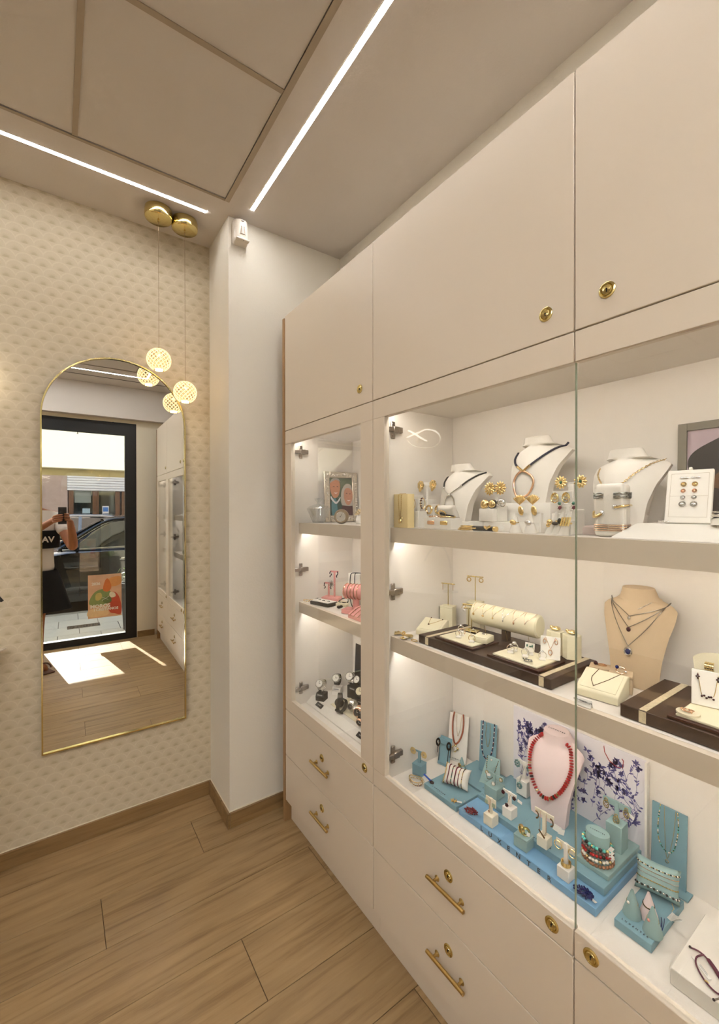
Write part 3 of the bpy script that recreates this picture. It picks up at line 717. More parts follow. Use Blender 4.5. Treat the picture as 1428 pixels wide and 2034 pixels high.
# ---- parked car
def car(label, px, py, dark, flip=1):
    t = thing('car', label, 'car', (px, py, -.12), rz=0 if flip > 0 else PI)
    side = [(-1.45, .28), (-1.52, .50), (-1.42, .70), (-.95, .84), (-.05, .96), (.0, .97), (.9, .99), (1.9, 1.0), (2.55, 1.02), (2.80, .96), (2.86, .70), (2.82, .35), (2.70, .22), (-1.3, .20)]
    roofl = [(-.08, .95), (.48, 1.33), (.80, 1.41), (1.25, 1.43), (1.75, 1.38), (2.35, 1.05), (2.5, 1.0)]
    m = MB()
    secs = [(.0, .93, 0), (-.10, 1, 0), (-1.60, 1, 0), (-1.70, .93, 0)]
    pr = None
    for y, k, _ in secs:
        r = m.ring([V((.65+(x-.65)*(1 if k == 1 else .985), y, .25+(z-.25)*(1 if k == 1 else .93))) for x, z in side])
        if pr: m.bridge(pr, r)
        else: m.cap(r, True)
        pr = r
    m.cap(pr)
    paint = mat('car paint dark grey' if dark else 'car paint silver', '#0e1114' if dark else '#9aa0a4', .12, .3, coat=1, vary=.03)
    ob('body', m, paint, t, ang=50)
    m = MB(); pr = None
    for y, dz in ((-.14, 0), (-.34, 1), (-1.36, 1), (-1.56, 0)):
        if dz: pts = roofl
        else: pts = [(x, min(z, .97)) for x, z in roofl]
        r = m.ring([V((x, y, z)) for x, z in pts] + [V((2.5, y, .93)), V((-.08, y, .93))])
        if pr: m.bridge(pr, r)
        else: m.cap(r, True)
        pr = r
    m.cap(pr); ob('cabin_glass', m, mat('car window glass', '#0c1416', .04, vary=.2, spec=1.0), t, ang=30)
    m = MB()
    for sy, yy, y2 in ((1, -.335, -.135), (-1, -1.365, -1.565)):
        m.tube(spline([(-.10, y2, .955), (.46, yy, 1.335), (.80, yy, 1.415), (1.25, yy, 1.435), (1.75, yy, 1.385), (2.36, yy-.0, 1.06), (2.5, y2, 1.0)], 6), .028, 8)
        m.tube([(1.12, y2, .98), (1.14, yy, 1.42)], .03, 6)
    m.grid(lambda u, v: V((.50+u*1.75, -.33-v*1.04, 1.346+.105*math.sin(PI*(.12+.78*u))+.02*math.sin(PI*v))), 12, 6)
    ob('roof_frame', m, paint if dark else paint, t)
    ob('chrome_strip', MB().tube(spline([(-.05, -.10, .965), (.9, -.098, .99), (1.9, -.098, 1.0), (2.45, -.10, 1.02)], 6), .010, 8).tube(spline([(-.02, -.15, .99), (.49, -.325, 1.33), (.85, -.325, 1.395), (1.3, -.325, 1.40)], 6), .008, 8), STEEL, t)
    ob('side_mirror', MB().sph((.10, .06, 1.02), (.07, .10, .065), 16, 10).tube([(.12, .0, .99), (.14, -.12, .97)], .02, 8), paint, t)
    for x in (.78, 1.78): ob('door_handle', MB().tube([(x-.10, -.0+.02, .80), (x+.10, .02, .81)], .013, 8).box((x, .0, .805), (.16, .02, .05), bev=.008), STEEL, t)
    for x in (-.72, 2.05):
        w_ = ob('wheel', MB().lathe([(0, -.10), (.20, -.10), (.315, -.09), (.325, 0), (.315, .09), (.20, .10), (0, .06)], seg=32, M=TR(x, -.13, .325) @ RX(PI/2)).lathe([(0, -.10), (.315, -.09), (.325, 0), (.315, .09), (0, .10)], seg=32, M=TR(x, -1.57, .325) @ RX(PI/2)), BLACK, t)
        ob('rim', MB().lathe([(.0, .115), (.05, .12), (.06, .105), (.19, .105), (.205, .115), (.205, .09), (0, .085)], seg=24, M=TR(x, -.13, .325) @ RX(-PI/2)), STEEL, w_)
    ob('door_seam', MB().box((1.14, -.0+.003, .6), (.006, .006, .66)).box((.16, .003, .6), (.006, .006, .62)).box((.65, .003, .36), (1.0, .006, .01)), BLKM, t)
    return t
car('dark grey parked car at the kerb beyond the shop door', .02, -3.10, True)
car('silver parked car on the far side of the street', -.9, -5.0, False)
# ---- leafy pot just outside the door
t = thing('potted_plant', 'striped spider plant in a tall pot outside by the door frame', 'potted plant', (.70, -1.42, .006))
ob('pot', MB().lathe([(0, 0), (.11, 0), (.14, .55), (.145, .56), (.13, .56), (.12, .52), (0, .52)], seg=24), mat('dark clay pot', '#3a3632', .7), t)
LEAF = mat('striped green leaf', '#7f9a5a', .5, vary=.5, vscale=40)
random.seed(5)
for k in range(26):
    a = random.uniform(0, 2*PI); L = random.uniform(.14, .26); h = random.uniform(.08, .22)
    p = [V((math.cos(a)*L*s, math.sin(a)*L*s, .52+h*math.sin(PI*.75*s)*1.2-.03*s)) for s in (0, .2, .4, .6, .8, 1)]
    m = MB(); side_ = V((-math.sin(a), math.cos(a), 0)); ww = (.004, .010, .012, .010, .007, .001)
    A = m.ring([q-side_*w__ for q, w__ in zip(p, ww)]); B = m.ring([q+side_*w__+V((0, 0, .0015)) for q, w__ in zip(p, ww)]); m.bridge(A, B, False)
    ob('leaf', m, LEAF, t)

# ---- counter corner and black arm at the left edge
CT = mat('white counter top', '#e9dfcf', .35)
t = thing('counter', 'pale counter whose pointed corner just enters at the left edge', 'counter', (-.166, 2.213, 0))
ob('counter_top', MB().prism([(0, 0), (-.30, .016), (-.42, -.5), (-.30, -.55)], .004, TR(0, 0, .897)), CT, t, smooth=False)
ob('pedestal', MB().bx((-.34, -.40, .0005), (-.26, -.14, .8965)), CT, t, smooth=False)
t = thing('card_terminal_arm', 'black rounded arm end poking in at the left edge above the counter', 'stand', (-.30, 2.0, .9015))
ob('arm', MB().tube(spline([(-.10, .0, .0), (-.10, 0, .16), (-.04, .0, .29), (.04, .0, .31), (.10, .0, .275), (.140, .0, .222)], 6), .0055, 10), BLACK, t)
ob('foot', MB().lathe([(0, 0), (.05, 0), (.05, .006), (0, .008)], c=(-.10, 0, 0), seg=24), BLACK, t)
# ================================================================ the photographer (seen only in the mirror)
def skin_body(nm, verts, edges, m, parent, sub=2):
    me = bpy.data.meshes.new(nm); me.from_pydata([v[0] for v in verts], edges, []); me.update()
    o = bpy.data.objects.new(nm, me); COL.objects.link(o)
    sk = o.modifiers.new('skin', 'SKIN')
    for i, v in enumerate(verts):
        r = v[1] if isinstance(v[1], tuple) else (v[1], v[1])
        me.skin_vertices[0].data[i].radius = r
    me.skin_vertices[0].data[0].use_root = True
    sk.use_smooth_shade = True
    sb = o.modifiers.new('sub', 'SUBSURF'); sb.levels = sub; sb.render_levels = sub
    bpy.context.view_layer.update()
    dg = bpy.context.evaluated_depsgraph_get()
    m2 = bpy.data.meshes.new_from_object(o.evaluated_get(dg)); bpy.data.objects.remove(o); m2.materials.clear(); m2.materials.append(m)
    m2.polygons.foreach_set('use_smooth', [True]*len(m2.polygons))
    q = bpy.data.objects.new(nm, m2); COL.objects.link(q); q.parent = parent
    return q
SKIN = mat('tanned skin', '#a8704f', .55, vary=.08, vscale=25)
per = thing('person', 'person in a white T-shirt and black shorts photographing with a dark phone, in the mirror', 'person', (-.205, -.40, 0))
# local frame: person faces +Y; x to the person's right (+X)
J = {}
def W(x, y, z): return (x+.205, y+.40, z)      # world -> local
vs = []; es = []
def add(p, r, par=None):
    vs.append((p, r)); i = len(vs)-1
    if par is not None: es.append((par, i))
    return i
pel = add((0, 0, .93), (.150, .105))
wa = add((0, 0, 1.06), (.132, .095), pel); ch = add((0, .01, 1.24), (.155, .105), wa); up = add((0, 0, 1.38), (.13, .085), ch)
nk = add((0, .005, 1.455), .054, up); n2 = add((-.025, .02, 1.51), .054, nk)
h1 = add((-.045, .035, 1.58), (.068, .080), n2); h2 = add((-.055, .035, 1.655), (.074, .090), h1); h3 = add((-.055, .025, 1.71), (.050, .062), h2)
for s in (1, -1):
    sh_ = add((s*.165, 0, 1.375), .058, up)
    if s > 0:
        el = add(W(.082, -.22, 1.092), .041, sh_); fm = add(W(.075, -.13, 1.21), .036, el); wr = add(W(.060, -.065, 1.325), .027, fm); hd = add(W(.052, -.05, 1.365), (.030, .018), wr)
    else:
        el = add(W(-.43, -.18, 1.10), .041, sh_); fm = add(W(-.26, -.10, 1.22), .035, el); wr = add(W(-.095, -.06, 1.335), .027, fm); hd = add(W(-.055, -.045, 1.365), (.030, .018), wr)
    hp = add((s*.085-.03, 0, .86), .085, pel); kn = add((s*.075-.055, .03, .49), .058, hp); cf = add((s*.075-.06, .0, .34), .052, kn); an = add((s*.08-.06, -.02, .09), .036, cf)
    he = add((s*.09-.06, -.0, .045), (.036, .035), an); to = add((s*.14-.06, .13, .032), (.042, .022), he)
body = skin_body('body', vs, es, SKIN, per)
# face and hair
ob('eye', MB().sph((-.022, .108, 1.625), .011, 10, 8).sph((-.082, .108, 1.625), .011, 10, 8), mat('eye white', '#d8d0c8', .3), body)
ob('nose', MB().sph((-.052, .125, 1.600), (.012, .018, .026), 10, 8), SKIN, body)
ob('mouth', MB().sph((-.052, .112, 1.565), (.024, .008, .006), 10, 6), mat('lip', '#8a4a3c', .5), body)
ob('ear', MB().sph((.027, .02, 1.61), (.012, .02, .03), 10, 8).sph((-.131, .02, 1.61), (.012, .02, .03), 10, 8), SKIN, body)
hair = MB(); hair.sph((-.053, .012, 1.665), (.088, .105, .085), 20, 12); ob('hair', hair, mat('dark hair', '#1d1512', .8, bump=.5, bscale=120), per)
# hands: four fingers and a thumb each, closed round the phone edges
F_ = V((math.sin(YAW), math.cos(YAW), 0)); R_ = V((math.cos(YAW), -math.sin(YAW), 0))
PCN = V((0, 0, 1.45)) - F_*.0135 + R_*.012
def hand(side, base, zs):
    "side +1: hand holding the phone's +R edge"
    palm = [V(base), ]
    e = PCN + R_*side*.036
    for k, z in enumerate(zs):
        L = (.9, 1, .95, .8)[k]
        a = V((e.x, e.y, z-.012)) + R_*side*.026 - F_*.020
        b = V((e.x, e.y, z-.004)) + R_*side*.016*L + F_*.006
        c = V((e.x, e.y, z)) - R_*side*.010*L + F_*.0135
        d = V((e.x, e.y, z+.002)) - R_*side*.034*L + F_*.0125
        q = [W(*p) for p in (V(base), a, b, c, d)]
        skin_body('finger', [(q[0], .012), (q[1], .0095), (q[2], .0088), (q[3], .008), (q[4], .0068)], [(0, 1), (1, 2), (2, 3), (3, 4)], SKIN, body, 2)
    z = zs[0]+.002
    q = [W(*p) for p in (V(base), V((e.x, e.y, z-.04))+R_*side*.02-F_*.03, V((e.x, e.y, z-.012))+R_*side*.004-F_*.020, V((e.x, e.y, z+.004))-R_*side*.014-F_*.0165)]
    skin_body('thumb', [(q[0], .014), (q[1], .011), (q[2], .010), (q[3], .008)], [(0, 1), (1, 2), (2, 3)], SKIN, body, 2)
hand(1, (.054, -.055, 1.352), (1.408, 1.391, 1.374, 1.358))
hand(-1, (-.060, -.040, 1.350), (1.402, 1.385, 1.369, 1.354))
# clothes
TW = mat('white T-shirt cotton', '#e6ded6', .9, vary=.03, bump=.3, bscale=60); TB = mat('black cotton', '#121214', .9, vary=.1)
SH = []; SE = []
def addc(p, r, par=None):
    SH.append((p, r)); i = len(SH)-1
    if par is not None: SE.append((par, i))
    return i
a = addc((0, 0, 1.06), (.150, .112)); b = addc((0, 0, .86), (.168, .124), a); c = addc((0, .01, 1.24), (.170, .118), a); d_ = addc((0, 0, 1.385), (.140, .094), c); e_ = addc((0, .0, 1.435), (.075, .068), d_)
for s in (1, -1):
    s1 = addc((s*.165, .0, 1.375), .070, d_); tgt = W(.082, -.22, 1.092) if s > 0 else W(-.43, -.18, 1.10)
    p = V((s*.17, 0, 1.375)).lerp(V(tgt), .55); addc(tuple(p), .062, s1)
shirt = skin_body('t_shirt', SH, SE, TW, per)
bd = MB(); bd.lathe([(.1945, 1.10), (.1985, 1.14), (.199, 1.20), (.1965, 1.26)], seg=40, sx=.93, sy=.67, c=(0, .006, 0)); ob('chest_band', bd, TB, shirt)
ob('printed_letters', MB().text('VA', .07, TR(.10, .139, 1.18) @ RZ(PI) @ RX(PI/2), t=.004, bold=.002), TW, shirt, smooth=False)
sh2 = MB(); pr = None
for z, rx_, ry_ in ((.90, .165, .12), (.80, .20, .135), (.65, .24, .15), (.535, .275, .16), (.53, .265, .155), (.60, .21, .12)):
    r = sh2.ring([V((rx_*math.cos(2*PI*k/36)*(1+.03*math.sin(7*2*PI*k/36)), ry_*math.sin(2*PI*k/36)*(1+.03*math.sin(5*2*PI*k/36)), z)) for k in range(36)])
    if pr: sh2.bridge(pr, r)
    pr = r
ob('shorts', sh2, TB, per)
for s in (1, -1): ob('sandal', MB().box((s*.115-.06, .07, .006), (.094, .26, .012), rot=(0, 0, -s*.4), bev=.005).torus((s*.13-.06, .10, .03), .045, .007, rot=(PI/2, 0, 0), seg=20, a0=0, a1=PI), mat('brown sandal', '#5a3826', .6), per)
# phone in the hands; its lens is where the camera is
ph = thing('phone', 'dark smartphone held up upright in both hands, seen in the mirror', 'phone', tuple(PCN + V((0, 0, -.053))), rz=-YAW)
ob('body', MB().box((0, 0, 0), (.072, .008, .147), bev=.003, seg=2), mat('dark phone', '#17181b', .3), ph)
ob('lens', MB().lathe([(.0, 0), (.008, 0), (.008, .002), (0, .0022)], seg=20, M=TR(-.022, .0042, .052) @ RX(-PI/2)).lathe([(.0, 0), (.008, 0), (.008, .002), (0, .0022)], seg=20, M=TR(-.022, .0042, .032) @ RX(-PI/2)), BLACK, ph)
ob('screen', MB().box((0, -.0044, 0), (.067, .0008, .142)), mat('phone screen', '#20242a', .1), ph)
# ================================================================ display helpers
A0 = -PI/2                     # local -Y (front) -> world -X, towards the customer
def bustf(H, Wd, lean=.22, curl=.42):
    "front surface of a necklace bust: y(x, z), half width w(z)"
    Z = [0, .28, .52, .68, .78, .825, .86, .90, 1.0]
    Wk = [.62, .70, .84, .97, 1.0, .88, .66, .52, .43]
    F = [.0, .015, .05, .12, .20, .24, .26, .26, .25]
    K = [.10, .13, .22, .34, .42, .42, .42, .44, .44]
    def ip(A, t):
        for a, b, c, d in zip(Z, Z[1:], A, A[1:]):
            if t <= b: return c+(d-c)*max(0, (t-a))/(b-a)
        return A[-1]
    hw = Wd/2
    w = lambda z: hw*ip(Wk, z/H)
    y = lambda x, z: -.30*hw + ip(F, z/H)*H*lean/.27 + ip(K, z/H)*hw*curl/.42*(min(1, abs(x)/w(z)))**2
    return y, w, Z
def bust(label, x, y, z, H, Wd, m, al=0, lean=.22, curl=.42, text=None, group=None, thk=.13, nd=.6):
    t = thing('necklace_bust', label, 'jewellery bust', (x, y, z), A0+al, group)
    yf, wf_, Z = bustf(H, Wd, lean, curl)
    b = MB(); N = 20; pr = None; hw = Wd/2
    zs = [0, .06, .14, .22, .30, .38, .46, .54, .60, .66, .70, .74, .78, .80, .82, .84, .86, .88, .90, .925, .95, .975, .99]
    for q in zs:
        zz = q*H; w_ = wf_(zz); neck = q > .87
        front = [V((w_*(-1+2*i/N), yf(w_*(-1+2*i/N), zz), zz)) for i in range(N+1)]
        if neck:
            r_ = w_; c = yf(0, zz)+r_*nd
            pts = [V((r_*math.cos(a), c+r_*nd*math.sin(a), zz)) for a in [PI+PI*i/N for i in range(N+1)]]
            back = [V((r_*math.cos(a), c+r_*nd*math.sin(a), zz)) for a in [PI*i/N for i in range(N+1)]][0:]
        else:
            pts = front; th = Wd*thk*(1-.25*q)
            back = [V((p.x*.94, p.y+th*(1.0), p.z)) for p in reversed(front)]
        r = b.ring(pts+back)
        if pr: b.bridge(pr, r)
        else: b.cap(r, True)
        pr = r
    b.cap(pr)
    ob('body', b, m, t, ang=60)
    r_ = wf_(H)
    ob('neck_cap', MB().lathe([(0, -.001), (r_*1.0, -.001), (r_*1.01, .0), (r_*.98, .0012), (0, .0014)], seg=32, sy=nd, M=TR(0, yf(0, H)+r_*nd, H*.992) @ RX(.04)), m, t)
    if text:
        ob('lettering', MB().text(text, .0075, TR(0, yf(0, H)+r_*nd, H*.992+.0018) @ RX(.04), space=1.5), INK, t, smooth=False)
    t['_H'] = H
    return t, (lambda px, pz, o=.0016: V((px, yf(px, pz)-o, pz)))
def on(t, nm, label, cat, group=None):
    "an empty of its own at the same place as the stand T (what hangs on it is a separate thing)"
    return thing(nm, label, cat, t.location, t.rotation_euler.z, group, t.rotation_euler.x)
def drape(S_, keys, n=6, o=.0018): return [S_(p.x, p.y, o+.0012) for p in spline([(a, b, 0) for a, b in keys], n)]
def chain(nm, pts, r, m, parent, closed=False):
    "fine link chain: a thin cord with beads of metal"
    b = MB(); b.tube(pts, r*.6, 5, closed)
    for p, tg in walk(pts, r*4.2): b.sph(p, r*1.15, 6, 4)
    return ob(nm, b, m, parent, kind=None)
def beads(nm, pts, r, step, mats, parent, rnd=0, flat=1., skip=0):
    "bead string, one mesh per bead colour"
    out = {}
    for i, (p, tg) in enumerate(walk(pts, step)):
        m = mats[i % len(mats)] if not rnd else random.choice(mats)
        q = tg.to_track_quat('Z', 'Y').to_matrix().to_4x4()
        out.setdefault(m.name, (m, MB()))[1].sph((0, 0, 0), (r, r, r*flat), 10, 6, M=TR(*p) @ q)
    for m, b in out.values(): ob(nm, b, m, parent, kind='stuff')
def block(label, x, y, z, sx, sy, sz, m, al=0, cat='display block', lid=0, nm='display_block', group=None, text=None, ts=.005):
    t = thing(nm, label, cat, (x, y, z), A0+al, group)
    if lid:
        ob('base', MB().box((0, 0, (sz-lid)/2), (sx, sy, sz-lid), bev=.001), m, t)
        ob('lid', MB().box((0, 0, sz-lid/2+.0002), (sx+.0012, sy+.0012, lid-.0004), bev=.001), m, t)
    else: ob('base', MB().box((0, 0, sz/2), (sx, sy, sz), bev=min(.0012, sz*.2), seg=2), m, t)
    if text: ob('lettering', MB().text(text, ts, TR(0, -sy/2-.0002-(.0006 if lid else 0), min(.008, sz*.3)) @ RX(PI/2), space=1.5), INK, t, smooth=False)
    return t
def tstand(label, x, y, z, sx, sz, h, m, al=0, bar=.04, pw=.007, tw=.009, nm='earring_stand', group=None, lid=.0):
    "block with a flat post and cross bar for a pair of earrings"
    t = thing(nm, label, 'earring stand', (x, y, z), A0+al, group)
    ob('base', MB().box((0, 0, sz/2), (sx, sx, sz), bev=.0012), m, t)
    if lid: ob('lid', MB().box((0, 0, sz-.002), (sx+.0014, sx+.0014, .003), bev=.0008), m, t)
    ob('post', MB().box((0, 0, sz+h/2), (pw, pw*.8, h), bev=.0008), m, t)
    ob('cross_bar', MB().box((0, -.001, sz+h), (bar, .003, tw), bev=.0006), m, t)
    return t
def ringthing(label, loc, R, m, stone=None, rot=(PI/2, 0, 0), al=0, r=.0011, sr=.003, flat=1, group=None, wide=1):
    t = thing('ring', label, 'ring', loc, A0+al, group)
    X = TR(0, 0, R) @ Euler(rot).to_matrix().to_4x4()
    b = MB(); b.torus((0, 0, 0), R, r, seg=28, rs=8, flat=wide)
    for v in b.bm.verts: v.co = X @ v.co
    ob('band', b, m, t)
    if stone is not None: ob('stone', MB().sph((0, 0, 2*R+sr*.6), (sr, sr, sr*.75), 10, 6), stone, t)
    return t
def cone(label, x, y, z, r, h, m, tilt=0, ring=None, al=0, group=None):
    t = thing('ring_cone', label, 'ring cone', (x, y, z), A0+al, group)
    ob('cone', MB().lathe([(0, 0), (r, 0), (r*1.0, .001), (r*.93, h*.14), (r*.12, h*.985), (0, h)], seg=24), m, t)
    return t
def earpair(nm, base, label, dx, zz, build, group=None, y=-.004):
    "two earrings on a stand BASE, each a thing"
    for s, w_ in ((-1, 'the one nearer the pillar'), (1, 'the one nearer the camera')):
        e = on(base, nm, f'{label}, {w_}', 'earring', group)
        c, s_ = math.cos(e.rotation_euler.z), math.sin(e.rotation_euler.z)
        e.location = e.location + V((c*s*dx-s_*y, s_*s*dx+c*y, zz))
        build(e, s)
def flower(e, s, R=.012, n=8, m=GOLD, cen=None, pw=.34):
    b = MB()
    for k in range(n):
        a = 2*PI*k/n
        b.sph((math.cos(a)*R*.56, 0, math.sin(a)*R*.56), (R*.46, R*.17, R*pw*.62), 10, 6, rot=(0, -a, 0))
    ob('petals', b, m, e, kind='stuff')
    ob('centre', MB().sph((0, -.0015, 0), (R*.2, R*.17, R*.2), 12, 8), cen or m, e)
def hoop(e, s, R=.008, m=GOLD, r=.0012, dz=-.008): ob('hoop', MB().torus((0, 0, dz), R, r, rot=(PI/2, 0, 0), seg=24, rs=6), m, e)
def drop(e, s, L=.014, m=GOLD, g=None, r=.0016):
    ob('wire', MB().tube([(0, 0, 0), (0, -.001, -L)], .0006, 5), m, e); ob('drop', MB().sph((0, -.001, -L), (r*1.3, r, r*1.8), 10, 8), g or m, e)
def ptag(parent, loc, rot=(0, 0, 0), w=.011, h=.008):
    "paper price tag as a part"
    o = ob('price_tag', MB().box(loc, (w, .0005, h), rot=rot).box((loc[0], loc[1]-.0004, loc[2]+h*.15), (w*.6, .0002, h*.10), rot=rot), TAG, parent, smooth=False)
    return o
def pillow(label, x, y, z, w_, h, t_, m, al=0, rx=0, nm='bracelet_pillow', group=None):
    t = thing(nm, label, 'bracelet pillow', (x, y, z), A0+al, group, rx)
    b = MB(); n = 14
    for s in (1, -1):
        def fn(u, v, s=s):
            a, c = 2*u-1, 2*v-1
            q = max(0, (1-a**4)*(1-c**4))**.5
            px = a*(1-.10*(1-c*c)); pz = c*(1-.13*(1-a*a))
            return V((px*w_/2, s*t_/2*q, h/2+pz*h/2))
        b.grid(fn, n, n)
    bmesh.ops.remove_doubles(b.bm, verts=b.bm.verts, dist=1e-5)
    ob('cushion', b, m, t, ang=80)
    ps = lambda a, c: V((a*(1-.10*(1-c*c))*w_/2, -t_/2*max(0, (1-a**4)*(1-c**4))**.5, h/2+c*(1-.13*(1-a*a))*h/2))
    return t, ps
def pbracelet(pil, ps, label, a, mats, r=.0012, step=.0028, group=None, n=16, closed=False):
    "bracelet round a pillow at column A (-1..1)"
    e = on(pil, 'bracelet', label, 'bracelet', group)
    f = [ps(a, -1+2*i/n)+V((0, -r*.9, 0)) for i in range(n+1)]
    bk = [V((p.x, -p.y, p.z)) for p in reversed(f)]
    loop = f+bk
    if isinstance(mats, list): beads('beads', loop, r, step, mats, e, rnd=len(mats) > 1)
    else: chain('chain', loop, r, mats, e)
    return e
# ---------------------------------------------------------------- level A, wide cabinet
random.seed(21)
def coil(z, R, n, m, e, r=.0016):
    for k in range(n): pass
t = block('small buttery block with a gold chain, pillar end of the top shelf', .955, 1.098, ZA, .070, .03, .112, mat('buttery card', '#efd9a0', .6), cat='display block')
e = on(t, 'necklace', 'thick twisted gold chain hung over the cream block', 'necklace')
for s in (-.006, .006): chain('chain', spline([(s*1.4, .0, .1135), (s*1.3, -.0165, .108), (s, -.0175, .07), (s*.5, -.018, .035)], 8), .0016, GOLD, e)
ob('clasp', MB().box((0, -.0185, .022), (.016, .006, .015), bev=.003).torus((.006, -.019, .03), .006, .0015, rot=(PI/2, 0, 0)), GOLDD, e)
UT = 'white block stands on the top shelf'
t = tstand('white block stand with the dark-stone hoop earrings', 1.0, 1.075, ZA, .040, .056, .046, WHITE, group=UT, bar=.05, tw=.012)
def dkhoop(e, s):
    ob('hoop', MB().torus((0, 0, -.017), .017, .0022, rot=(PI/2, 0, PI/2*.75), seg=28, rs=8, sx=.5), GOLD, e)
    b = MB()
    for k in range(12):
        a = 2*PI*k/12; b.sph((-.003*math.cos(a), -.006*abs(math.cos(a))-.002, -.017+.0175*math.sin(a)), .0022, 8, 6)
    ob('stones', b, DKGEM, e, kind='stuff')
earpair('earring', t, 'gold hoop earring set with dark red stones', .024, .098, dkhoop)
t = tstand('taller white block stand behind, with the gold ribbon-flower earrings', 1.06, 1.094, ZA, .045, .095, .055, WHITE, group=UT, bar=.06, tw=.012)
earpair('earring', t, 'crumpled gold ribbon-flower earring', .030, .146, lambda e, s: (flower(e, s, .017, 7, GOLD, None, .7), ob('ribbon', MB().sph((0, -.004, -.012), (.006, .004, .012), 10, 6).sph((.006, -.003, -.012), (.004, .004, .01), 10, 6, rot=(0, .4, 0)), GOLD, e)))
block('white riser card under the smaller linen bust', 1.11, .975, ZA, .18, .15, .022, WHITE)
b1, S1 = bust('smaller white linen bust with the silver ring pendant', 1.065, .975, ZA+.0225, .188, .170, LINEN, al=.02, curl=.75, thk=.20)
e = on(b1, 'necklace', 'black and silver cord necklace with a big oval silver ring', 'necklace')
N1 = [(-.062, .150), (-.055, .135), (-.03, .105), (-.001, .086)]; N2 = [(.072, .158), (.058, .14), (.03, .108), (.001, .086)]
for K in (N1, N2):
    p = drape(S1, K, 6, .003); h = len(p)//2
    ob('cord', MB().tube(p[:h+3], .0026, 8), BLKM, e); ob('tube', MB().tube(p[h+2:], .0019, 8).sph(p[h+2], .004, 10, 6), SILV, e)
ob('ring_pendant', MB().tube([S1(.021*math.cos(2*PI*i/36), .052+.033*math.sin(2*PI*i/36), .0035) for i in range(36)], .0024, 8, True), SILV, e)
ob('bail', MB().sph((0, S1(0, .084, .005).y, .084), .005, 10, 8), SILV, e)
wb = block('low white box with gold bracelets lying on it', .972, .937, ZA, .112, .05, .034, WHITE)
for k, (dx, m) in enumerate(((-.028, ROSE), (.026, GOLD))):
    e = on(wb, 'bracelet', ['rose gold chain bracelet on the low white box', 'wide gold link bracelet on the low white box'][k], 'bracelet')
    chain('chain', [V((dx+.022*math.cos(a), -.002+.016*math.sin(a), .0365+.003*abs(math.sin(a)))) for a in [2*PI*i/24 for i in range(24)]]+[V((dx+.022, -.002, .0365))], .0022, m, e)
    ob('plate', MB().box((dx+.004, -.027, .020), (.03, .004, .012), bev=.0018), m, e)
pl, ps = pillow('small white pillow carrying the gold ring and black cord bracelet', 1.0, .93, ZA+.0345, .075, .045, .026, LINEN, rx=.5)
e = on(pl, 'bracelet', 'black leather cord bracelet with a gold loop on the small white pillow', 'bracelet')
ob('cord', MB().tube([ps(-.5, .1)+V((0, -.004, 0)), ps(-.1, .0)+V((0, -.006, 0)), ps(.35, -.2)+V((0, -.006, 0)), ps(.85, -.45)+V((0, -.006, 0))], .0035, 8), BLKM, e)
ob('gold_loop', MB().torus(ps(-.25, .1)+V((0, -.006, 0)), .013, .0022, rot=(PI/2, 0, 0), sx=1.1, sy=.85), GOLD, e)
t = tstand('short white block stand with the plain gold hoops beside the pillow', 1.03, 1.03, ZA, .04, .040, .034, WHITE, group=UT, bar=.045, tw=.01)
earpair('earring', t, 'broad plain gold hoop earring', .022, .074, lambda e, s: hoop(e, s, .013, GOLD, .0035, -.014))
# gold bangles lying in front
t = thing('bracelet', 'black tube bracelet with gold ends lying on the top shelf', 'bracelet', (.960, .775, ZA+.0006), A0)
ob('tube', MB().tube([(-.035, .002, .007), (.0, .0, .007), (.04, -.002, .007)], .0068, 14), BLACK, t)
ob('gold_end', MB().tube([(.012, -.006, .012), (.02, -.009, .008), (.03, -.006, .014)], .004, 8).cyl((.040, -.002, .007), (.048, -.003, .007), .0072), GOLD, t)
ptag(t, (.062, 0, .014), (0, .5, .0), .014, .012)
for k, (dx, R, r) in enumerate(((-.045, .026, .0024), (-.035, .031, .0020), (-.04, .022, .0018))):
    t = thing('bracelet', ['thick gold bangle lying on the top shelf', 'large thin gold bangle under the thick one on the top shelf', 'smallest twisted gold bangle of the pile on the top shelf'][k], 'bracelet', (.962, .80, ZA+.001+.005*k), A0)
    ob('bangle', MB().torus((dx+.01, 0, r), R, r, sy=.62, seg=40), GOLD, t)
# low plinth, card with sun earrings, ring block
lp_ = block('low white plinth before the larger bust', 1.035, .738, ZA, .205, .075, .026, WHITE)
t = tstand('white card stand carrying the sunburst earrings', 1.032, .785, ZA+.0265, .044, .045, .048, WHITE, bar=.05, tw=.012)
earpair('earring', t, 'gold sunburst earring with a round centre', .018, .094, lambda e, s: flower(e, s, .020, 12, GOLD, GOLDD, .3), y=-.006)
t = block('small white block with two big rings', 1.008, .79, ZA+.0265, .05, .03, .036, WHITE)
for k, (dx, st) in enumerate(((-.014, GOLD), (.014, BLKM))):
    e = on(t, 'ring', ['domed gold ring on the small white block', 'gold ring with black stripes beside the domed one'][k], 'ring'); e.location.z += .0365
    ob('dome', MB().sph((dx, -.004, .012), (.012, .010, .013), 16, 10), GOLD, e)
    b = MB()
    for q in range(4): b.torus((dx, -.004, .012), .0125-.0003*q, .0011, rot=(PI/2+.25*(q-1.5), 0, 0), seg=24, rs=6)
    ob('ribs', b, GOLDD if k == 0 else BLKM, e, kind='stuff')
t = thing('ring', 'big ring with a clear faceted stone under the sunburst earrings', 'ring', (1.012, .752, ZA+.068), A0)
ob('stone', MB().sph((0, -.004, .012), (.013, .007, .010), 7, 5), CRYS, t); ob('band', MB().torus((0, .004, .010), .010, .0016, rot=(PI/2, 0, 0)), SILV, t)
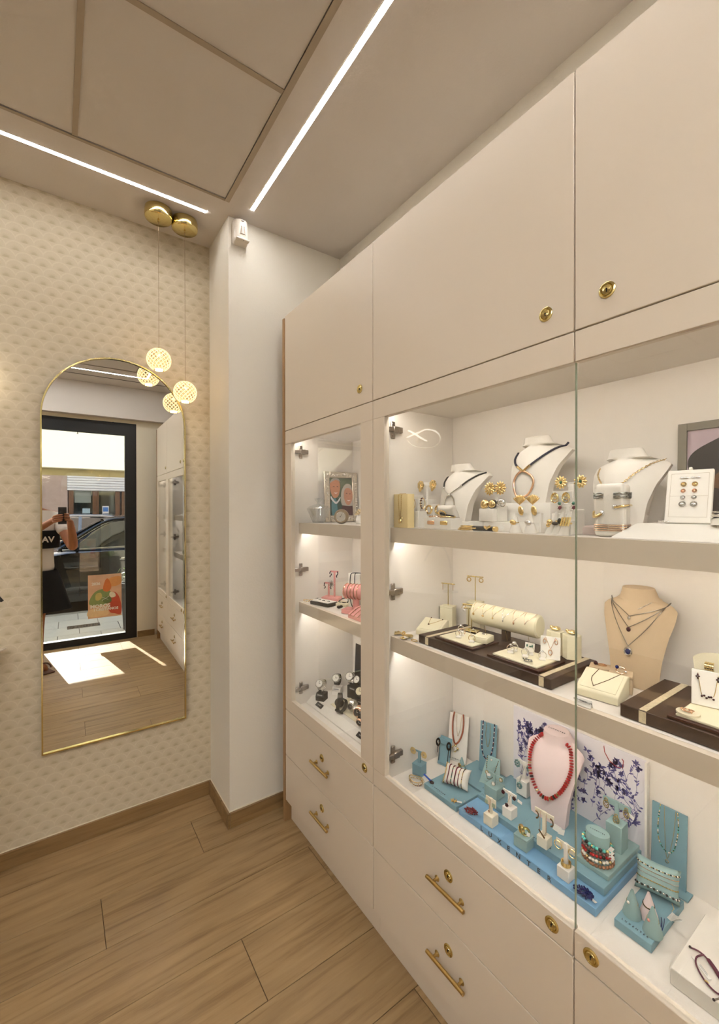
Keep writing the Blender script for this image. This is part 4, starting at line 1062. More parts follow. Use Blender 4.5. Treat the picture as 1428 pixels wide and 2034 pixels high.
bp_ = block('big white plinth under the larger bust', 1.125, .722, ZA, .172, .13, .078, WHITE)
b2, S2 = bust('larger white linen bust on the plinth with the gold ring pendant', 1.085, .712, ZA+.0785, .188, .168, LINEN, al=.02, curl=.75, thk=.20)
e = on(b2, 'necklace', 'navy cord necklace with a large wavy gold ring pendant', 'necklace')
for K in ([(-.058, .148), (-.060, .135), (-.048, .115), (-.030, .103)], [(.070, .168), (.058, .152), (.035, .125), (.012, .104)]):
    ob('cord', MB().tube(drape(S2, K, 6, .003), .003, 8), NAVY, e)
ob('gold_end', MB().tube(drape(S2, [(-.030, .103), (-.02, .097), (-.008, .088)], 4, .004), .0034, 8).tube(drape(S2, [(.012, .104), (.004, .097), (-.006, .088)], 4, .004), .0034, 8), GOLD, e)
q = MB(); pr_ = []
for i in range(40):
    a = 2*PI*i/40; R = .0345*(1+.035*math.sin(3*a+.6)+.02*math.sin(5*a)); pr_.append(S2(-.008+R*.92*math.cos(a), .052+R*1.05*math.sin(a), .0045+.001*math.sin(2*a)))
q.tube(pr_, .0031, 10, True); ob('ring_pendant', q, ROSE, e)
# two ring cones, leaf earrings
for k, (yy, m_) in enumerate(((.676, GOLD), (.633, SILV))):
    cn = cone(['white ring cone with the gold-stone ring before the plinth', 'white ring cone with the silver-stone ring before the plinth'][k], .966, yy, ZA, .0155, .050, WHITE)
    e = on(cn, 'ring', ['gold ring with a chunky nugget on a white cone', 'silver ring with a chunky clear stone on a white cone'][k], 'ring')
    ob('band', MB().torus((0, 0, .026), .0088, .0012, seg=24), m_, e); ob('nugget', MB().sph((0, -.010, .027), (.010, .006, .007), 7, 5, rot=(.2, .3, 0)), m_ if k == 0 else CRYS, e)
t = block('white card carrier with the fluted gold leaf earrings', 1.012, .667, ZA+.0005, .075, .012, .050, WHITE)
def fan(e, s):
    b = MB()
    for k in range(9):
        a = -.9+1.8*k/8; b.sph((math.sin(a)*.011, -.002, math.cos(a)*.011-.004), (.0028, .0028, .014), 8, 6, rot=(0, a, 0))
    ob('flutes', b, GOLD, e, kind='stuff'); ob('leaf', MB().sph((.004, -.003, -.022), (.008, .003, .013), 12, 6, rot=(0, -.3, 0)), GOLD, e)
earpair('earring', t, 'big fluted fan-shaped gold earring', .019, .078, fan, y=-.011)
# daisy, spiral and jewelled earrings on stacked T stands
t = tstand('white T stand of the daisy earrings, tallest of the cluster by the glass edge', 1.02, .556, ZA, .04, .06, .060, WHITE, bar=.056, tw=.012, pw=.014)
earpair('earring', t, 'gold daisy earring with a green stone', .024, .126, lambda e, s: flower(e, s, .0165, 11, GOLDD, EMER, .32), y=-.008)
t = tstand('white T stand of the gold spiral earrings', 1.0, .568, ZA, .036, .05, .045, WHITE, bar=.05, tw=.018, pw=.012)
def spiral(e, s):
    b = MB()
    for k, R in enumerate((.0035, .0075, .0115)): b.torus((0, -.001*k, -.003*k), R, .0016, rot=(PI/2, 0, 0), seg=28, sx=.78)
    ob('spiral', b, GOLDD, e, kind='stuff')
earpair('earring', t, 'gold spiral earring on a white card', .014, .094, spiral, y=-.010)
t = tstand('low white T stand with the red and green jewelled earrings', .988, .548, ZA, .030, .035, .035, WHITE, bar=.04, tw=.008)
def cluster(e, s):
    ob('green_stone', MB().sph((0, -.002, .002), .004, 10, 8), EMER, e); ob('red_stone', MB().sph((.001, -.002, -.008), .0045, 10, 8), BURG, e)
    b = MB()
    for k in range(8): b.sph((.0055*math.cos(k*PI/4), -.002, -.004+.009*math.sin(k*PI/4)), .0016, 6, 4)
    ob('pave', b, CRYS, e, kind='stuff')
earpair('earring', t, 'small earring with green and red stones', .017, .072, cluster, y=-.006)
for k, yy in enumerate((.585, .565, .545)):
    t = thing('ring_cone', f'slanted white ring cone, {["first", "second", "third"][k]} of three counted from the pillar side', 'ring cone', (.972-.006*k, yy, ZA), A0)
    b = MB(); pr = None
    for q in range(9):
        f_ = q/8; r_ = .0125*(1-f_*.78); cx_ = .018*f_; cz_ = .055*f_
        r = b.ring([V((cx_+r_*math.cos(a), r_*math.sin(a), cz_)) for a in [2*PI*i/20 for i in range(20)]])
        if pr: b.bridge(pr, r)
        else: b.cap(r, True)
        pr = r
    b.cap(pr); ob('cone', b, WHITE, t)
    e = thing('ring', ['round gold ball ring on a slanted white cone', 'ring with two black oval stones on a slanted white cone', 'broad striped gold ring on a slanted white cone'][k], 'ring', t.location, A0)
    c_ = V((.010, 0, .030)); b = MB().torus(c_, .0100, .0016, rot=(0, .31, 0), seg=24); ob('band', b, GOLD, e)
    if k == 0: ob('ball', MB().sph(c_+V((-.004, -.010, 0)), .007, 14, 10).sph(c_+V((-.008, -.010, -.008)), .005, 12, 8), GOLD, e)
    if k == 1: ob('stone', MB().sph(c_+V((-.006, -.012, -.003)), (.008, .005, .0045), 14, 8), BLACK, e); ob('stone', MB().sph(c_+V((.005, -.012, .003)), (.0045, .005, .007), 14, 8), BLACK, e)
    if k == 2:
        b = MB()
        for q in range(4): b.tube([c_+V((-.010+.006*q, -.011, -.008)), c_+V((-.004+.006*q, -.011, .012))], .0023, 8)
        ob('stripes', b, GOLDD, e, kind='stuff')
# ---------------------------------------------------------------- level A, camera-side cabinet
block('long low pinkish riser card behind the bracelet block', 1.115, .485, ZA, .19, .17, .018, mat('pinkish card', '#d9c6bc', .7))
b3, S3 = bust('white linen bust with the gold link chain, left of the framed photo', 1.085, .477, ZA+.0185, .186, .164, LINEN, al=.02, curl=.75, thk=.20)
e = on(b3, 'necklace', 'long gold oval-link chain necklace on the white bust', 'necklace')
for nm_, K in (('chain', [(-.060, .142), (-.056, .125), (-.035, .100), (-.012, .082)]), ('chain', [(.068, .158), (.05, .142), (.022, .112), (-.006, .082)])):
    p = drape(S3, K, 8, .002)
    b = MB()
    for q, (pp, tg) in enumerate(walk(p, .0055)):
        qm = tg.to_track_quat('X', 'Z').to_matrix().to_4x4(); b.torus((0, 0, 0), .0022, .0006, seg=12, rs=5, sx=1.4, M=None) if False else None
        X = TR(*pp) @ qm @ RX(PI/2 if q % 2 else 0); n0 = len(b.bm.verts); b.torus((0, 0, 0), .0020, .0006, seg=12, rs=5, sx=1.7)
        b.bm.verts.ensure_lookup_table()
        for v in b.bm.verts[n0:]: v.co = X @ v.co
    ob(nm_, b, GOLD, e, kind='stuff')
e = thing('necklace', 'thin gold chain hanging down behind the white bust', 'necklace', (1.20, .395, ZA+.001), A0)
chain('chain', [V((0, 0, .0)), V((.001, 0, .06)), V((0, 0, .125))], .0013, ROSE, e)
# bracelet block with three cuffs
t = thing('bracelet_block', 'upright rounded white block wearing three cuff bracelets', 'bracelet display', (1.0, .455, ZA), A0+.1)
b = MB(); b.box((0, 0, .058), (.062, .042, .116), bev=.010, seg=4); ob('cushion', b, LINEN, t)
def cuff(label, zc, m, h, gap_, n=4, tilt=0, thick=.0012):
    e = on(t, 'bracelet', label, 'bracelet')
    W2, D2 = .0335, .0235
    pts = []
    for i in range(41):
        a = -PI/2+gap_+(2*PI-2*gap_)*i/40
        ca, sa = math.cos(a), math.sin(a)
        k = (abs(ca)**4+abs(sa)**4)**-.25
        pts.append(V((W2*ca*k, D2*sa*k, zc+tilt*ca*.01)))
    return e, pts
e, p = cuff('braided silver cuff at the top of the white bracelet block', .090, SILV, .012, .30)
b = MB()
for dz in (-.0045, -.0015, .0015, .0045): b.tube([V((q.x, q.y, q.z+dz+.0012*math.sin(i*1.9+dz*900))) for i, q in enumerate(p)], .0019, 6)
ob('braid', b, mat('oxidised silver', '#8f908a', .3, 1., vary=.5, vscale=400), e, kind='stuff')
e, p = cuff('smooth open gold cuff with jewelled ends on the white bracelet block', .062, GOLD, .01, .36, tilt=.7)
p = [V((q.x, q.y, q.z-.012*(1 if q.y < -.01 and q.x < -.0 else 0)*min(1, abs(q.x+.0)/.02))) for q in p]
ob('cuff', MB().tube(p, [.0052-.0026*abs(math.sin(PI*i/40)) for i in range(41)], 10, flat=.6), GOLDD, e)
ob('jewelled_tip', MB().sph(p[0], (.005, .004, .006), 10, 8), CRYS, e); ob('jewelled_tip', MB().sph(p[-1], (.005, .004, .006), 10, 8), CRYS, e)
e, p = cuff('wide rose gold bangle of four fine rows low on the white bracelet block', .020, ROSE, .012, .02)
b = MB()
for dz in (-.006, -.002, .002, .006): b.tube([q+V((0, 0, dz)) for q in p], .0012, 6)
ob('rows', b, ROSE, e, kind='stuff')
# sloping platform, board with studs, framed photo
t = thing('sloped_platform', 'wide low white platform with a sloping front below the framed photo', 'display platform', (1.03, .205, ZA), A0)
b = MB(); M_ = RZ(0)
prof = [(-.075, 0), (-.02, .030), (.10, .030), (.10, 0)]
a_ = b.ring([V((-.205 if y_ > -.07 else -.235, y_, z_)) for y_, z_ in prof]); c_ = b.ring([V((.30, y_, z_)) for y_, z_ in prof]); b.cap(a_, True); b.cap(c_); b.bridge(a_, c_)
ob('body', b, WHITE, t, smooth=False)
bo = thing('earring_board', 'tilted white board with five rows of stud earrings', 'earring board', (1.055, .335, ZA+.0305), A0+.12, None, -.30)
ob('board', MB().box((0, 0, .058), (.078, .010, .116), bev=.0015), WHITE, bo)
ob('inset_line', MB().box((0, -.0052, .058), (.064, .0004, .0006)).box((-.032, -.0052, .06), (.0006, .0004, .095)).box((.032, -.0052, .06), (.0006, .0004, .095)).box((0, -.0052, .0125), (.064, .0004, .0006)).box((0, -.0052, .1075), (.064, .0004, .0006)), mat('pressed line', '#c9bda8', .6), bo, smooth=False, kind='stuff')
ob('hook', MB().box((0, -.001, .119), (.006, .008, .006), bev=.001), WHITE, bo)
rows = (('silver bow-shaped', SILV), ('round gold', GOLD), ('small gold-rimmed', ROSE), ('small silver-rimmed', SILV), ('largest round silver', SILV))
for k, (nm_, m_) in enumerate(rows):
    for s, w_ in ((-1, 'the one nearer the pillar'), (1, 'the one nearer the camera')):
        e = on(bo, 'earring', f'{nm_} stud earring in row {["one", "two", "three", "four", "five"][k]} from the top of the tilted board, {w_}', 'earring', 'stud earrings on the tilted board')
        e['label'] = f'{nm_} stud on the tilted board, {w_}'
        c_ = V((s*.0095, -.0062, .098-.0145*k-.0))
        R_s = (.0045, .0042, .0034, .0038, .0055)[k]
        if k == 0: ob('stud', MB().sph(c_+V((-.004, 0, 0)), (.004, .0018, .0022), 10, 6).sph(c_+V((.004, 0, 0)), (.004, .0018, .0022), 10, 6), m_, e)
        else: ob('rim', MB().torus(c_, R_s, .0011, rot=(PI/2, 0, 0), seg=20, rs=6), m_, e); ob('stone', MB().sph(c_, (R_s*.62, .0016, R_s*.62), 10, 6), CRYS if k > 2 else m_, e)
t = thing('ring', 'bold silver ring with a swirled top on a small white stand at the right edge', 'ring', (1.005, .270, ZA+.0305), A0)
ob('holder', MB().lathe([(0, 0), (.012, 0), (.010, .012), (0, .013)], seg=20), WHITE, t)
b = MB()
for k in range(3): b.torus((0, 0, .014+.003*k), .0115-.001*k, .0018, rot=(.35*(k-1), .3*(k-1), 0), seg=24)
ob('band', b, SILV, t, kind='stuff')
t = thing('earring', 'tiny silver earring lying at the foot of the tilted board', 'earring', (.985, .352, ZA+.0335), A0)
ob('stud', MB().sph((0, 0, .002), (.004, .002, .002), 8, 6).sph((.007, .001, .002), (.004, .002, .002), 8, 6).sph((-.007, .001, .002), (.003, .002, .002), 8, 6), SILV, t, kind='stuff')
t = thing('picture_frame', 'grey framed fashion photo of a person in a black hat, leaning at the back', 'picture frame', (1.215, .205, ZA+.0005), A0, None, -.04)
FW, FH = .40, .262
fr = MB()
for a, b in (((-FW/2, -.008, 0), (-FW/2+.018, .004, FH)), ((FW/2-.018, -.008, 0), (FW/2, .004, FH)), ((-FW/2+.018, -.008, 0), (FW/2-.018, .004, .018)), ((-FW/2+.018, -.008, FH-.018), (FW/2-.018, .004, FH))): fr.bx(a, b, bev=.0008)
ob('frame', fr, mat('grey wood frame', '#80796a', .5), t)
pr_ = ob('print', MB().bx((-FW/2+.018, -.003, .018), (FW/2-.018, .0, FH-.018)), mat('photo backdrop', '#b9a6ad', .5), t, smooth=False)
def shp(nm, colr, pts, k, y=-.0032, par=None, vs_=30, va=.15):
    q = MB(); q.prism([(p.x, p.y) for p in spline([(a, b, 0) for a, b in pts], 6, True)], .0003, TR(0, y-.0004*k, 0) @ RX(PI/2))
    return ob(nm, q, mat('print '+colr, colr, .5, vary=va, vscale=vs_), par or pr_, smooth=False)
shp('printed_hat', '#2c2625', [(-.178, .15), (-.176, .185), (-.14, .212), (-.07, .238), (.05, .24), (.12, .20), (.05, .15), (-.06, .13), (-.15, .125)], 0)
shp('printed_hair', '#6b4a30', [(-.175, .10), (-.165, .128), (-.13, .135), (-.09, .19), (-.05, .215), (.0, .15), (.0, .05), (-.05, .02), (-.10, .08)], 1, vs_=14, va=.6)
shp('printed_hair', '#9b7350', [(-.12, .11), (-.09, .155), (-.055, .20), (-.05, .19), (-.08, .12)], 2, vs_=60, va=.5)
shp('printed_coat', '#2a2324', [(-.176, .055), (-.16, .10), (-.12, .105), (-.08, .06), (-.06, .02), (-.175, .02)], 2)
shp('printed_face', '#c2917a', [(.02, .09), (.03, .18), (.08, .19), (.10, .12), (.07, .08)], 2)
# ================================================================ level A, narrow cabinet (unit by the pillar)
CRG = glass_pane('cut crystal', (.88, .90, .90), .2)
t = thing('crystal_bowl', 'lidded cut-crystal bowl on the top shelf of the narrow cabinet', 'bowl', (.995, 1.745, ZA), A0)
b = MB(); n = 24
def cr(prof):
    for (r, z, d) in prof: yield [V((r*(1+(d if i % 2 else -d))*math.cos(2*PI*i/n), r*(1+(d if i % 2 else -d))*math.sin(2*PI*i/n), z)) for i in range(n)]
pr = None
for ring_ in cr([(.020, 0, .12), (.026, .004, .10), (.040, .035, .05), (.055, .066, .03), (.050, .068, .02), (.034, .035, .03), (.018, .008, 0)]):
    r = b.ring(ring_)
    if pr: b.bridge(pr, r)
    else: b.cap(r, True)
    pr = r
b.cap(pr); ob('bowl', b, CRG, t, ang=12)
b = MB(); pr = None
for ring_ in cr([(.050, .069, .02), (.047, .073, .03), (.024, .084, .04), (.008, .088, 0), (.007, .096, 0), (.018, .112, .12), (.004, .115, 0)]):
    r = b.ring(ring_)
    if pr: b.bridge(pr, r)
    else: b.cap(r, True)
    pr = r
b.cap(pr); ob('lid', b, CRG, t, ang=12)
ob('rim_edge', MB().torus((0, 0, .067), .053, .0009, seg=40, rs=5), SILV, t)
t = thing('picture_frame', 'ornate silver-framed portrait of a smiling older couple', 'picture frame', (1.139, 1.772, ZA+.0005), -.08, None, -.06)
FW, FH = .185, .245; ORN = mat('embossed silver frame', '#cfc6b4', .3, .8, vary=.25, vscale=120, bump=1.0, bscale=180)
fr = MB()
for a, b_ in (((-FW/2, -.010, 0), (-FW/2+.030, .0, FH)), ((FW/2-.030, -.010, 0), (FW/2, .0, FH)), ((-FW/2+.030, -.010, 0), (FW/2-.030, .0, .032)), ((-FW/2+.030, -.010, FH-.030), (FW/2-.030, .0, FH))): fr.bx(a, b_, bev=.003)
fo = ob('frame', fr, ORN, t)
b = MB(); random.seed(11)
for i in range(90):
    s = i/90*4; q = s % 1
    q = .09+.82*q; c = [(-FW/2+.015, FH*q), (-FW/2+FW*q, FH-.015), (FW/2-.015, FH*(1-q)), (FW/2-FW*q, .017)][int(s)]
    b.torus((c[0]+random.uniform(-.006, .006), -.0105, c[1]+random.uniform(-.006, .006)), random.uniform(.002, .005), .0011, rot=(PI/2, 0, 0), seg=10, rs=4)
ob('ornament', b, SILV, fo, kind='stuff')
pr_ = ob('print', MB().bx((-FW/2+.030, -.004, .032), (FW/2-.030, -.001, FH-.030)), mat('portrait backdrop', '#5e6a52', .5, vary=.3, vscale=10), t, smooth=False)
def sh3(nm, colr, pts, k, va=.12): return shp(nm, colr, pts, k, y=-.0042, par=pr_, va=va)
sh3('printed_jumper', '#2c4436', [(-.062, .033), (-.062, .10), (-.05, .125), (-.02, .115), (.005, .08), (.005, .033)], 0)
sh3('printed_shirt', '#4f7f86', [(-.05, .033), (-.052, .10), (-.03, .115), (-.022, .07), (-.02, .033)], 1)
sh3('printed_dress', '#4a2a24', [(.0, .033), (.01, .09), (.04, .10), (.060, .08), (.062, .033)], 1)
sh3('printed_collar', '#d8d8d8', [(-.055, .125), (-.03, .098), (-.005, .122), (-.01, .105), (-.03, .088), (-.055, .11)], 2)
sh3('printed_face', '#c48a68', [(-.058, .15), (-.058, .19), (-.035, .207), (-.010, .20), (-.005, .165), (-.018, .125), (-.042, .118)], 3)
sh3('printed_hair', '#a8a39a', [(-.060, .19), (-.045, .212), (-.015, .212), (-.002, .195), (-.01, .2), (-.03, .205)], 4)
sh3('printed_hair', '#b8b0a4', [(.0, .09), (.002, .15), (.025, .185), (.050, .185), (.062, .16), (.062, .10), (.06, .08), (.02, .08)], 3)
sh3('printed_face', '#c68f72', [(.014, .125), (.02, .158), (.04, .168), (.062, .15), (.062, .115), (.045, .085), (.025, .09)], 4)
for cx_, cz_, k in ((-.040, .172, 5), (-.020, .172, 5), (.030, .140, 6), (.048, .138, 6)): sh3('printed_eye', '#2a1c18', [(cx_-.005, cz_), (cx_, cz_+.002), (cx_+.005, cz_), (cx_, cz_-.0015)], k)
for cx_, cz_, k in ((-.03, .142, 5), (.040, .106, 6)): sh3('printed_smile', '#f2e6e0', [(cx_-.010, cz_+.002), (cx_, cz_-.004), (cx_+.010, cz_+.002), (cx_, cz_-.0005)], k)
t = thing('table_clock', 'small rounded champagne desk clock before the portrait', 'clock', (1.0, 1.555, ZA), A0+.75)
b = MB(); b.lathe([(0, -.014), (.026, -.014), (.031, -.008), (.032, 0), (.031, .008), (.026, .014), (0, .014)], seg=36, M=TR(0, 0, .0315) @ RX(PI/2)); ob('case', b, mat('champagne metal', '#9c8c72', .3, .9), t)
ob('dial', MB().lathe([(0, .0), (.019, .0), (.019, .0012), (0, .0012)], seg=32, M=TR(0, -.0141, .0315) @ RX(PI/2)), mat('silver dial', '#b9b3a8', .3, .5), t)
ob('bezel', MB().torus((0, -.0148, .0315), .020, .0016, rot=(PI/2, 0, 0), seg=32), SILV, t)
ob('hands', MB().box((.002, -.0158, .036), (.0014, .0006, .012), rot=(0, .5, 0)).box((-.003, -.0158, .030), (.0014, .0006, .009), rot=(0, 1.7, 0)), BLACK, t)
t = thing('reed_diffuser', 'small white vase with a cream flower and a reed by the door stile', 'vase', (1.05, 1.488, ZA), A0)
ob('vase', MB().lathe([(0, 0), (.016, 0), (.019, .006), (.018, .022), (.012, .034), (.009, .036), (0, .034)], seg=24), WHITE, t)
b = MB()
for k in range(14):
    a = k*2.4; r = .004+.0012*k; b.sph((r*math.cos(a), r*math.sin(a), .050+.010*math.cos(k*.22)), (.007, .007, .004), 8, 5, rot=(.5*math.sin(a), .5*math.cos(a), 0))
ob('flower', b, mat('cream petals', '#e6d0a4', .7), t, kind='stuff')
ob('reed', MB().cyl((0, 0, .05), (-.008, .004, .118), .0011, seg=6), WHITE, t)
# ================================================================ level B, narrow cabinet
Z_ = ZB2
t = thing('earring_stand', 'pink tiered stand hung with dark earrings', 'earring stand', (1.065, 1.742, Z_), A0+.6)
ob('base', MB().box((0, 0, .010), (.085, .055, .020), bev=.002), PINK, t)
for dx, h in ((-.018, .062), (.012, .118)):
    ob('post', MB().box((dx, .004, .02+h/2), (.008, .006, h), bev=.0008), PINK, t); ob('cross_bar', MB().box((dx, .003, .02+h), (.042, .004, .008), bev=.0008), PINK, t)
def dk(e, s):
    b = MB(); rr = random.Random(int((e.location.z+e.location.x)*1e5)+s)
    for k in range(7): b.sph((rr.uniform(-.005, .005), -.002, -.004*k), (.0028, .002, .0032), 7, 5)
    ob('dangles', b, mat('dark pewter', '#3b2f33', .35, .7, vary=.5, vscale=400), e, kind='stuff')
for (dx, h, w_) in ((-.018, .062, 'lower'), (.012, .118, 'upper')):
    for s in (-1, 1):
        e = thing('earring', f'dark dangling earring on the {w_} bar of the pink stand, {"pillar" if s < 0 else "camera"} side', 'earring', t.location, t.rotation_euler.z)
        c, s_ = math.cos(e.rotation_euler.z), math.sin(e.rotation_euler.z); ox, oy = dx+s*.017, -.003
        e.location = e.location + V((c*ox-s_*oy, s_*ox+c*oy, .02+h)); dk(e, s)
e = thing('brooch', 'spiky grey brooch on the pink tiered stand', 'brooch', t.location + V((-.012, -.018, .082)), t.rotation_euler.z)
b = MB()
for k in range(12): b.cyl((0, 0, 0), (.018*math.cos(k*PI/6), -.004, .018*math.sin(k*PI/6)), .0015, .0008, 6)
ob('spikes', b, mat('grey glass beads', '#6b675f', .3, .5, vary=.4), e, kind='stuff')
t = thing('jewellery_tray', 'black-edged tray with white top and small studs', 'jewellery tray', (.990, 1.69, Z_), A0+.25)
ob('tray', MB().box((0, 0, .008), (.115, .062, .016), bev=.002), BLACK, t); ob('pad', MB().box((0, 0, .0168), (.108, .056, .002), bev=.0005), WHITE, t)
for k, (dx, dy) in enumerate(((-.025, .0), (.005, -.006), (.036, -.004))):
    e = on(t, 'earring', ['dark crescent stud near the pillar end of the black tray', 'dark crescent stud in the middle of the black tray', 'hooked dark stud near the camera end of the black tray'][k], 'earring', 'studs on the black tray')
    ob('stud', MB().torus((dx, dy, .0200), .005, .0015, seg=14, rs=5, a0=0, a1=3.6), BLKM, e)
for k, (xx, yy, m_) in enumerate(((.955, 1.79, GOLD), (.975, 1.77, GOLD), (1.02, 1.79, SILV))):
    t = thing('bracelet', ['gold bracelet nearest the hinge on the middle shelf', 'gold-beaded bracelet next to the black tray', 'silver-wire bracelet with a black bead on the middle shelf'][k], 'bracelet', (xx, yy, Z_+.0005), A0)
    chain('chain', [V((.017*math.cos(a), .012*math.sin(a), .003+.004*abs(math.sin(a*.5)))) for a in [2*PI*i/20 for i in range(21)]], .0022, m_, t)
    if k == 2: ob('bead', MB().sph((.012, -.012, .007), .006, 10, 8), BLACK, t)
t = thing('bracelet', 'black cord bracelet trailing behind the black tray', 'bracelet', (1.005, 1.752, Z_+.0005), A0)
ob('cord', MB().tube(spline([(-.045, .0, .003), (-.02, .012, .004), (.0, .004, .003), (.02, .012, .004), (.045, .006, .003), (.07, .010, .003)], 5), .0028, 6), BLKM, t)
# white board with the long dark cord necklace
t = thing('necklace_board', 'upright white board with grey side and long black cord', 'necklace board', (1.075, 1.560, Z_), A0+.35)
ob('board', MB().box((0, 0, .075), (.062, .022, .150), bev=.0015), LINEN, t)
e = on(t, 'necklace', 'long black cord necklace looped over the white board', 'necklace')
ob('cord', MB().tube(spline([(.024, .012, .1515), (.0, -.006, .153), (-.016, -.0125, .145), (-.020, -.0135, .10), (-.018, -.014, .04), (.004, -.03, .012), (.03, -.04, .008)], 8), .0018, 8).tube(spline([(.026, .012, .1515), (.014, -.006, .153), (.006, -.0125, .145), (.006, -.0135, .09)], 6), .0016, 8), BLKM, e)
t = block('low beige slab carrying the black bracelet before the white board', 1.055, 1.625, Z_, .075, .055, .013, IVORY, al=.3)
e = on(t, 'bracelet', 'black and silver beaded bracelet on the beige slab', 'bracelet')
beads('beads', [V((.024*math.cos(a), .018*math.sin(a), .0175+.012*max(0, math.sin(a)))) for a in [2*PI*i/24 for i in range(25)]], .0026, .0052, [BLACK, SILV, BLKM], e, rnd=1)
t = thing('bracelet_roll', 'round pink bracelet roll on a pink base, full of ring bands', 'bracelet display', (1.010, 1.480, Z_), A0+.5)
ob('base', MB().box((0, 0, .009), (.085, .058, .018), bev=.002), PINK, t); ob('post', MB().cyl((.012, 0, .018), (.012, 0, .062), .014), PINK, t)
ob('roll', MB().cyl((-.036, 0, .09), (.048, 0, .09), .030, seg=32), PINK, t)
for k in range(5):
    e = on(t, 'bracelet', 'fine band on the pink roll', 'bracelet', 'fine bands worn by the round pink roll'); e['label'] = ['rose band at the pillar end of the pink roll', 'thin brown band second on the pink roll', 'rose band in the middle of the pink roll', 'thin brown band fourth on the pink roll', 'rose band at the camera end of the pink roll'][k]
    ob('band', MB().torus((-.030+.015*k, 0, .09), .0315, .0018, rot=(0, PI/2, 0), seg=32, rs=6), ROSE if k % 2 == 0 else WOODB, e)
t = thing('necklace_board', 'narrow tall pink board behind the pink roll', 'necklace board', (1.085, 1.455, Z_), A0+.3, None, -.12)
ob('board', MB().box((0, 0, .09), (.05, .010, .18), bev=.0015), PINK, t)
t = thing('ring_wedge', 'pink sloping tray lined with thin dark bracelets', 'bracelet display', (.985, 1.375, Z_), A0)
b = MB(); pf = [(-.035, 0), (-.035, .014), (.0, .036), (.035, .042), (.035, 0)]
a_ = b.ring([V((-.055, y_, z_)) for y_, z_ in pf]); c_ = b.ring([V((.055, y_, z_)) for y_, z_ in pf]); b.cap(a_, True); b.cap(c_); b.bridge(a_, c_); ob('wedge', b, PINK, t, smooth=False)
for k in range(4):
    e = on(t, 'bracelet', ['brown strand at the pillar end of the pink sloping tray', 'second brown strand of the pink sloping tray', 'third brown strand of the pink sloping tray, with a dark bead', 'brown strand at the camera end of the pink sloping tray'][k], 'bracelet', 'strands on the pink sloping tray')
    x_ = -.04+.026*k; beads('beads', spline([(x_, -.036, .012), (x_, -.03, .0185), (x_+.004, .0, .0375), (x_+.006, .03, .0435)], 5), .0016, .003, [ROSE, WOODB], e)
    if k == 2: ob('bead', MB().sph((x_+.003, -.01, .034), .0035, 8, 6), BLKM, e)
t = thing('necklace', 'black fringe pendant lying at the foot of the pink roll', 'necklace', (1.005, 1.585, Z_+.0005), A0)
ob('fringe', MB().sph((0, 0, .006), (.012, .010, .006), 9, 6).sph((.012, .004, .010), (.009, .007, .006), 9, 6), BLKM, t)
# ================================================================ level C, narrow cabinet: watches
Zc = ZCF
t = thing('watch_platform', 'low white platform with a sloped front under the watches', 'display platform', (1.10, 1.494, Zc), A0)
b = MB(); pf = [(-.135, 0), (-.135, .006), (-.105, .030), (.12, .034), (.12, 0)]
a_ = b.ring([V((-.315, y_, z_)) for y_, z_ in pf]); c_ = b.ring([V((.315, y_, z_)) for y_, z_ in pf]); b.cap(a_, True); b.cap(c_); b.bridge(a_, c_); ob('platform', b, WHITE, t, smooth=False)
ob('inlay_panel', MB().box((.06, -.01, .0343), (.48, .15, .0012), rot=(.0178, 0, 0)), IVORY, t, smooth=False)
for k, yy in enumerate((1.715, 1.385)):
    t = thing('name_plate', ['small black name plate at the hinge side of the watch shelf', 'small black name plate nearer the camera on the watch shelf'][k], 'name plate', (.981, yy, Zc+.0215), A0, None, .67)
    ob('plate', MB().box((0, 0, .0), (.052, .020, .003), bev=.0008), BLACK, t); ob('lettering', MB().box((0, 0, .0017), (.026, .004, .0004)), mat('grey print', '#a8a49c', .6), t)
GREYM = mat('gunmetal', '#3c3a38', .25, .9, vary=.3)
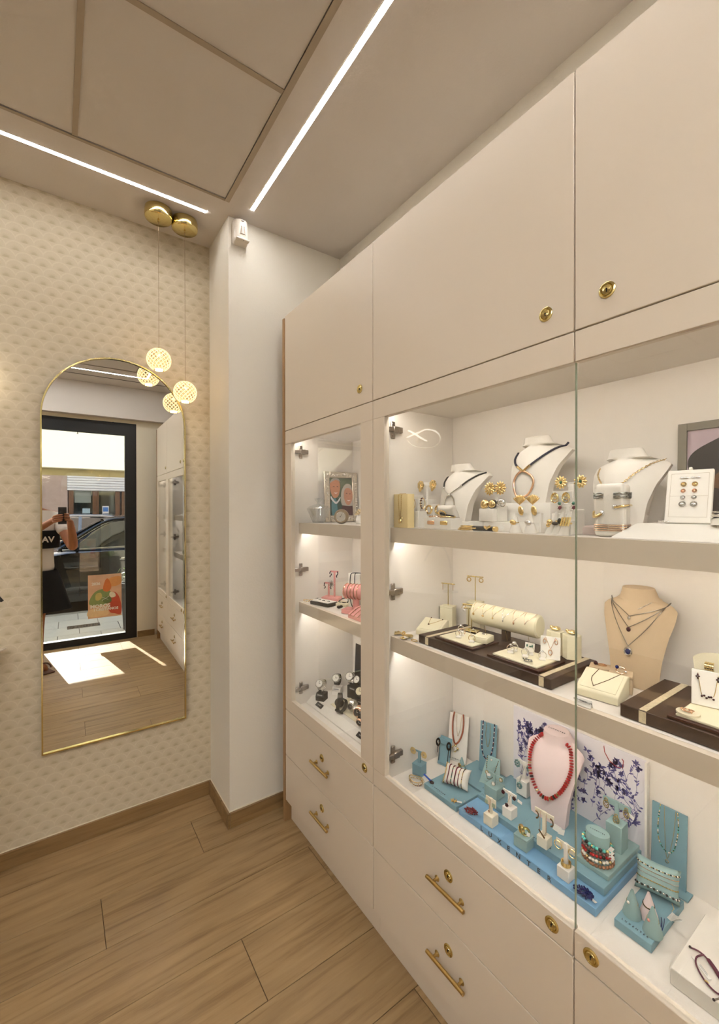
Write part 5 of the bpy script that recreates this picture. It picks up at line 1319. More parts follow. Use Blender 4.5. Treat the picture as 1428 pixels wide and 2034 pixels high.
def watch(label, x, y, z, al, case, strap, dial, R=.020, tilt=.55, base=None, bl=None, lying=False):
    if base is not None:
        bt_ = thing('watch_stand', bl, 'watch stand', (x, y, z), A0+al)
        b = MB(); pf = [(-.022, 0), (-.024, .020), (-.016, .034), (.018, .034), (.018, 0)]
        a_ = b.ring([V((-.021, y_, z_)) for y_, z_ in pf]); c_ = b.ring([V((.021, y_, z_)) for y_, z_ in pf]); b.cap(a_, True); b.cap(c_); b.bridge(a_, c_); ob('block', b, base, bt_, smooth=False)
        ob('name_strip', MB().box((0, -.0215, .0275), (.026, .0008, .005), rot=(-.52, 0, 0)), mat('grey print', '#a8a49c', .6), bt_)
        ob('c_cuff', MB().cyl((0, 0, .034), (0, 0, .040), .006), base, bt_)
        z = z+.0385
    t = thing('wristwatch', label, 'watch', (x, y, z), A0+al, 'watches in the narrow cabinet', 0 if not lying else .0)
    Rs = .027; X = TR(0, 0, Rs+.002) @ RX(-tilt)
    b = MB(); N = 40; pr = None
    for i in range(N):
        a = 2*PI*i/N; rr = Rs
        w_ = .0095
        ctr = V((0, -rr*math.cos(a)*1.0, rr*math.sin(a)*.92)); nn = V((0, -math.cos(a), math.sin(a)))
        r = b.ring([X @ (ctr+V((s*w_, 0, 0))+nn*o) for s, o in ((-1, -.001), (1, -.001), (1, .0012+.0006*(i % 2)), (-1, .0012+.0006*(i % 2)))])
        if pr: b.bridge(pr, r)
        else: first = r
        pr = r
    b.bridge(pr, first); ob('strap', b, strap, t, ang=25)
    Y = X @ TR(0, -Rs-.001, 0) @ RX(PI/2)
    cs = ob('case', MB().lathe([(0, -.004), (R*.95, -.004), (R, -.001), (R, .003), (R*.9, .0055), (R*.82, .0055), (R*.80, .0045), (0, .0045)], seg=36, M=Y), case, t)
    ob('dial', MB().lathe([(0, .0048), (R*.79, .0048), (R*.79, .005), (0, .005)], seg=32, M=Y), dial, cs)
    h = MB(); h.box((.0, R*.28, .0056), (.0014, R*.56, .0004), M=Y); h.box((R*.2, .0, .0056), (R*.42, .0016, .0004), M=Y)
    for k in range(12): h.box((R*.68*math.cos(k*PI/6), R*.68*math.sin(k*PI/6), .0055), (.0014, .0014, .0003), M=Y)
    ob('hands', h, BLACK if dial is not BLKM else SILV, cs, kind='stuff')
    ob('crown', MB().cyl(Y @ V((R, 0, .001)), Y @ V((R+.004, 0, .001)), .0022, seg=10), case, cs)
WD = mat('white dial', '#e6e2d8', .3); CD = mat('cream dial', '#e4d9b8', .3)
zp = Zc+.031
watch('steel wristwatch with a white dial on the front black stand by the hinge', 1.012, 1.745, zp-.001, .55, STEEL, STEEL, WD, base=BLKM, bl='small black watch stand nearest the hinge')
watch('steel wristwatch with a pale dial on the white stand', 1.105, 1.755, zp+.001, .65, STEEL, GREYM, WD, base=WHITE, bl='small white watch stand in the narrow cabinet')
bk = block('big black block under the upper watches', 1.150, 1.66, zp+.0015, .075, .05, .058, BLKM, al=.2)
ob('name_strip', MB().box((-.005, -.0255, .048), (.03, .0008, .006)), mat('grey print', '#a8a49c', .6), bk)
watch('steel wristwatch on top of the big black block, pillar end', 1.140, 1.690, zp+.0600, .6, STEEL, STEEL, WD, R=.021)
watch('dark-bracelet wristwatch on the big black block, camera end', 1.150, 1.632, zp+.0600, .3, GREYM, GREYM, WD, R=.020)
bk2 = block('lower black block before the big one', 1.125, 1.575, zp+.001, .06, .045, .034, BLKM, al=.2)
ob('name_strip', MB().box((0, -.0230, .026), (.024, .0008, .005)), mat('grey print', '#a8a49c', .6), bk2)
watch('wristwatch with a cream dial and black strap on the lower black block', 1.118, 1.572, zp+.0356, .5, GREYM, BLKM, CD, R=.021)
watch('black-dial chronograph lying at the front of the watches', 1.045, 1.640, zp, .9, BLKM, GREYM, BLKM, R=.021, tilt=-.1)
watch('brown-dial watch lying nearest the sloped front', 1.020, 1.585, zp, .2, GREYM, BLKM, mat('brown dial', '#5a3a30', .3), R=.020, tilt=-.9)
watch('steel ladies watch with a dark dial leaning in the middle', 1.060, 1.555, zp, .5, STEEL, STEEL, BLKM, R=.014, tilt=.2)
watch('rose gold wristwatch beside the door stile', 1.050, 1.490, zp, .5, ROSE, ROSE, BLKM, R=.018, tilt=.3)
watch('dark watch with a rose rim lowest by the door stile', 1.030, 1.440, zp, .4, ROSE, GREYM, BLKM, R=.017, tilt=-.3)
t = thing('picture_frame', 'black show card with white surround standing behind the watches', 'show card', (1.205, 1.66, Zc+.036), A0+.05, None, -.05)
ob('frame', MB().bx((-.10, -.006, 0), (.12, .0, .235)), WHITE, t, smooth=False); ob('print', MB().bx((-.085, -.0078, .012), (.105, -.0062, .222)), BLKM, t, smooth=False)
# ================================================================ level B, wide cabinet: cream stands and brown leather trays
random.seed(33)
Z_ = ZB2
# gold bow brooch, bangles by the hinge
t = thing('brooch', 'pleated gold bow brooch at the pillar end of the middle shelf', 'brooch', (.962, 1.108, Z_+.0006), A0+.1)
b = MB()
for s in (-1, 1):
    for k in range(7):
        a = -.45+.15*k; b.tube([(s*.004, .0, .008), (s*.034*math.cos(a), .03*math.sin(a), .004+.006*math.sin(k*1.1)**2)], [.0016, .0032], 6)
ob('pleats', b, mat('satin champagne gold', '#dcc48c', .35, .7, vary=.15), t, kind='stuff'); ob('knot', MB().torus((0, 0, .009), .006, .0028, rot=(0, PI/2, 0), seg=20), GOLD, t)
t = thing('earring', 'flat gold dish earring before the bow brooch', 'earring', (.940, 1.082, Z_+.0006), A0)
ob('dish', MB().lathe([(0, .002), (.010, .003), (.013, .005), (.0125, .006), (0, .004)], seg=20), GOLDD, t); ob('inner_dish', MB().lathe([(0, .007), (.006, .007), (.007, .009), (0, .008)], c=(.010, 0, 0), seg=16), PEARL, t)
t = thing('earring', 'thin gold hoop lying beside the brown leather tray', 'earring', (.955, 1.047, Z_+.0006), A0)
ob('hoop', MB().torus((0, 0, .0016), .012, .0016, sy=.7), GOLD, t)
def wedge(label, x, y, z, w_, d_, h0, h1, m, al=0, pad=True):
    t = thing('jewellery_ramp', label, 'jewellery ramp', (x, y, z), A0+al)
    b = MB(); pf = [(-d_/2, 0), (-d_/2, h0*.8), (-d_/2+.004, h0), (d_/2-.012, h1), (d_/2, h1*.93), (d_/2, 0)]
    a_ = b.ring([V((-w_/2, y_, z_)) for y_, z_ in pf]); c_ = b.ring([V((w_/2, y_, z_)) for y_, z_ in pf]); b.cap(a_, True); b.cap(c_); b.bridge(a_, c_)
    bmesh.ops.bevel(b.bm, geom=b.bm.edges[:], offset=.0022, segments=2, affect='EDGES', profile=.5)
    ob('body', b, m, t, ang=50)
    sl = math.atan2(h1-h0, d_-.016)
    if pad: ob('pad', MB().box((0, -.004, (h0+h1)/2+.0004), (w_*.84, d_*.80, .0015), rot=(sl, 0, 0), bev=.0005), m, t)
    return t, (lambda px, py, o=.0022: V((px, py, h0+(h1-h0)*(py+d_/2-.004)/(d_-.016)+o)))
CRM = mat('cream leatherette', '#efe6c6', .7, vary=.03, bump=.15, bscale=900)
t, P_ = wedge('cream sloping jewellery ramp behind the bow brooch, with a fine necklace', 1.065, 1.075, Z_+.0005, .085, .085, .020, .045, CRM, al=.35)
e = on(t, 'necklace', 'fine gold necklace with a tiny flower on the cream ramp by the hinge', 'necklace')
chain('chain', [P_(-.018, .028), P_(-.013, .0), P_(-.010, -.008)], .0010, GOLD, e); chain('chain', [P_(.026, .026), P_(.005, .002), P_(-.010, -.008)], .0010, GOLD, e)
ob('flower', MB().sph(P_(-.010, -.009), .0035, 8, 5), mat('dark gold', '#6b5030', .3, .8), e)
ob('pin', MB().sph(P_(-.018, .029), .0022, 8, 5).sph(P_(.026, .027), .0022, 8, 5), mat('dark gold', '#6b5030', .3, .8), e)
def metalT(label, x, y, z, zb, h, wbar, al=0, blk=None, rb=.0016, bl=None):
    "brass T standing on a block (blk = (w, h)) or on a round foot"
    if blk:
        bt_ = block(bl, x, y, z, blk[0], blk[0]*.8, blk[1], CRM, al=al, lid=.006); z = z+blk[1]+.0006
    t = thing('earring_stand', label, 'earring stand', (x, y, z), A0+al)
    if not blk: ob('foot', MB().lathe([(0, 0), (.016, 0), (.016, .003), (0, .0035)], seg=24), BRASSL, t)
    ob('post', MB().cyl((0, 0, 0), (0, 0, h), rb, seg=10), BRASSL, t); ob('cross_bar', MB().cyl((-wbar/2, 0, h), (wbar/2, 0, h), rb*1.3, seg=10), BRASSL, t)
    t['h'] = h; return t
T1 = metalT('brass T stand on the middle cream block, with fine bar earrings', 1.175, 1.105, Z_+.0005, 0, .079, .052, .35, (.048, .078), bl='shorter cream block with a brass T, by the hinge wall')
earpair('earring', T1, 'long fine gold bar earring on the shorter block stand', .020, T1['h']-.001, lambda e, s: ob('bar', MB().cyl((0, 0, 0), (0, 0, -.022), .0009, seg=6), ROSE, e), y=-.003)
T2 = metalT('tallest brass T stand on the high cream block in the corner', 1.205, 1.005, Z_+.0005, 0, .086, .058, .35, (.05, .107), bl='tall cream block with a brass T in the corner')
earpair('earring', T2, 'small gold hoop earring on the tallest block stand', .022, T2['h']-.001, lambda e, s: hoop(e, s, .007, GOLD, .0018, -.010), y=-.003)
T3 = metalT('brass T stand on a round foot behind the brown tray', 1.165, 1.000, Z_+.0005, 0, .088, .052, .35)
earpair('earring', T3, 'pearl stud earring on the round-footed brass T', .016, T3['h']-.004, lambda e, s: ob('pearl', MB().sph((0, 0, -.003), .0045, 12, 8), PEARL, e), y=-.003)
# big brown tray with a crackled ribbon
def tray(label, x0, x1, y0_, y1_, z, ribs, h=.026):
    t = thing('leather_tray', label, 'display tray', ((x0+x1)/2, (y0_+y1_)/2, z), A0)
    w_, d_ = y1_-y0_, x1-x0
    ob('base', MB().box((0, 0, h/2), (w_, d_, h), bev=.0015), BROWN, t)
    for q in ribs:
        px = (y0_+y1_)/2-q; sw = .013
        ob('ribbon', MB().box((px, -d_/2-.0004, h/2), (sw, .0012, h-.003)).box((px, 0, h+.0004), (sw, d_-.003, .0012)), CHAMP, t, smooth=False)
    return t
t = tray('long dark brown leather tray with two crackled ribbons on the middle shelf', .958, 1.178, .573, 1.030, Z_+.0005, (.992, .598))
TZ = Z_+.0275
def insert(label, x0, x1, y0_, y1_, z):
    t = thing('insert_tray', label, 'insert tray', ((x0+x1)/2, (y0_+y1_)/2, z), A0)
    w_, d_ = y1_-y0_, x1-x0
    ob('rim', MB().box((0, 0, .003), (w_, d_, .006), bev=.001), BROWND, t); ob('pad', MB().box((0, 0, .0075), (w_-.022, d_-.02, .005), bev=.0012), CRM, t)
    return t
i1 = insert('small cream pad tray with rings, pillar side of the long brown tray', .965, 1.085, .815, .965, TZ)
i2 = insert('small cream pad tray with rings and a card, camera side of the long brown tray', .965, 1.085, .610, .765, TZ)
def ringclip(ins, label, dx, dy, m, st, sr=.003, R=.0095, group=None, al=.5):
    c, s_ = math.cos(A0), math.sin(A0)
    e = thing('ring', label, 'ring', ins.location+V((c*dx-s_*dy, s_*dx+c*dy, .0101)), A0+al, group)
    ob('clip', MB().box((0, 0, .003), (.016, .010, .005), rot=(.25, 0, 0), bev=.001), WHITE, e)
    ob('band', MB().torus((0, .001, R+.003), R, .0010, rot=(PI/2, 0, 0), seg=28, rs=6), m, e)
    if st: ob('stone', MB().sph((0, 0, 2*R+.004), (sr, sr, sr*.8), 8, 5), st, e)
    return e
G1 = 'rings on the pillar-side cream pad'
ringclip(i1, 'silver ring with a clear stone at the back corner of the pillar-side pad', -.045, .028, SILV, CRYS, .0045, group=G1)
ringclip(i1, 'white gold ring in a row at the front of the pillar-side pad', -.012, -.020, SILV, CRYS, .0035, group=G1)
ringclip(i1, 'ring standing behind the front one on the pillar-side pad', -.020, .004, ROSE, None, group=G1)
ringclip(i1, 'yellow gold ring at the camera end of the pillar-side pad', .042, -.024, GOLD, None, group=G1)
ringclip(i1, 'low silver ring near the ring box on the pillar-side pad', .006, .026, SILV, CRYS, group=G1)
t, P_ = wedge('little cream ring box with a single stud, on the pillar-side pad', i1.location.x+.012, .835, TZ+.0105, .046, .046, .016, .020, CRM, al=.2)
e = on(t, 'ring', 'small stone ring lying on the little cream box', 'ring'); ob('stone', MB().sph(P_(0, 0, .004), (.005, .004, .0025), 8, 5), CRYS, e)
ob('band', MB().torus(P_(.004, .004, .003), .006, .0008, seg=16, rs=5), SILV, e)
G2 = 'rings on the camera-side cream pad'
ringclip(i2, 'silver ring with a spray of stones at the pillar end of the camera-side pad', -.040, .010, SILV, CRYS, .006, group=G2)
ringclip(i2, 'silver ring in front of the spray-stone ring', -.036, -.012, SILV, CRYS, .004, group=G2)
ringclip(i2, 'silver ring with a green glint in the middle of the camera-side pad', .004, .018, SILV, EMER, .003, group=G2)
ringclip(i2, 'silver ring in front of the middle one on the camera-side pad', .006, -.008, SILV, CRYS, .003, group=G2)
ringclip(i2, 'silver ring beside the tilted card on the camera-side pad', .046, .008, SILV, CRYS, .003, group=G2)
e = thing('ring', 'silver leafy ring lying flat at the front of the camera-side pad', 'ring', (i2.location.x-.036, i2.location.y-.032, TZ+.0105), A0)
b = MB().torus((0, 0, .004), .009, .0012, seg=24)
for k in range(6): b.sph((-.012+.005*k, .004*math.sin(k*2), .006), (.003, .002, .002), 7, 5)
ob('band', b, mat('oxidised silver', '#8f908a', .3, 1., vary=.5, vscale=400), e, kind='stuff')
t = thing('earring_card', 'tiny white card with two green-stone earrings on the camera-side pad', 'earring card', (i2.location.x+.040, .700, TZ+.0105), A0+.2, None, -.15)
ob('card', MB().box((0, 0, .012), (.026, .0015, .024)), WHITE, t, smooth=False)
for s in (-1, 1):
    e = on(t, 'earring', f'green-stone earring on the tiny white card, {"pillar" if s < 0 else "camera"} side', 'earring'); ob('stone', MB().sph((s*.007, -.002, .016), (.0022, .0016, .004), 8, 6), EMER, e)
t = thing('pendant_card', 'tilted white card with a gold pendant necklace and drop earrings', 'necklace card', (i2.location.x+.028, .632, TZ+.0105), A0+.45, None, -.22)
ob('card', MB().box((0, 0, .029), (.048, .004, .058), bev=.0008), WHITE, t)
e = on(t, 'necklace', 'gold necklace with an oval pendant on the tilted white card', 'necklace')
chain('chain', [V((-.012, -.0032, .056)), V((-.003, -.0035, .034)), V((.0, -.0035, .026))], .0008, ROSE, e); chain('chain', [V((.012, -.0032, .056)), V((.004, -.0035, .034)), V((.0, -.0035, .026))], .0008, ROSE, e)
ob('pendant', MB().torus((0, -.0042, .018), .0045, .0012, rot=(PI/2, 0, 0), seg=20, sy=1.4), ROSE, e)
for s in (-1, 1):
    e = on(t, 'earring', f'oval gold drop earring on the tilted white card, {"pillar" if s < 0 else "camera"} side', 'earring'); ob('drop', MB().torus((s*.014, -.0040, .045), .0035, .001, rot=(PI/2, 0, 0), seg=18, sy=1.5).sph((s*.014, -.004, .052), .0015, 8, 5), ROSE, e)
# T stand in the tray and the necklace roll
T4 = metalT('brass T stand with a square foot standing in the long brown tray', 1.055, .928, TZ+.0005, 0, .088, .060, .35, rb=.0022)
ob('square_foot', MB().box((0, 0, .003), (.046, .032, .006), bev=.001), BRASSL, T4)
T4.location = (1.115, .945, TZ+.0005)
earpair('earring', T4, 'pearl hoop earring on the brass T in the brown tray', .024, T4['h']-.002, lambda e, s: (hoop(e, s, .0055, GOLD, .0014, -.006), ob('pearl', MB().sph((.003*s, -.002, -.008), .003, 10, 6), PEARL, e)), y=-.003)
t = thing('necklace_roll', 'long cream necklace roll on a dark post in the long brown tray', 'necklace display', (1.125, .822, TZ+.0005), A0+.04)
rr = .034; rz_ = .066
def rollp(x, a, o=.0012): return V((x, -(rr+o)*math.cos(a)*.8, rz_+(rr+o)*math.sin(a)))
b = MB(); prr = []
for x_, k in ((-.114, .0), (-.114, .86), (-.110, 1), (.110, 1), (.114, .86), (.114, 0)):
    prr.append(b.ring([V((x_, rr*k*math.cos(a)*.8, rz_+rr*k*math.sin(a))) for a in [2*PI*i/32 for i in range(32)]]))
for p, q in zip(prr, prr[1:]): b.bridge(p, q)
bmesh.ops.remove_doubles(b.bm, verts=b.bm.verts, dist=1e-6); ob('roll', b, CRM, t)
ob('post', MB().box((0, .004, .020), (.022, .018, .040), bev=.001), BROWN, t)
labs = ['round gold charm', 'small gold leaf', 'tiny gold disc', 'silver bead', 'rose gold teardrop', 'plain thin chain']
for k in range(6):
    x_ = -.092+.036*k
    e = on(t, 'necklace', f'fine necklace with a {labs[k]} on the cream roll' if k < 5 else 'plain thin chain necklace at the camera end of the cream roll', 'necklace', 'necklaces draped over the cream roll')
    m_ = [GOLD, GOLD, GOLD, SILV, ROSE, ROSE][k]
    vb = x_-.006; A_ = [(x_-.012, 1.45), (x_-.012, .9), (vb-.003, .45), (vb, .12)]; B_ = [(x_+.019, 1.45), (x_+.015, .95), (vb+.006, .45), (vb, .12)]
    for K in (A_, B_): ob('chain', MB().tube([rollp(a, c) for a, c in [(p.x, p.y) for p in spline([(a, c, 0) for a, c in K], 4)]], .0006, 5), m_, e)
    if k < 5: ob('charm', MB().sph(rollp(vb, .05, .002), [(.0045, .0015, .0045), (.005, .0015, .003), (.003, .0015, .003), (.002, .002, .004), (.003, .002, .005)][k], 10, 6), m_, e)
for k in range(3):
    e = thing('necklace', ['loose chain end hanging below the pillar end of the roll', 'loose chain end hanging below the middle of the roll', 'loose chain end hanging below the camera end of the roll'][k], 'necklace', t.location, t.rotation_euler.z)
    ob('chain', MB().tube([(-.06+.075*k, -.022, .036), (-.058+.075*k, -.02, .02), (-.056+.075*k, -.018, .004)], .0006, 5), GOLD, e)
for k, yy in enumerate((.668, .622)):
    bx_ = thing('hex_ring_block', ['six-sided cream block with a puffed gold ring, pillar side', 'six-sided cream block with a puffed gold ring, by the glass edge'][k], 'display block', (1.140, yy, TZ+.0005), A0)
    ob('block', MB().lathe([(0, 0), (.0235, 0), (.0235, .062), (.0225, .064), (0, .064)], seg=6, M=RZ(PI/6)), CRM, bx_, ang=20)
    e = on(bx_, 'ring', ['puffed gold ring on the six-sided block nearer the roll', 'puffed gold ring on the six-sided block crossing the glass edge'][k], 'ring'); e.location.z += .0645
    ob('band', MB().torus((0, 0, .0055), .0085, .0045, seg=28, rs=10, flat=.9), GOLDD, e); ob('ball', MB().sph((-.011, -.003, .008), .0045, 12, 8), GOLDD, e)
# ---------------------------------------------------------------- level B, camera-side cabinet
b4, S4 = bust('beige suede bust with three fine necklaces', 1.158, .471, Z_+.0005, .238, .158, SAND, al=.10, lean=.06, curl=.45, thk=.12, nd=.8)
for k, (zv, lab, st, sr) in enumerate(((.170, 'shortest fine silver necklace with a sparkling bar on the beige bust', CRYS, .0032), (.143, 'middle fine silver necklace with a dark red stone on the beige bust', DKGEM, .0048), (.098, 'longest fine silver necklace with a blue oval pendant on the beige bust', SAPH, .006))):
    e = on(b4, 'necklace', lab, 'necklace')
    for K in ([(-.062, .208), (-.056-.002*k, .198), (-.030-.008*k*.5, (.2+zv)/2), (-.010, zv)], [(.066, .208), (.058, .198), (.030, (.2+zv)/2), (-.010, zv)]):
        ob('chain', MB().tube(drape(S4, K, 6, .0018), .0009, 5), mat('dull silver', '#8d8578', .3, 1., vary=.2), e)
    if k == 2: ob('halo', MB().torus(S4(-.010, zv-.013, .003), .0075, .0024, rot=(PI/2, 0, 0), seg=24, sy=1.15), SILV, e)
    ob('stone', MB().sph(S4(-.010, zv-(.013 if k == 2 else .005), .003), (sr, sr*.5, sr*1.2), 12, 8), st, e)
    if k == 0: beads('bar', drape(S4, [(.010, zv+.020), (.032, zv+.036)], 6, .002), .0014, .004, [CRYS], e)
t1_ = block('beige ring block with the garnet ring, pillar side of the beige bust foot', 1.135, .545, Z_+.0005, .046, .040, .030, SAND, al=.35, lid=.006)
e = on(t1_, 'ring', 'gold ring with a dark round stone on the beige block', 'ring'); e.location.z += .031; ob('band', MB().torus((.004, 0, .002), .010, .0016, seg=24, sy=.7), ROSE, e); ob('stone', MB().sph((-.010, -.002, .005), .0052, 12, 8), DKGEM, e)
t2_ = block('beige ring block with the blue-stone ring, before the beige bust', 1.095, .478, Z_+.0005, .048, .042, .042, SAND, al=.35, lid=.006)
e = on(t2_, 'ring', 'gold ring with a small blue stone on the beige block', 'ring'); e.location.z += .043; ob('band', MB().torus((.0, 0, .004), .010, .0013, rot=(.5, 0, 0), seg=24), ROSE, e); ob('stone', MB().sph((-.008, -.004, .012), .0040, 12, 8), SAPH, e); ob('stone', MB().sph((.010, -.003, .003), .0032, 10, 6), CRYS, e)
t, P_ = wedge('cream sloping ramp with a fine dark-beaded necklace beside the printed card', 1.030, .490, Z_+.0005, .090, .078, .020, .048, CRM, al=.12)
e = on(t, 'necklace', 'fine necklace with dark beads on the cream ramp before the beige blocks', 'necklace')
chain('chain', [P_(-.016, .026), P_(-.022, .0), P_(-.020, -.010), P_(-.010, -.026)], .0009, mat('dark gold', '#6b5030', .3, .8), e); chain('chain', [P_(.030, .026), P_(.012, .0), P_(-.010, -.026)], .0009, mat('dark gold', '#6b5030', .3, .8), e)
t = thing('price_card', 'small folded card printed ORO PRIMERA LEY 18 KLTS at the shelf edge', 'card', (.938, .487, Z_+.0005), A0)
ob('card', MB().box((0, 0, .0085), (.036, .0007, .017), rot=(-.30, 0, 0)).box((0, .0055, .0085), (.036, .0007, .017), rot=(.30, 0, 0)), TAG, t, smooth=False)
ob('lettering', MB().text('ORO PRIMERA LEY', .0048, TR(0, -.0009, .0110) @ RX(PI/2-.30), bold=.00006).text('18 KLTS', .0042, TR(0, .0008, .0050) @ RX(PI/2-.30), bold=.00006), INK, t, smooth=False)
t = tray('second dark brown leather tray with a ribbon at the right edge of the picture', .958, 1.182, .045, .420, Z_+.0005, (.378,))
i3 = insert('large cream insert tray in the second brown leather tray', .963, 1.100, .060, .338, TZ)
t = thing('earring_board', 'white board with a garnet necklace and earrings in the second brown tray', 'necklace card', (1.055, .300, TZ+.0105), A0+.25, None, -.22)
ob('board', MB().box((0, 0, .034), (.052, .008, .068), bev=.001), WHITE, t)
e = on(t, 'necklace', 'fine necklace with a wavy garnet bar on the white board', 'necklace')
for s in (-1, 1): ob('chain', MB().tube([(s*.016, -.0048, .062), (s*.011, -.0048, .028), (s*.009, -.0048, .021)], .0006, 5), GOLD, e)
b = MB()
for k in range(6): b.sph((-.009+.0036*k, -.0058, .0185+.0022*math.sin(k*2.2)), .0021, 8, 5)
ob('stones', b, DKGEM, e, kind='stuff')
for s in (-1, 1):
    e = on(t, 'earring', f'garnet cluster earring on the white board, {"pillar" if s < 0 else "camera"} side', 'earring'); b = MB()
    for k in range(4): b.sph((s*.016+.002*math.cos(k*1.6), -.006, .055+.0035*math.sin(k*1.6)), .0018, 8, 5)
    ob('stones', b, DKGEM, e, kind='stuff')
t = thing('jewellery_disc', 'flat cream disc with a coiled rose gold chain', 'display disc', (.990, .312, TZ+.0105), A0)
ob('disc', MB().lathe([(0, 0), (.019, 0), (.019, .003), (0, .003)], seg=32), IVORY, t)
e = on(t, 'bracelet', 'rose gold chain coiled on the cream disc', 'bracelet'); e.location.z += .0032
pp = [V(((.004+.0007*i)*math.cos(i*.9), (.003+.0005*i)*math.sin(i*.9), .002+.0015*abs(math.sin(i*.7)))) for i in range(14)]; chain('chain', spline(pp, 4), .0013, ROSE, e)
ringclip(i3, 'thin rose gold ring standing on the large insert tray', -.035, -.020, ROSE, None, R=.014)
t = thing('earring_board', 'rounded cream board with wide gold earrings at the back of the second brown tray', 'earring board', (1.155, .295, Z_+.0275), A0+.1, None, -.12)
b = MB(); outl = [(-.050, 0), (.050, 0), (.060, .075)]+[(.058*math.cos(a), .075+.018*math.sin(a)) for a in [PI*i/14 for i in range(1, 14)]]+[(-.060, .075)]
b.prism(outl, .008, TR(0, .004, 0) @ UPR); ob('board', b, IVORYD, t)
for k, px in enumerate((-.030, .012)):
    e = on(t, 'earring', ['wide ribbed gold earring on the rounded cream board', 'second wide ribbed gold earring on the rounded cream board, at the picture edge'][k], 'earring'); b = MB()
    for q in range(4): b.torus((px-.006+.004*q, -.006, .062), .0075, .002, rot=(0, PI/2, 0), seg=20, rs=6)
    ob('ribs', b, GOLDD, e, kind='stuff')
# ================================================================ level C: the teal display
Zc = ZCF+.0006
LX = 'LUXENTER'
def slab(label, x0, x1, y0_, y1_, z, h, m, text=None, ts=.012, top=None, tx=0, nm='display_slab'):
    t = thing(nm, label, 'display slab', ((x0+x1)/2, (y0_+y1_)/2, z), A0)
    w_, d_ = y1_-y0_, x1-x0
    ob('slab', MB().box((0, 0, h/2), (w_, d_, h), bev=.0010), m, t)
    if text: ob('lettering', MB().text(LX, ts, TR(tx, -d_/2-.0004, h*.48) @ RX(PI/2), space=3.1, bold=ts*.02), INK, t, smooth=False)
    if top: ob('lettering', MB().text(LX, top[0], TR(top[1], -d_/2+top[2], h+.0004), space=2.0, bold=top[0]*.012), INK, t, smooth=False)
    return t
slab('teal slab at the pillar end under the striped bracelet pillow', .985, 1.098, .893, 1.033, Zc, .017, TEAL, top=(.0065, -.015, .012))
slab('teal slab at the back under the teal ramp and ring cone', 1.105, 1.232, .800, 1.02, Zc, .017, TEAL, top=(.006, .03, .018))
slab('long sky blue base slab lettered LUXENTER along its front', .985, 1.238, .482, .884, Zc, .019, BLUE, text=1, ts=.0175, tx=-.012)
slab('teal step slab on the blue base, with small LUXENTER lettering', 1.032, 1.236, .486, .778, Zc+.0195, .018, TEAL, text=None, top=(.007, -.02, .010))
slab('small teal slab behind the blue base, pillar side', 1.068, 1.236, .782, .882, Zc+.0195, .012, TEAL, top=(.005, -.02, .010))
slab('upper teal slab under the bracelet tower', 1.060, 1.225, .489, .566, Zc+.038, .012, TEALS)
slab('teal slab with three ring cones and LUXENTER lettering, camera side', .998, 1.172, .376, .449, Zc, .018, TEAL, top=(.0062, 0, .012))
# earring T on teal block
def ttal(label, x, y, z, sx, sz, h, m, al, group=None, bar=.05, lid=.004, **k): return tstand(label, x, y, z, sx, sz, h, m, al, bar=bar, lid=lid, group=group, **k)
t = ttal('teal block T stand with crumpled gold earrings nearest the hinge wall', 1.025, 1.098, Zc, .036, .040, .038, TEAL, .25, bar=.055, tw=.006, pw=.009)
ob('lettering', MB().text(LX, .0042, TR(0, -.0184, .006) @ RX(PI/2), space=1.6), INK, t, smooth=False)
earpair('earring', t, 'crumpled champagne gold flower earring on the teal T', .022, .076, lambda e, s: flower(e, s, .012, 6, mat('satin champagne gold', '#dcc48c', .35, .7, vary=.15), CRYS, .9), y=-.006)
t = thing('earring_board', 'leaning teal board with long dark threader earrings', 'earring board', (1.128, 1.085, Zc), A0+.20, None, -.25)
ob('board', MB().box((0, 0, .048), (.046, .006, .096), bev=.001), TEAL, t); ob('bridge', MB().box((0, -.009, .082), (.046, .014, .016), bev=.001), TEAL, t)
ob('lettering', MB().text(LX, .0042, TR(0, -.0033, .006) @ RX(PI/2), space=1.6), INK, t, smooth=False)
for s in (-1, 1):
    e = on(t, 'earring', f'long dark pave earring with a thread on the leaning teal board, {"pillar" if s < 0 else "camera"} side', 'earring'); m_ = mat('black pave', '#23211f', .25, .6, vary=.6, vscale=600)
    ob('loop', MB().torus((s*.022, -.017, .074), .007, .0026, rot=(PI/2, 0, 0), seg=20, sy=1.5), m_, e)
    ob('thread', MB().tube([(s*.020, -.012, .064), (s*.018, -.006, .03), (s*.018, -.005, .012)], .0011, 6).tube([(s*.0265, -.010, .070), (s*.027, -.008, .05), (s*.026, -.006, .036)], .0011, 6), m_, e)
# white card with amber necklace
t = thing('necklace_board', 'tall white card lettered LUXENTER with an amber bead necklace', 'necklace board', (1.186, 1.075, Zc), A0+.30, None, -.17)
ob('board', MB().box((0, 0, .082), (.074, .005, .164), bev=.0008), WHITE, t)
ob('lettering', MB().text(LX, .0055, TR(0, -.0029, .008) @ RX(PI/2), space=1.9, bold=.0001), INK, t, smooth=False)
e = on(t, 'necklace', 'amber bead necklace with a white stone cross on the tall white card', 'necklace')
K = [(-.018, .167), (-.0215, .145), (-.021, .11), (-.016, .078), (-.006, .060), (.008, .075), (.018, .105), (.020, .14), (.017, .167)]
beads('beads', [V((p.x, -.0062, p.y)) for p in spline([(a, c, 0) for a, c in K], 6)], .0034, .0046, [AMBER], e, flat=.8)
b = MB()
for a in range(4): b.sph((-.006+.009*math.cos(a*PI/2), -.0060, .045+.009*math.sin(a*PI/2)), .0052, 8, 5)
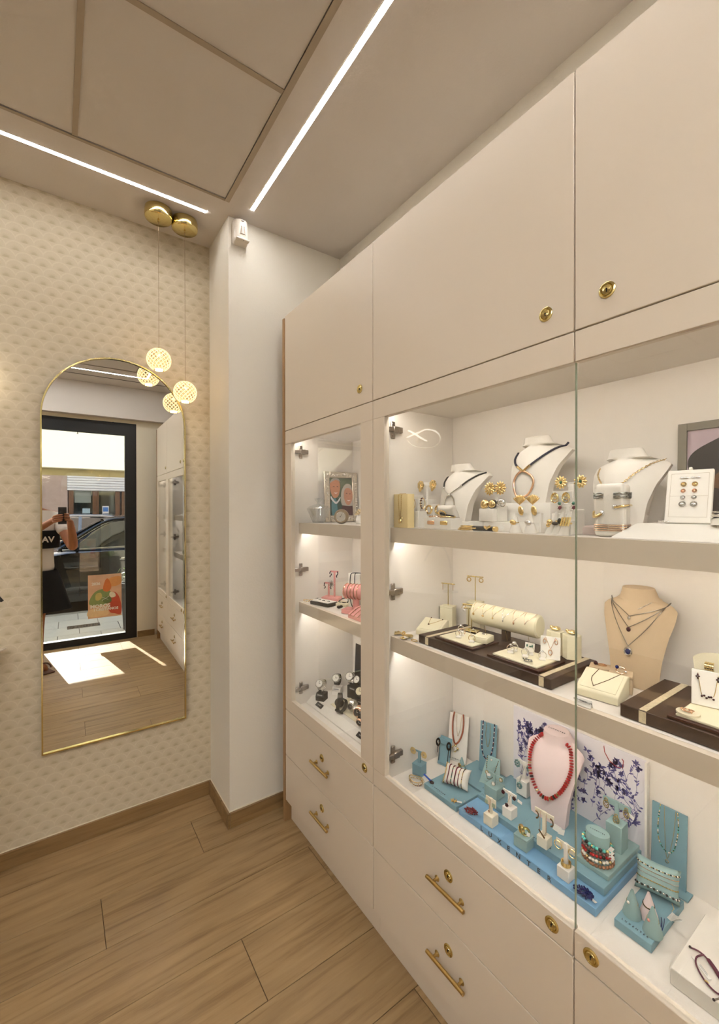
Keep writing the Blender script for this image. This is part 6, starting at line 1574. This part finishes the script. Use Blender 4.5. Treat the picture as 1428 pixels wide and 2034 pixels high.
ob('cross_rim', b, GOLD, e, kind='stuff'); ob('cross_stone', MB().box((-.006, -.0105, .045), (.014, .004, .014), rot=(0, PI/4, 0), bev=.003), PEARL, e)
e = on(t, 'necklace', 'fine gold chain with a bead hanging inside the amber necklace', 'necklace')
chain('chain', spline([V((-.009, -.0036, .162)), V((-.006, -.0036, .12)), V((.0, -.0036, .088)), V((.007, -.0036, .115)), V((.010, -.0036, .160))], 5), .0008, GOLD, e)
# bracelets lying in front
for k, (dx, dy, mats, lb) in enumerate(((0, 0, [BURG, GOLD], 'dark red and gold bead bracelet lying on the lowest shelf'), (-.006, .010, [GOLD], 'gold bead bracelet under the dark red one'), (.008, -.008, [PEARL, GOLD], 'pale bead bracelet with a tag lying in front'))):
    t = thing('bracelet', lb, 'bracelet', (.985+dy*.6, 1.072-dx, Zc+.0026+.0035*k), A0+.3*k)
    beads('beads', [V((.025*math.cos(a), .0175*math.sin(a), .002*math.sin(a*2+k))) for a in [2*PI*i/30 for i in range(31)]], .0018, .0036, mats, t)
    if k == 2: ptag(t, (.004, -.024, .003), (.9, 0, .4))
t = thing('bracelet', 'bright blue tassel with a dark charm between the bracelets and the slab', 'bracelet', (1.005, 1.033, Zc+.020), A0+.2)
b = MB()
for k in range(6): b.tube([(-.018, .004*(k-3)*.3, .012), (-.004, .001*(k-3), .006), (.012, .0012*(k-3), .0)], .0008, 5)
ob('tassel', b, mat('bright blue thread', '#2a5ec0', .6), t, kind='stuff'); ob('charm', MB().box((.016, -.004, .0), (.014, .010, .006), rot=(.3, .2, .4), bev=.002), mat('dark pewter', '#3b2f33', .35, .7), t)
# striped pillow
pl, ps = pillow('white pillow wrapped in dark red bead bracelets on the teal slab', 1.045, .955, Zc+.0185, .088, .062, .036, LINEN, al=.35, rx=-.62, nm='bracelet_pillow')
pl.location.z += .004
for k, (a, m_, r_, lb) in enumerate(((-.86, [GOLD], .0020, 'gold bead bracelet at the pillar end of the white pillow'), (-.56, [BURG], .0019, 'first dark red bracelet of the white pillow'), (-.26, [GOLD, BURG, EMER], .0019, 'gold and green bead bracelet of the white pillow'), (.02, [BURG, BURG, DKGEM], .0022, 'widest dark red bracelet in the middle of the white pillow'), (.30, [GOLD, BURG], .0017, 'gold and red bracelet of the white pillow'), (.58, [DKGEM, GOLD], .0016, 'dark bracelet at the camera end of the white pillow'))):
    pbracelet(pl, ps, lb, a, m_, r=r_, group='bracelets round the white pillow')
t = thing('brooch', 'small gold branch brooch with a price tag on the first teal slab', 'brooch', (.995, .912, Zc+.0185), A0+.3)
b = MB()
for k in range(6): b.tube([(0, 0, .001), (.010*math.cos(k*1.05), .008*math.sin(k*1.05), .0035)], [.0013, .0022], 6)
ob('branch', b, GOLD, t, kind='stuff'); ptag(t, (.016, .004, .0035), (PI/2-.1, 0, .3), .015, .008)
# cone with gold flower ring, board at the back with blue beads
cn = cone('teal ring cone with a gold flower ring on the back slab', 1.130, 1.000, Zc+.0176, .0165, .052, TEALS)
e = on(cn, 'ring', 'gold flower ring on the teal cone of the back slab', 'ring'); ob('band', MB().torus((0, 0, .026), .0095, .0012, seg=24), GOLD, e); e2 = ob('petals', MB().torus((0, -.011, .028), .005, .0024, rot=(PI/2, 0, 0), seg=16).sph((0, -.012, .028), .003, 10, 6), GOLD, e)
t = thing('necklace_board', 'tall teal board with a black and white bead necklace', 'necklace board', (1.200, .950, Zc+.0176), A0+.28, None, -.10)
ob('board', MB().box((0, 0, .082), (.058, .005, .164), bev=.0008), TEAL, t)
e = on(t, 'necklace', 'black bead necklace with white stones on the tall teal board', 'necklace')
K = [(-.018, .166), (-.020, .13), (-.020, .085), (-.014, .055), (.0, .045), (.012, .060), (.019, .095), (.021, .13), (.022, .166)]
beads('beads', [V((p.x, -.0048, p.y)) for p in spline([(a, c, 0) for a, c in K], 6)], .0022, .0042, [SAPH, BLACK, BURG, PEARL], e)
e = on(t, 'necklace', 'thin gold bead chain in the middle of the tall teal board', 'necklace')
chain('chain', spline([V((-.006, -.0038, .164)), V((-.008, -.0038, .12)), V((.0, -.0038, .085)), V((.007, -.0038, .115)), V((.006, -.0038, .162))], 5), .0011, GOLD, e)
# teal trapezoid card with necklace
t = thing('necklace_board', 'leaning dusty teal card with a fine dark chain before the tall board', 'necklace board', (1.150, .900, Zc+.0176), A0+.35, None, -.42)
ob('card', MB().prism([(-.034, 0), (.034, 0), (.024, .082), (-.018, .086)], .003, TR(0, .0015, 0) @ UPR), TEALS, t, smooth=False)
ob('lettering', MB().text(LX, .0045, TR(0, -.0018, .009) @ RX(PI/2), space=1.6), INK, t, smooth=False)
e = on(t, 'necklace', 'fine dark bead chain on the leaning dusty teal card', 'necklace')
beads('beads', [V((p.x, -.0030, p.y)) for p in spline([(-.017, .083, 0), (-.016, .05, 0), (-.012, .022, 0), (-.002, .018, 0), (.008, .03, 0), (.020, .078, 0)], 6)], .0013, .0030, [BLACK, GOLD], e)
ob('pin', MB().sph((-.003, -.003, .074), .0032, 10, 6), PEARL, e)
# row of small stands
def cardstand(label, x, y, z, s, h, m, al, hh, cw, ch_, mc, group=None):
    t = thing('earring_stand', label, 'earring stand', (x, y, z), A0+al, group)
    ob('base', MB().box((0, 0, h/2), (s, s, h), bev=.0010), m, t)
    ob('post', MB().box((0, 0, h+hh/2), (.009, .007, hh), bev=.0008), m, t)
    ob('cross_card', MB().box((0, .0, h+hh-ch_/2), (cw, .003, ch_), bev=.0006), mc, t)
    return t
IV = mat('ivory leatherette', '#efe5cd', .6, vary=.03)
t = cardstand('dusty teal block stand with white disc earrings', 1.105, .846, Zc+.0320, .044, .034, TEALS, .05, .034, .062, .014, TEALS)
earpair('earring', t, 'gold-rimmed white disc earring on the dusty teal stand', .025, .061, lambda e, s: (ob('rim', MB().torus((0, -.001, 0), .005, .0013, rot=(PI/2, 0, 0), seg=20), GOLD, e), ob('disc', MB().sph((0, -.001, 0), (.0045, .0015, .0045), 12, 6), PEARL, e)), y=-.004)
e = thing('ring', 'white disc ring hung at the foot of the dusty teal post', 'ring', t.location+V((-.012, -.004, .042)), A0+.45); ob('rim', MB().torus((0, 0, 0), .0055, .0012, rot=(PI/2, 0, 0), seg=20), SILV, e); ob('disc', MB().sph((0, 0, 0), (.0048, .0015, .0048), 12, 6), PEARL, e)
ptag(e, (-.014, 0, .024))
t = cardstand('white block stand with large green crystal earrings by the floral panel', 1.180, .792, Zc+.0386, .036, .046, WHITE, .04, .052, .044, .012, WHITE)
def gcl(e, s):
    b = MB()
    for k in range(9): b.sph((.0075*math.cos(k*2*PI/8)*(k < 8), -.002, -.002+.009*math.sin(k*2*PI/8)*(k < 8)), (.0036, .0022, .0036), 7, 5)
    ob('crystals', b, mat('sea green crystals', '#7d9f9c', .12, .5, vary=.5, vscale=400), e, kind='stuff')
earpair('earring', t, 'large round sea-green crystal earring', .021, .088, gcl, y=-.005)
e = thing('necklace', 'sea-green crystal pendant hanging on the white block', 'necklace', t.location, A0+.04); gc_ = on(e, 'x', 'x', 'x') if False else None
ob('chain', MB().tube([(-.003, -.0062, .088), (-.006, -.0195, .040)], .0006, 5).tube([(.003, -.0062, .088), (-.004, -.0195, .040)], .0006, 5), SILV, e)
b = MB()
for k in range(8): b.sph((-.005+.006*math.cos(k*PI/4), -.0205, .030+.007*math.sin(k*PI/4)), .0034, 7, 5)
ob('crystals', b, mat('sea green crystals', '#7d9f9c', .12, .5), e, kind='stuff')
t = cardstand('ivory block stand with square green earrings on the blue base', 1.010, .786, Zc+.0196, .030, .030, IV, .04, .044, .034, .022, IV)
def sqe(e, s): ob('square', MB().box((0, -.001, -.010), (.010, .002, .012), bev=.0008), mat('pale green square', '#a9b79a', .4, .3, vary=.2), e)
earpair('earring', t, 'square pale green earring on the ivory stand', .012, .070, sqe, y=-.004)
e = thing('necklace', 'gold pendant hanging down the post of the ivory stand', 'necklace', t.location, A0+.03); ob('chain', MB().tube([(-.002, -.0045, .072), (-.002, -.006, .04)], .0006, 5).tube([(.003, -.0045, .072), (-.002, -.006, .04)], .0006, 5), ROSE, e); ob('pendant', MB().sph((-.002, -.0065, .037), (.003, .0015, .004), 10, 6), ROSE, e)
t = cardstand('white block stand with dark garnet cluster earrings on the teal step', 1.058, .758, Zc+.0381, .030, .028, WHITE, .02, .042, .044, .009, WHITE)
def gar(e, s):
    b = MB()
    for k in range(6): b.sph((.003*math.cos(k*1.05), -.002, .003*math.sin(k*1.05)-.002), .0030, 7, 5)
    ob('stones', b, DKGEM, e, kind='stuff')
earpair('earring', t, 'dark garnet cluster earring on the white stand', .018, .064, gar, y=-.004)
ptag(t, (.034, -.003, .060), (0, .15, 0), .014, .008)
e = thing('necklace', 'garnet pendant hanging before the post of the white stand', 'necklace', t.location, A0+.03); ob('chain', MB().tube([(.006, -.0045, .066), (-.002, -.009, .038)], .0006, 5), GOLD, e)
b = MB()
for k in range(5): b.sph((-.003+.003*math.cos(k*1.26), -.0105, .034+.003*math.sin(k*1.26)), .0028, 7, 5)
ob('stones', b, DKGEM, e, kind='stuff')
t = cardstand('white block stand with hanging gold chains before the blush bust', 1.028+.012, .640, Zc+.0381, .028, .026, IV, .05, .062, .052, .012, IV)
earpair('earring', t, 'gold curl earring with a dark edge', .020, .078, lambda e, s: ob('curl', MB().torus((0, -.001, -.006), .006, .0016, rot=(PI/2, 0, 0), seg=16, sy=1.5, a0=-1.6, a1=1.8), mat('dark gold', '#6b5030', .3, .8), e), y=-.004)
e = thing('necklace', 'long gold chains with a pointed dark pendant over the white stand', 'necklace', t.location, A0+.03)
ob('chain', MB().tube([(-.009, -.004, .086), (-.009, -.006, .040), (-.006, -.012, .031)], .0007, 5).tube([(.008, -.004, .086), (.008, -.006, .04), (.004, -.010, .030)], .0007, 5), ROSE, e); ob('pendant', MB().tube([(-.010, -.010, .040), (.008, -.013, .028)], [.0016, .0022], 6), mat('dark gold', '#6b5030', .3, .8), e)
ptag(t, (.036, -.004, .066), (0, .3, .3), .018, .016); ptag(t, (.046, -.002, .062), (0, .2, .6), .014, .014)
t = cardstand('white block stand with gold hoops, nearest the front of the blue base', 1.012, .566, Zc+.0196, .030, .028, WHITE, .0, .055, .050, .018, IV)
earpair('earring', t, 'twisted gold hoop earring on the front white stand', .018, .074, lambda e, s: hoop(e, s, .0095, GOLD, .0013, -.004), y=-.004)
e = thing('ring', 'stack of gold rings round the post of the front white stand', 'ring', t.location+V((0, 0, .0285)), A0+.5); b = MB()
for k in range(4): b.torus((0, 0, .0015+.0026*k), .0105, .0013, seg=24, rs=6)
ob('bands', b, GOLDD, e, kind='stuff')
t = thing('bracelet', 'curled burgundy crystal bracelet with a clear clip on the blue base', 'bracelet', (.998, .848, Zc+.0196), A0+.4)
b = MB(); random.seed(4)
for i in range(90):
    a = i*.42; R = .008+.004*math.sin(i*.13); b.sph((R*1.4*math.cos(a)+.004*math.sin(i), R*math.sin(a), .005+.004*random.random()), .0022, 6, 4)
ob('crystals', b, BURG, t, kind='stuff'); ob('clip', MB().cyl((-.010, .006, .006), (-.026, .016, .018), .0024, seg=10), glass_pane('clear clip', (.95, .95, .95), .1), t)
t = block('dusty teal ring block with two wide rings on the blue base', 1.013, .683, Zc+.0196, .038, .034, .032, TEALS, al=.04, lid=.005)
for k, dx in enumerate((-.006, .006)):
    e = on(t, 'ring', ['wide gold and green ring on the dusty teal block, pillar side', 'wide gold ring with a green shimmer on the dusty teal block, camera side'][k], 'ring'); e.location.z += .0322
    ob('band', MB().torus((dx, 0, .010), .0095, .0028, rot=(PI/2, 0, .5*(k*2-1)), seg=24, flat=1.6), [GOLD, mat('green enamel gold', '#9a9a5e', .25, .8, vary=.4, vscale=300)][k], e)
    if k: ptag(e, (.016, -.004, .010), (0, .2, .5), .008, .010)
t = thing('bracelet', 'curled dark blue crystal bracelet with a tag at the corner of the blue base', 'bracelet', (1.002, .520, Zc+.0196), A0+.3)
b = MB()
for i in range(110):
    a = i*.40; R = .009+.004*math.sin(i*.11); b.sph((R*1.3*math.cos(a)-.004+.00015*i, R*math.sin(a)-.00008*i, .005+.004*random.random()), .0022, 6, 4)
ob('crystals', b, SAPH, t, kind='stuff'); ptag(t, (.022, -.010, .003), (PI/2-.2, 0, -.4), .018, .008)
# blush bust with coral necklace
b5, S5 = bust('pale blush bust wearing the thick red coral necklace', 1.150, .688, Zc+.0381, .238, .160, PINKL, al=.04, lean=.11, curl=.30, text=LX, thk=.17, nd=.95)
e = on(b5, 'necklace', 'thick red coral bead necklace with gold and black beads', 'necklace')
K = [(-.034, .219), (-.046, .205), (-.057, .182), (-.060, .150), (-.055, .118), (-.040, .088), (-.018, .068), (.004, .066), (.024, .080), (.044, .108), (.057, .142), (.060, .172), (.052, .200), (.036, .219)]
pts_ = drape(S5, K, 8, .0042); col_ = {}
for i, (p, tg) in enumerate(walk(pts_, .0071)):
    m_ = GOLDD if i in (14, 17, 24, 30, 34) else BLACK if i in (19, 27, 32) else RUBY
    q = tg.to_track_quat('Z', 'Y').to_matrix().to_4x4()
    col_.setdefault(m_.name, (m_, MB()))[1].lathe([(0, -.0022), (.0038, -.0022), (.0056, -.001), (.0056, .001), (.0038, .0022), (0, .0022)] if m_ is not GOLDD else [(0, -.0014), (.0045, -.0014), (.0045, .0014), (0, .0014)], seg=12, M=TR(*p) @ q)
for m_, b in col_.values(): ob('beads', b, m_, e, kind='stuff')
# floral panel behind
t = thing('floral_panel', 'white show card printed with blue flowers and birds behind the blush bust', 'show card', (1.2362, .671, Zc), A0)
pn = ob('board', MB().box((0, -.0055, .136), (.390, .006, .272), bev=.0008), mat('white show card', '#ece7ea', .5, vary=.01), t)
ob('camera_side_edge', MB().box((.198, -.010, .136), (.005, .016, .272)), WHITE, t, smooth=False)
FB = mat('blue toile print', '#645f9a', .6, vary=.35, vscale=260)
random.seed(12)
q = MB(); YQ = -.0087
def P3(x, z): return V((x, YQ, z))
def leaf_(x, z, L, w_, a):
    if not (-.185 < x+L*math.cos(a) < .190 and .005 < z+L*math.sin(a) < .268): return
    pts = [(0, 0), (L*.3, w_), (L*.7, w_*.8), (L, 0), (L*.7, -w_*.7), (L*.3, -w_*.9)]
    c, s = math.cos(a), math.sin(a); q.prism([(x+px*c-pz*s, z+px*s+pz*c) for px, pz in pts], .0004, TR(0, YQ, 0) @ UPR)
def bloom(x, z, R):
    for k in range(6): leaf_(x, z, R*random.uniform(.7, 1.1), R*.24, k*.9+random.uniform(-.2, .2))
def branch(x, z, a, L, dep=0):
    pts = [(x, z)]; n = 9
    for k in range(n):
        a += random.uniform(-.30, .30); x2 = x+L/n*math.cos(a); z2 = z+L/n*math.sin(a)
        if x2 < -.18 or x2 > .185: a = PI-a; x2 = x+L/n*math.cos(a)
        if z2 < .012 or z2 > .258: break
        x, z = x2, z2; pts.append((x, z))
        for sgn in (-1, 1):
            if random.random() < .42: leaf_(x, z, random.uniform(.007, .014), random.uniform(.0014, .0028), a+sgn*random.uniform(.5, 1.1))
        if dep < 1 and k in (3, 6): branch(x, z, a+random.choice((-1, 1))*random.uniform(.6, 1.0), L*.42, dep+1)
    if len(pts) > 1: q.tube([P3(*p) for p in pts], .0011 if dep == 0 else .0007, 4, flat=.4)
    bloom(x, z, .010)
for (x, z, a, L) in ((-.178, .12, 1.1, .10), (-.165, .16, .5, .08), (-.13, .17, .3, .08), (-.14, .08, 1.5, .12), (-.175, .03, 1.4, .14), (-.16, .10, 1.3, .13), (-.15, .05, 1.0, .14), (-.12, .12, 1.7, .12), (-.10, .02, 1.2, .16), (-.17, .17, .9, .08), (-.09, .10, 1.2, .10), (-.05, .02, 1.4, .12), (.0, .02, 1.2, .10),
        (.05, .02, 1.1, .14), (.09, .01, 1.5, .20), (.15, .02, 1.7, .20), (.12, .04, 1.3, .18), (.06, .08, 1.3, .12), (.175, .10, 1.9, .14), (.10, .12, 2.0, .10), (.03, .10, 1.0, .08), (.14, .15, 1.4, .08)): branch(x, z, a, L)
for (x, z) in ((-.15, .235), (-.165, .215), (.045, .232), (.085, .205), (.02, .20)):
    leaf_(x, z, .015, .003, .3); leaf_(x, z, .013, .003, 2.2); leaf_(x, z, .012, .002, -.7); leaf_(x, z, .010, .002, 3.3)
ob('blue_print', q, FB, pn, smooth=False, kind='stuff')
q = MB(); q.tube([P3(*p) for p in ((.092, .266), (.094, .250), (.106, .232), (.126, .224), (.136, .227))], .0024, 5, flat=.3); q.tube([P3(*p) for p in ((.140, .228), (.142, .248), (.138, .252))], .0026, 5, flat=.3); ob('red_print', q, RUBY, pn, smooth=False, kind='stuff')
# bracelet tower and tall earring stand on the upper slab
t = thing('bracelet_stand', 'round teal bracelet tower stacked with bead bracelets', 'bracelet display', (1.092, .530, Zc+.0506), A0+.1)
ob('tower', MB().lathe([(0, 0), (.030, 0), (.0265, .03), (.027, .066), (.0265, .068), (0, .068)], seg=36, sy=.8), TEALS, t)
ob('lettering', MB().text(LX, .0048, TR(0, .0, .0684) @ RZ(.0), space=1.6), INK, t, smooth=False)
for k, (z_, R, mats, lb) in enumerate(((.006, .0345, [WOODB], 'brown wooden bead bracelet at the bottom of the tower'), (.0145, .0335, [PEARL, PEARL, GOLD], 'white bead bracelet second from the bottom of the tower'), (.0235, .0330, [RUBY, RUBY, RUBY, BLACK], 'red bead bracelet in the middle of the tower'), (.0325, .0325, [mat('smoky rose quartz', '#7b5752', .15, vary=.3)], 'smoky brown crystal bracelet above the red one'), (.0425, .0325, [TURQ, TURQ, BLACK, TURQ, GOLDD], 'turquoise bead bracelet at the top of the tower'))):
    e = on(t, 'bracelet', lb, 'bracelet', 'bracelets stacked on the round tower')
    beads('beads', [V((R*math.cos(a), R*.84*math.sin(a), z_+.003*math.sin(a+k))) for a in [2*PI*i/40-PI/2 for i in range(41)]], .0040, .0078, mats, e)
    if k in (4, 3, 2): ptag(e, (.034, -.010, z_+.006), (0, .6, .5), .009, .012)
t = cardstand('tall teal block stand with filigree gold earrings before the floral panel', 1.170, .520, Zc+.0506, .038, .066, TEALS, .02, .052, .066, .016, TEALS)
def fil(e, s):
    ob('top', MB().torus((0, -.001, 0), .0035, .0010, rot=(PI/2, 0, 0), seg=16), GOLD, e)
    b = MB(); b.torus((0, -.001, -.012), .0065, .0011, rot=(PI/2, 0, 0), seg=20, sy=1.4)
    for k in range(6): b.sph((.0035*math.cos(k*1.05), -.001, -.012+.0045*math.sin(k*1.05)), .0016, 6, 4)
    ob('filigree', b, GOLD, e, kind='stuff')
earpair('earring', t, 'filigree gold drop earring on the tall teal stand', .024, .112, fil, y=-.004)
e = thing('necklace', 'filigree gold drop pendant hanging at the post of the tall teal stand', 'necklace', t.location+V((-.008, -.002, .086)), A0+.3); fil(e, 1)
ptag(t, (.034, -.004, .100), (0, .3, 0), .016, .009)
# camera-side group: leaning teal board, pillow, ring cones
t = thing('necklace_board', 'leaning teal board with fine bead chains, camera side of the floral panel', 'necklace board', (1.222, .425, Zc+.0005), A0+.02, None, -.05)
ob('board', MB().box((0, 0, .090), (.074, .005, .180), bev=.0008), TEAL, t); ob('foot', MB().box((.004, -.012, .0015), (.09, .035, .003)), TEAL, t)
e = on(t, 'necklace', 'green, pearl and gold bead necklace on the leaning teal board', 'necklace')
K = [(-.018, .181), (-.022, .14), (-.021, .10), (-.010, .078), (.004, .076), (.014, .095), (.020, .14), (.018, .181)]
beads('beads', [V((p.x, -.0045, p.y)) for p in spline([(a, c, 0) for a, c in K], 6)], .0015, .0032, [EMER, GOLD, PEARL, TURQ], e, rnd=1)
e = on(t, 'necklace', 'fine gold chain with a star charm on the leaning teal board', 'necklace')
chain('chain', spline([V((-.010, -.0036, .181)), V((-.008, -.0036, .12)), V((-.002, -.0036, .058)), V((.010, -.0036, .12)), V((.014, -.0036, .181))], 5), .0007, GOLD, e); ob('star', MB().torus((-.002, -.0045, .052), .004, .0009, rot=(PI/2, 0, 0), seg=5, rs=5), GOLD, e)
pl, ps = pillow('dusty teal pillow with fine chain bracelets on the camera-side slab', 1.128, .415, Zc+.0182, .088, .070, .042, TEALS, al=.25, rx=-.45)
pl.location.z += .004
def hb(label, c, mats, r):
    "bracelet running along the pillow's length"
    e = on(pl, 'bracelet', label, 'bracelet', 'bracelets round the dusty teal pillow')
    f = [ps(-1+2*i/18, c)+V((0, -r*.9, 0)) for i in range(19)]; loop = f+[V((p.x, -p.y, p.z)) for p in reversed(f)]
    if isinstance(mats, list): beads('beads', loop, r, r*2.3, mats, e)
    else: chain('chain', loop, r, mats, e)
hb('black and silver bead bracelet at the front of the dusty teal pillow', -.62, [BLACK, SILV], .0026)
hb('gold chain bracelet, second from the front of the dusty teal pillow', -.18, GOLDD, .0014)
hb('fine silver chain in the middle of the dusty teal pillow', .14, SILV, .0010)
hb('fine pale chain, fourth from the front of the dusty teal pillow', .40, ROSE, .0009)
hb('black and pearl bead chain at the back of the dusty teal pillow', .66, [BLKM, PEARL, GOLD], .0016)
t = thing('price_tag', 'bunch of white price tags hanging at the camera end of the pillow', 'price tag', (1.090, .372, Zc+.030), A0+.3)
for k in range(4): ob('tag', MB().box((.004*k, -.003*k, .002*k), (.009, .0006, .020), rot=(.3*k, .5-.25*k, .3*k), bev=.0002), TAG, t)
ob('tie', MB().tube([(.0, .0, .012), (.004, -.004, .022), (.0, .004, .026)], .0007, 5), GOLD, t)
for k, (x_, y_, m_, lb, rl) in enumerate(((1.040, .430, TEALS, 'dusty teal ring cone at the pillar end of the camera-side slab', 'gold ring with a pearl on the pillar-end cone'), (1.062, .406, PINKL, 'blush ring cone in the middle of the camera-side slab', 'dark jewelled band on the blush cone'), (1.030, .386, TEALS, 'dusty teal ring cone nearest the slab corner', 'gold ring with a pink stone on the corner cone'))):
    cn = cone(lb, x_, y_, Zc+.0181, .0185, .056, m_)
    e = on(cn, 'ring', rl, 'ring'); R_ = .0102 if k != 1 else .0095
    ob('band', MB().torus((0, 0, .028), R_, .0011 if k != 1 else .0024, rot=(.15, .1, 0), seg=24), GOLD if k != 1 else mat('dark jewelled gold', '#5d4a2c', .25, .8, vary=.6, vscale=700), e)
    if k != 1: ob('stone', MB().sph((-.004, -.010, .029), (.0032, .0026, .0030), 10, 6), PEARL if k == 0 else mat('pink stone', '#c98c80', .2), e)
t = thing('cord_strand', 'dark blue cord end lying on the camera-side teal slab', 'cord', (1.062, .385, Zc+.0186), A0)
ob('cord', MB().tube(spline([(-.004, .020, .0012), (.002, .006, .0012), (.006, -.014, .0012)], 4), .0009, 6).tube(spline([(.001, .022, .0012), (.006, .006, .0012), (.009, -.012, .0012)], 4), .0007, 6), SAPH, t)
# white boxes with the cord bracelet at the corner of the picture
t = thing('display_slab', 'low white box carrying the burgundy cord bracelet at the lower right corner', 'display slab', (1.060, .215, Zc), A0)
ob('box', MB().box((0, 0, .016), (.234, .190, .032), bev=.0012), LINEN, t)
t = block('second white box stacked at the back of the low white box', 1.105, .180, Zc+.0325, .200, .095, .022, LINEN)
t = thing('bracelet', 'burgundy cord bracelet with a sliding knot on the low white box', 'bracelet', (1.005, .272, Zc+.0326), A0)
MAR = mat('burgundy cord', '#5a1f38', .6, vary=.15, vscale=400); GRC = mat('grey brown cord', '#7a6c60', .6, vary=.15)
ob('cord', MB().tube(spline([(-.050, .034, .002), (-.036, .036, .004), (-.020, .030, .004), (.004, .006, .004), (.020, -.004, .004), (.034, -.010, .003), (.075, -.030, .003)], 6), .0016, 7).tube(spline([(-.028, .034, .006), (-.036, .020, .003), (-.030, .0, .003), (-.010, -.020, .003), (.010, -.026, .003), (.020, -.012, .003), (.014, .008, .005)], 6), .0015, 7), MAR, t)
ob('sliding_knot', MB().tube(spline([(-.020, .030, .005), (-.006, .018, .006), (.006, .006, .005)], 5), .0034, 8), MAR, t)
ob('charm', MB().sph((-.009, -.0195, .004), (.004, .002, .002), 8, 5), GOLD, t); ob('end_bead', MB().sph((-.051, .034, .0025), .0025, 10, 6), mat('dark pewter', '#3b2f33', .35, .7), t)
t = thing('bracelet', 'grey brown cord bracelet crossing the burgundy one', 'bracelet', (1.000, .245, Zc+.0376), A0)
ob('cord', MB().tube(spline([(-.010, .030, .004), (-.016, .010, .003), (-.010, -.012, .004), (.006, -.026, .002), (.034, -.046, .002)], 6), .0015, 7).tube(spline([(-.016, -.042, .002), (-.008, -.022, .003), (-.014, -.004, .004), (-.010, .012, .004)], 6), .0014, 7), GRC, t)
ob('end_bead', MB().sph((-.010, .031, .004), .0022, 8, 6).sph((-.017, -.044, .0022), .0024, 8, 6), mat('dark pewter', '#3b2f33', .35, .7), t)
t = thing('price_tag', 'long printed paper tag of the burgundy cord bracelet', 'price tag', (1.010, .296, Zc+.0336), A0)
ob('tag', MB().box((0, 0, .0006), (.042, .006, .0005), rot=(0, 0, -.62)), TAG, t, smooth=False)
ob('print', MB().box((.004, -.0028, .0011), (.020, .0005, .0002), rot=(0, 0, -.62)).box((.004, .0, .0011), (.018, .0005, .0002), rot=(0, 0, -.62)), INK, t, smooth=False, kind='stuff')
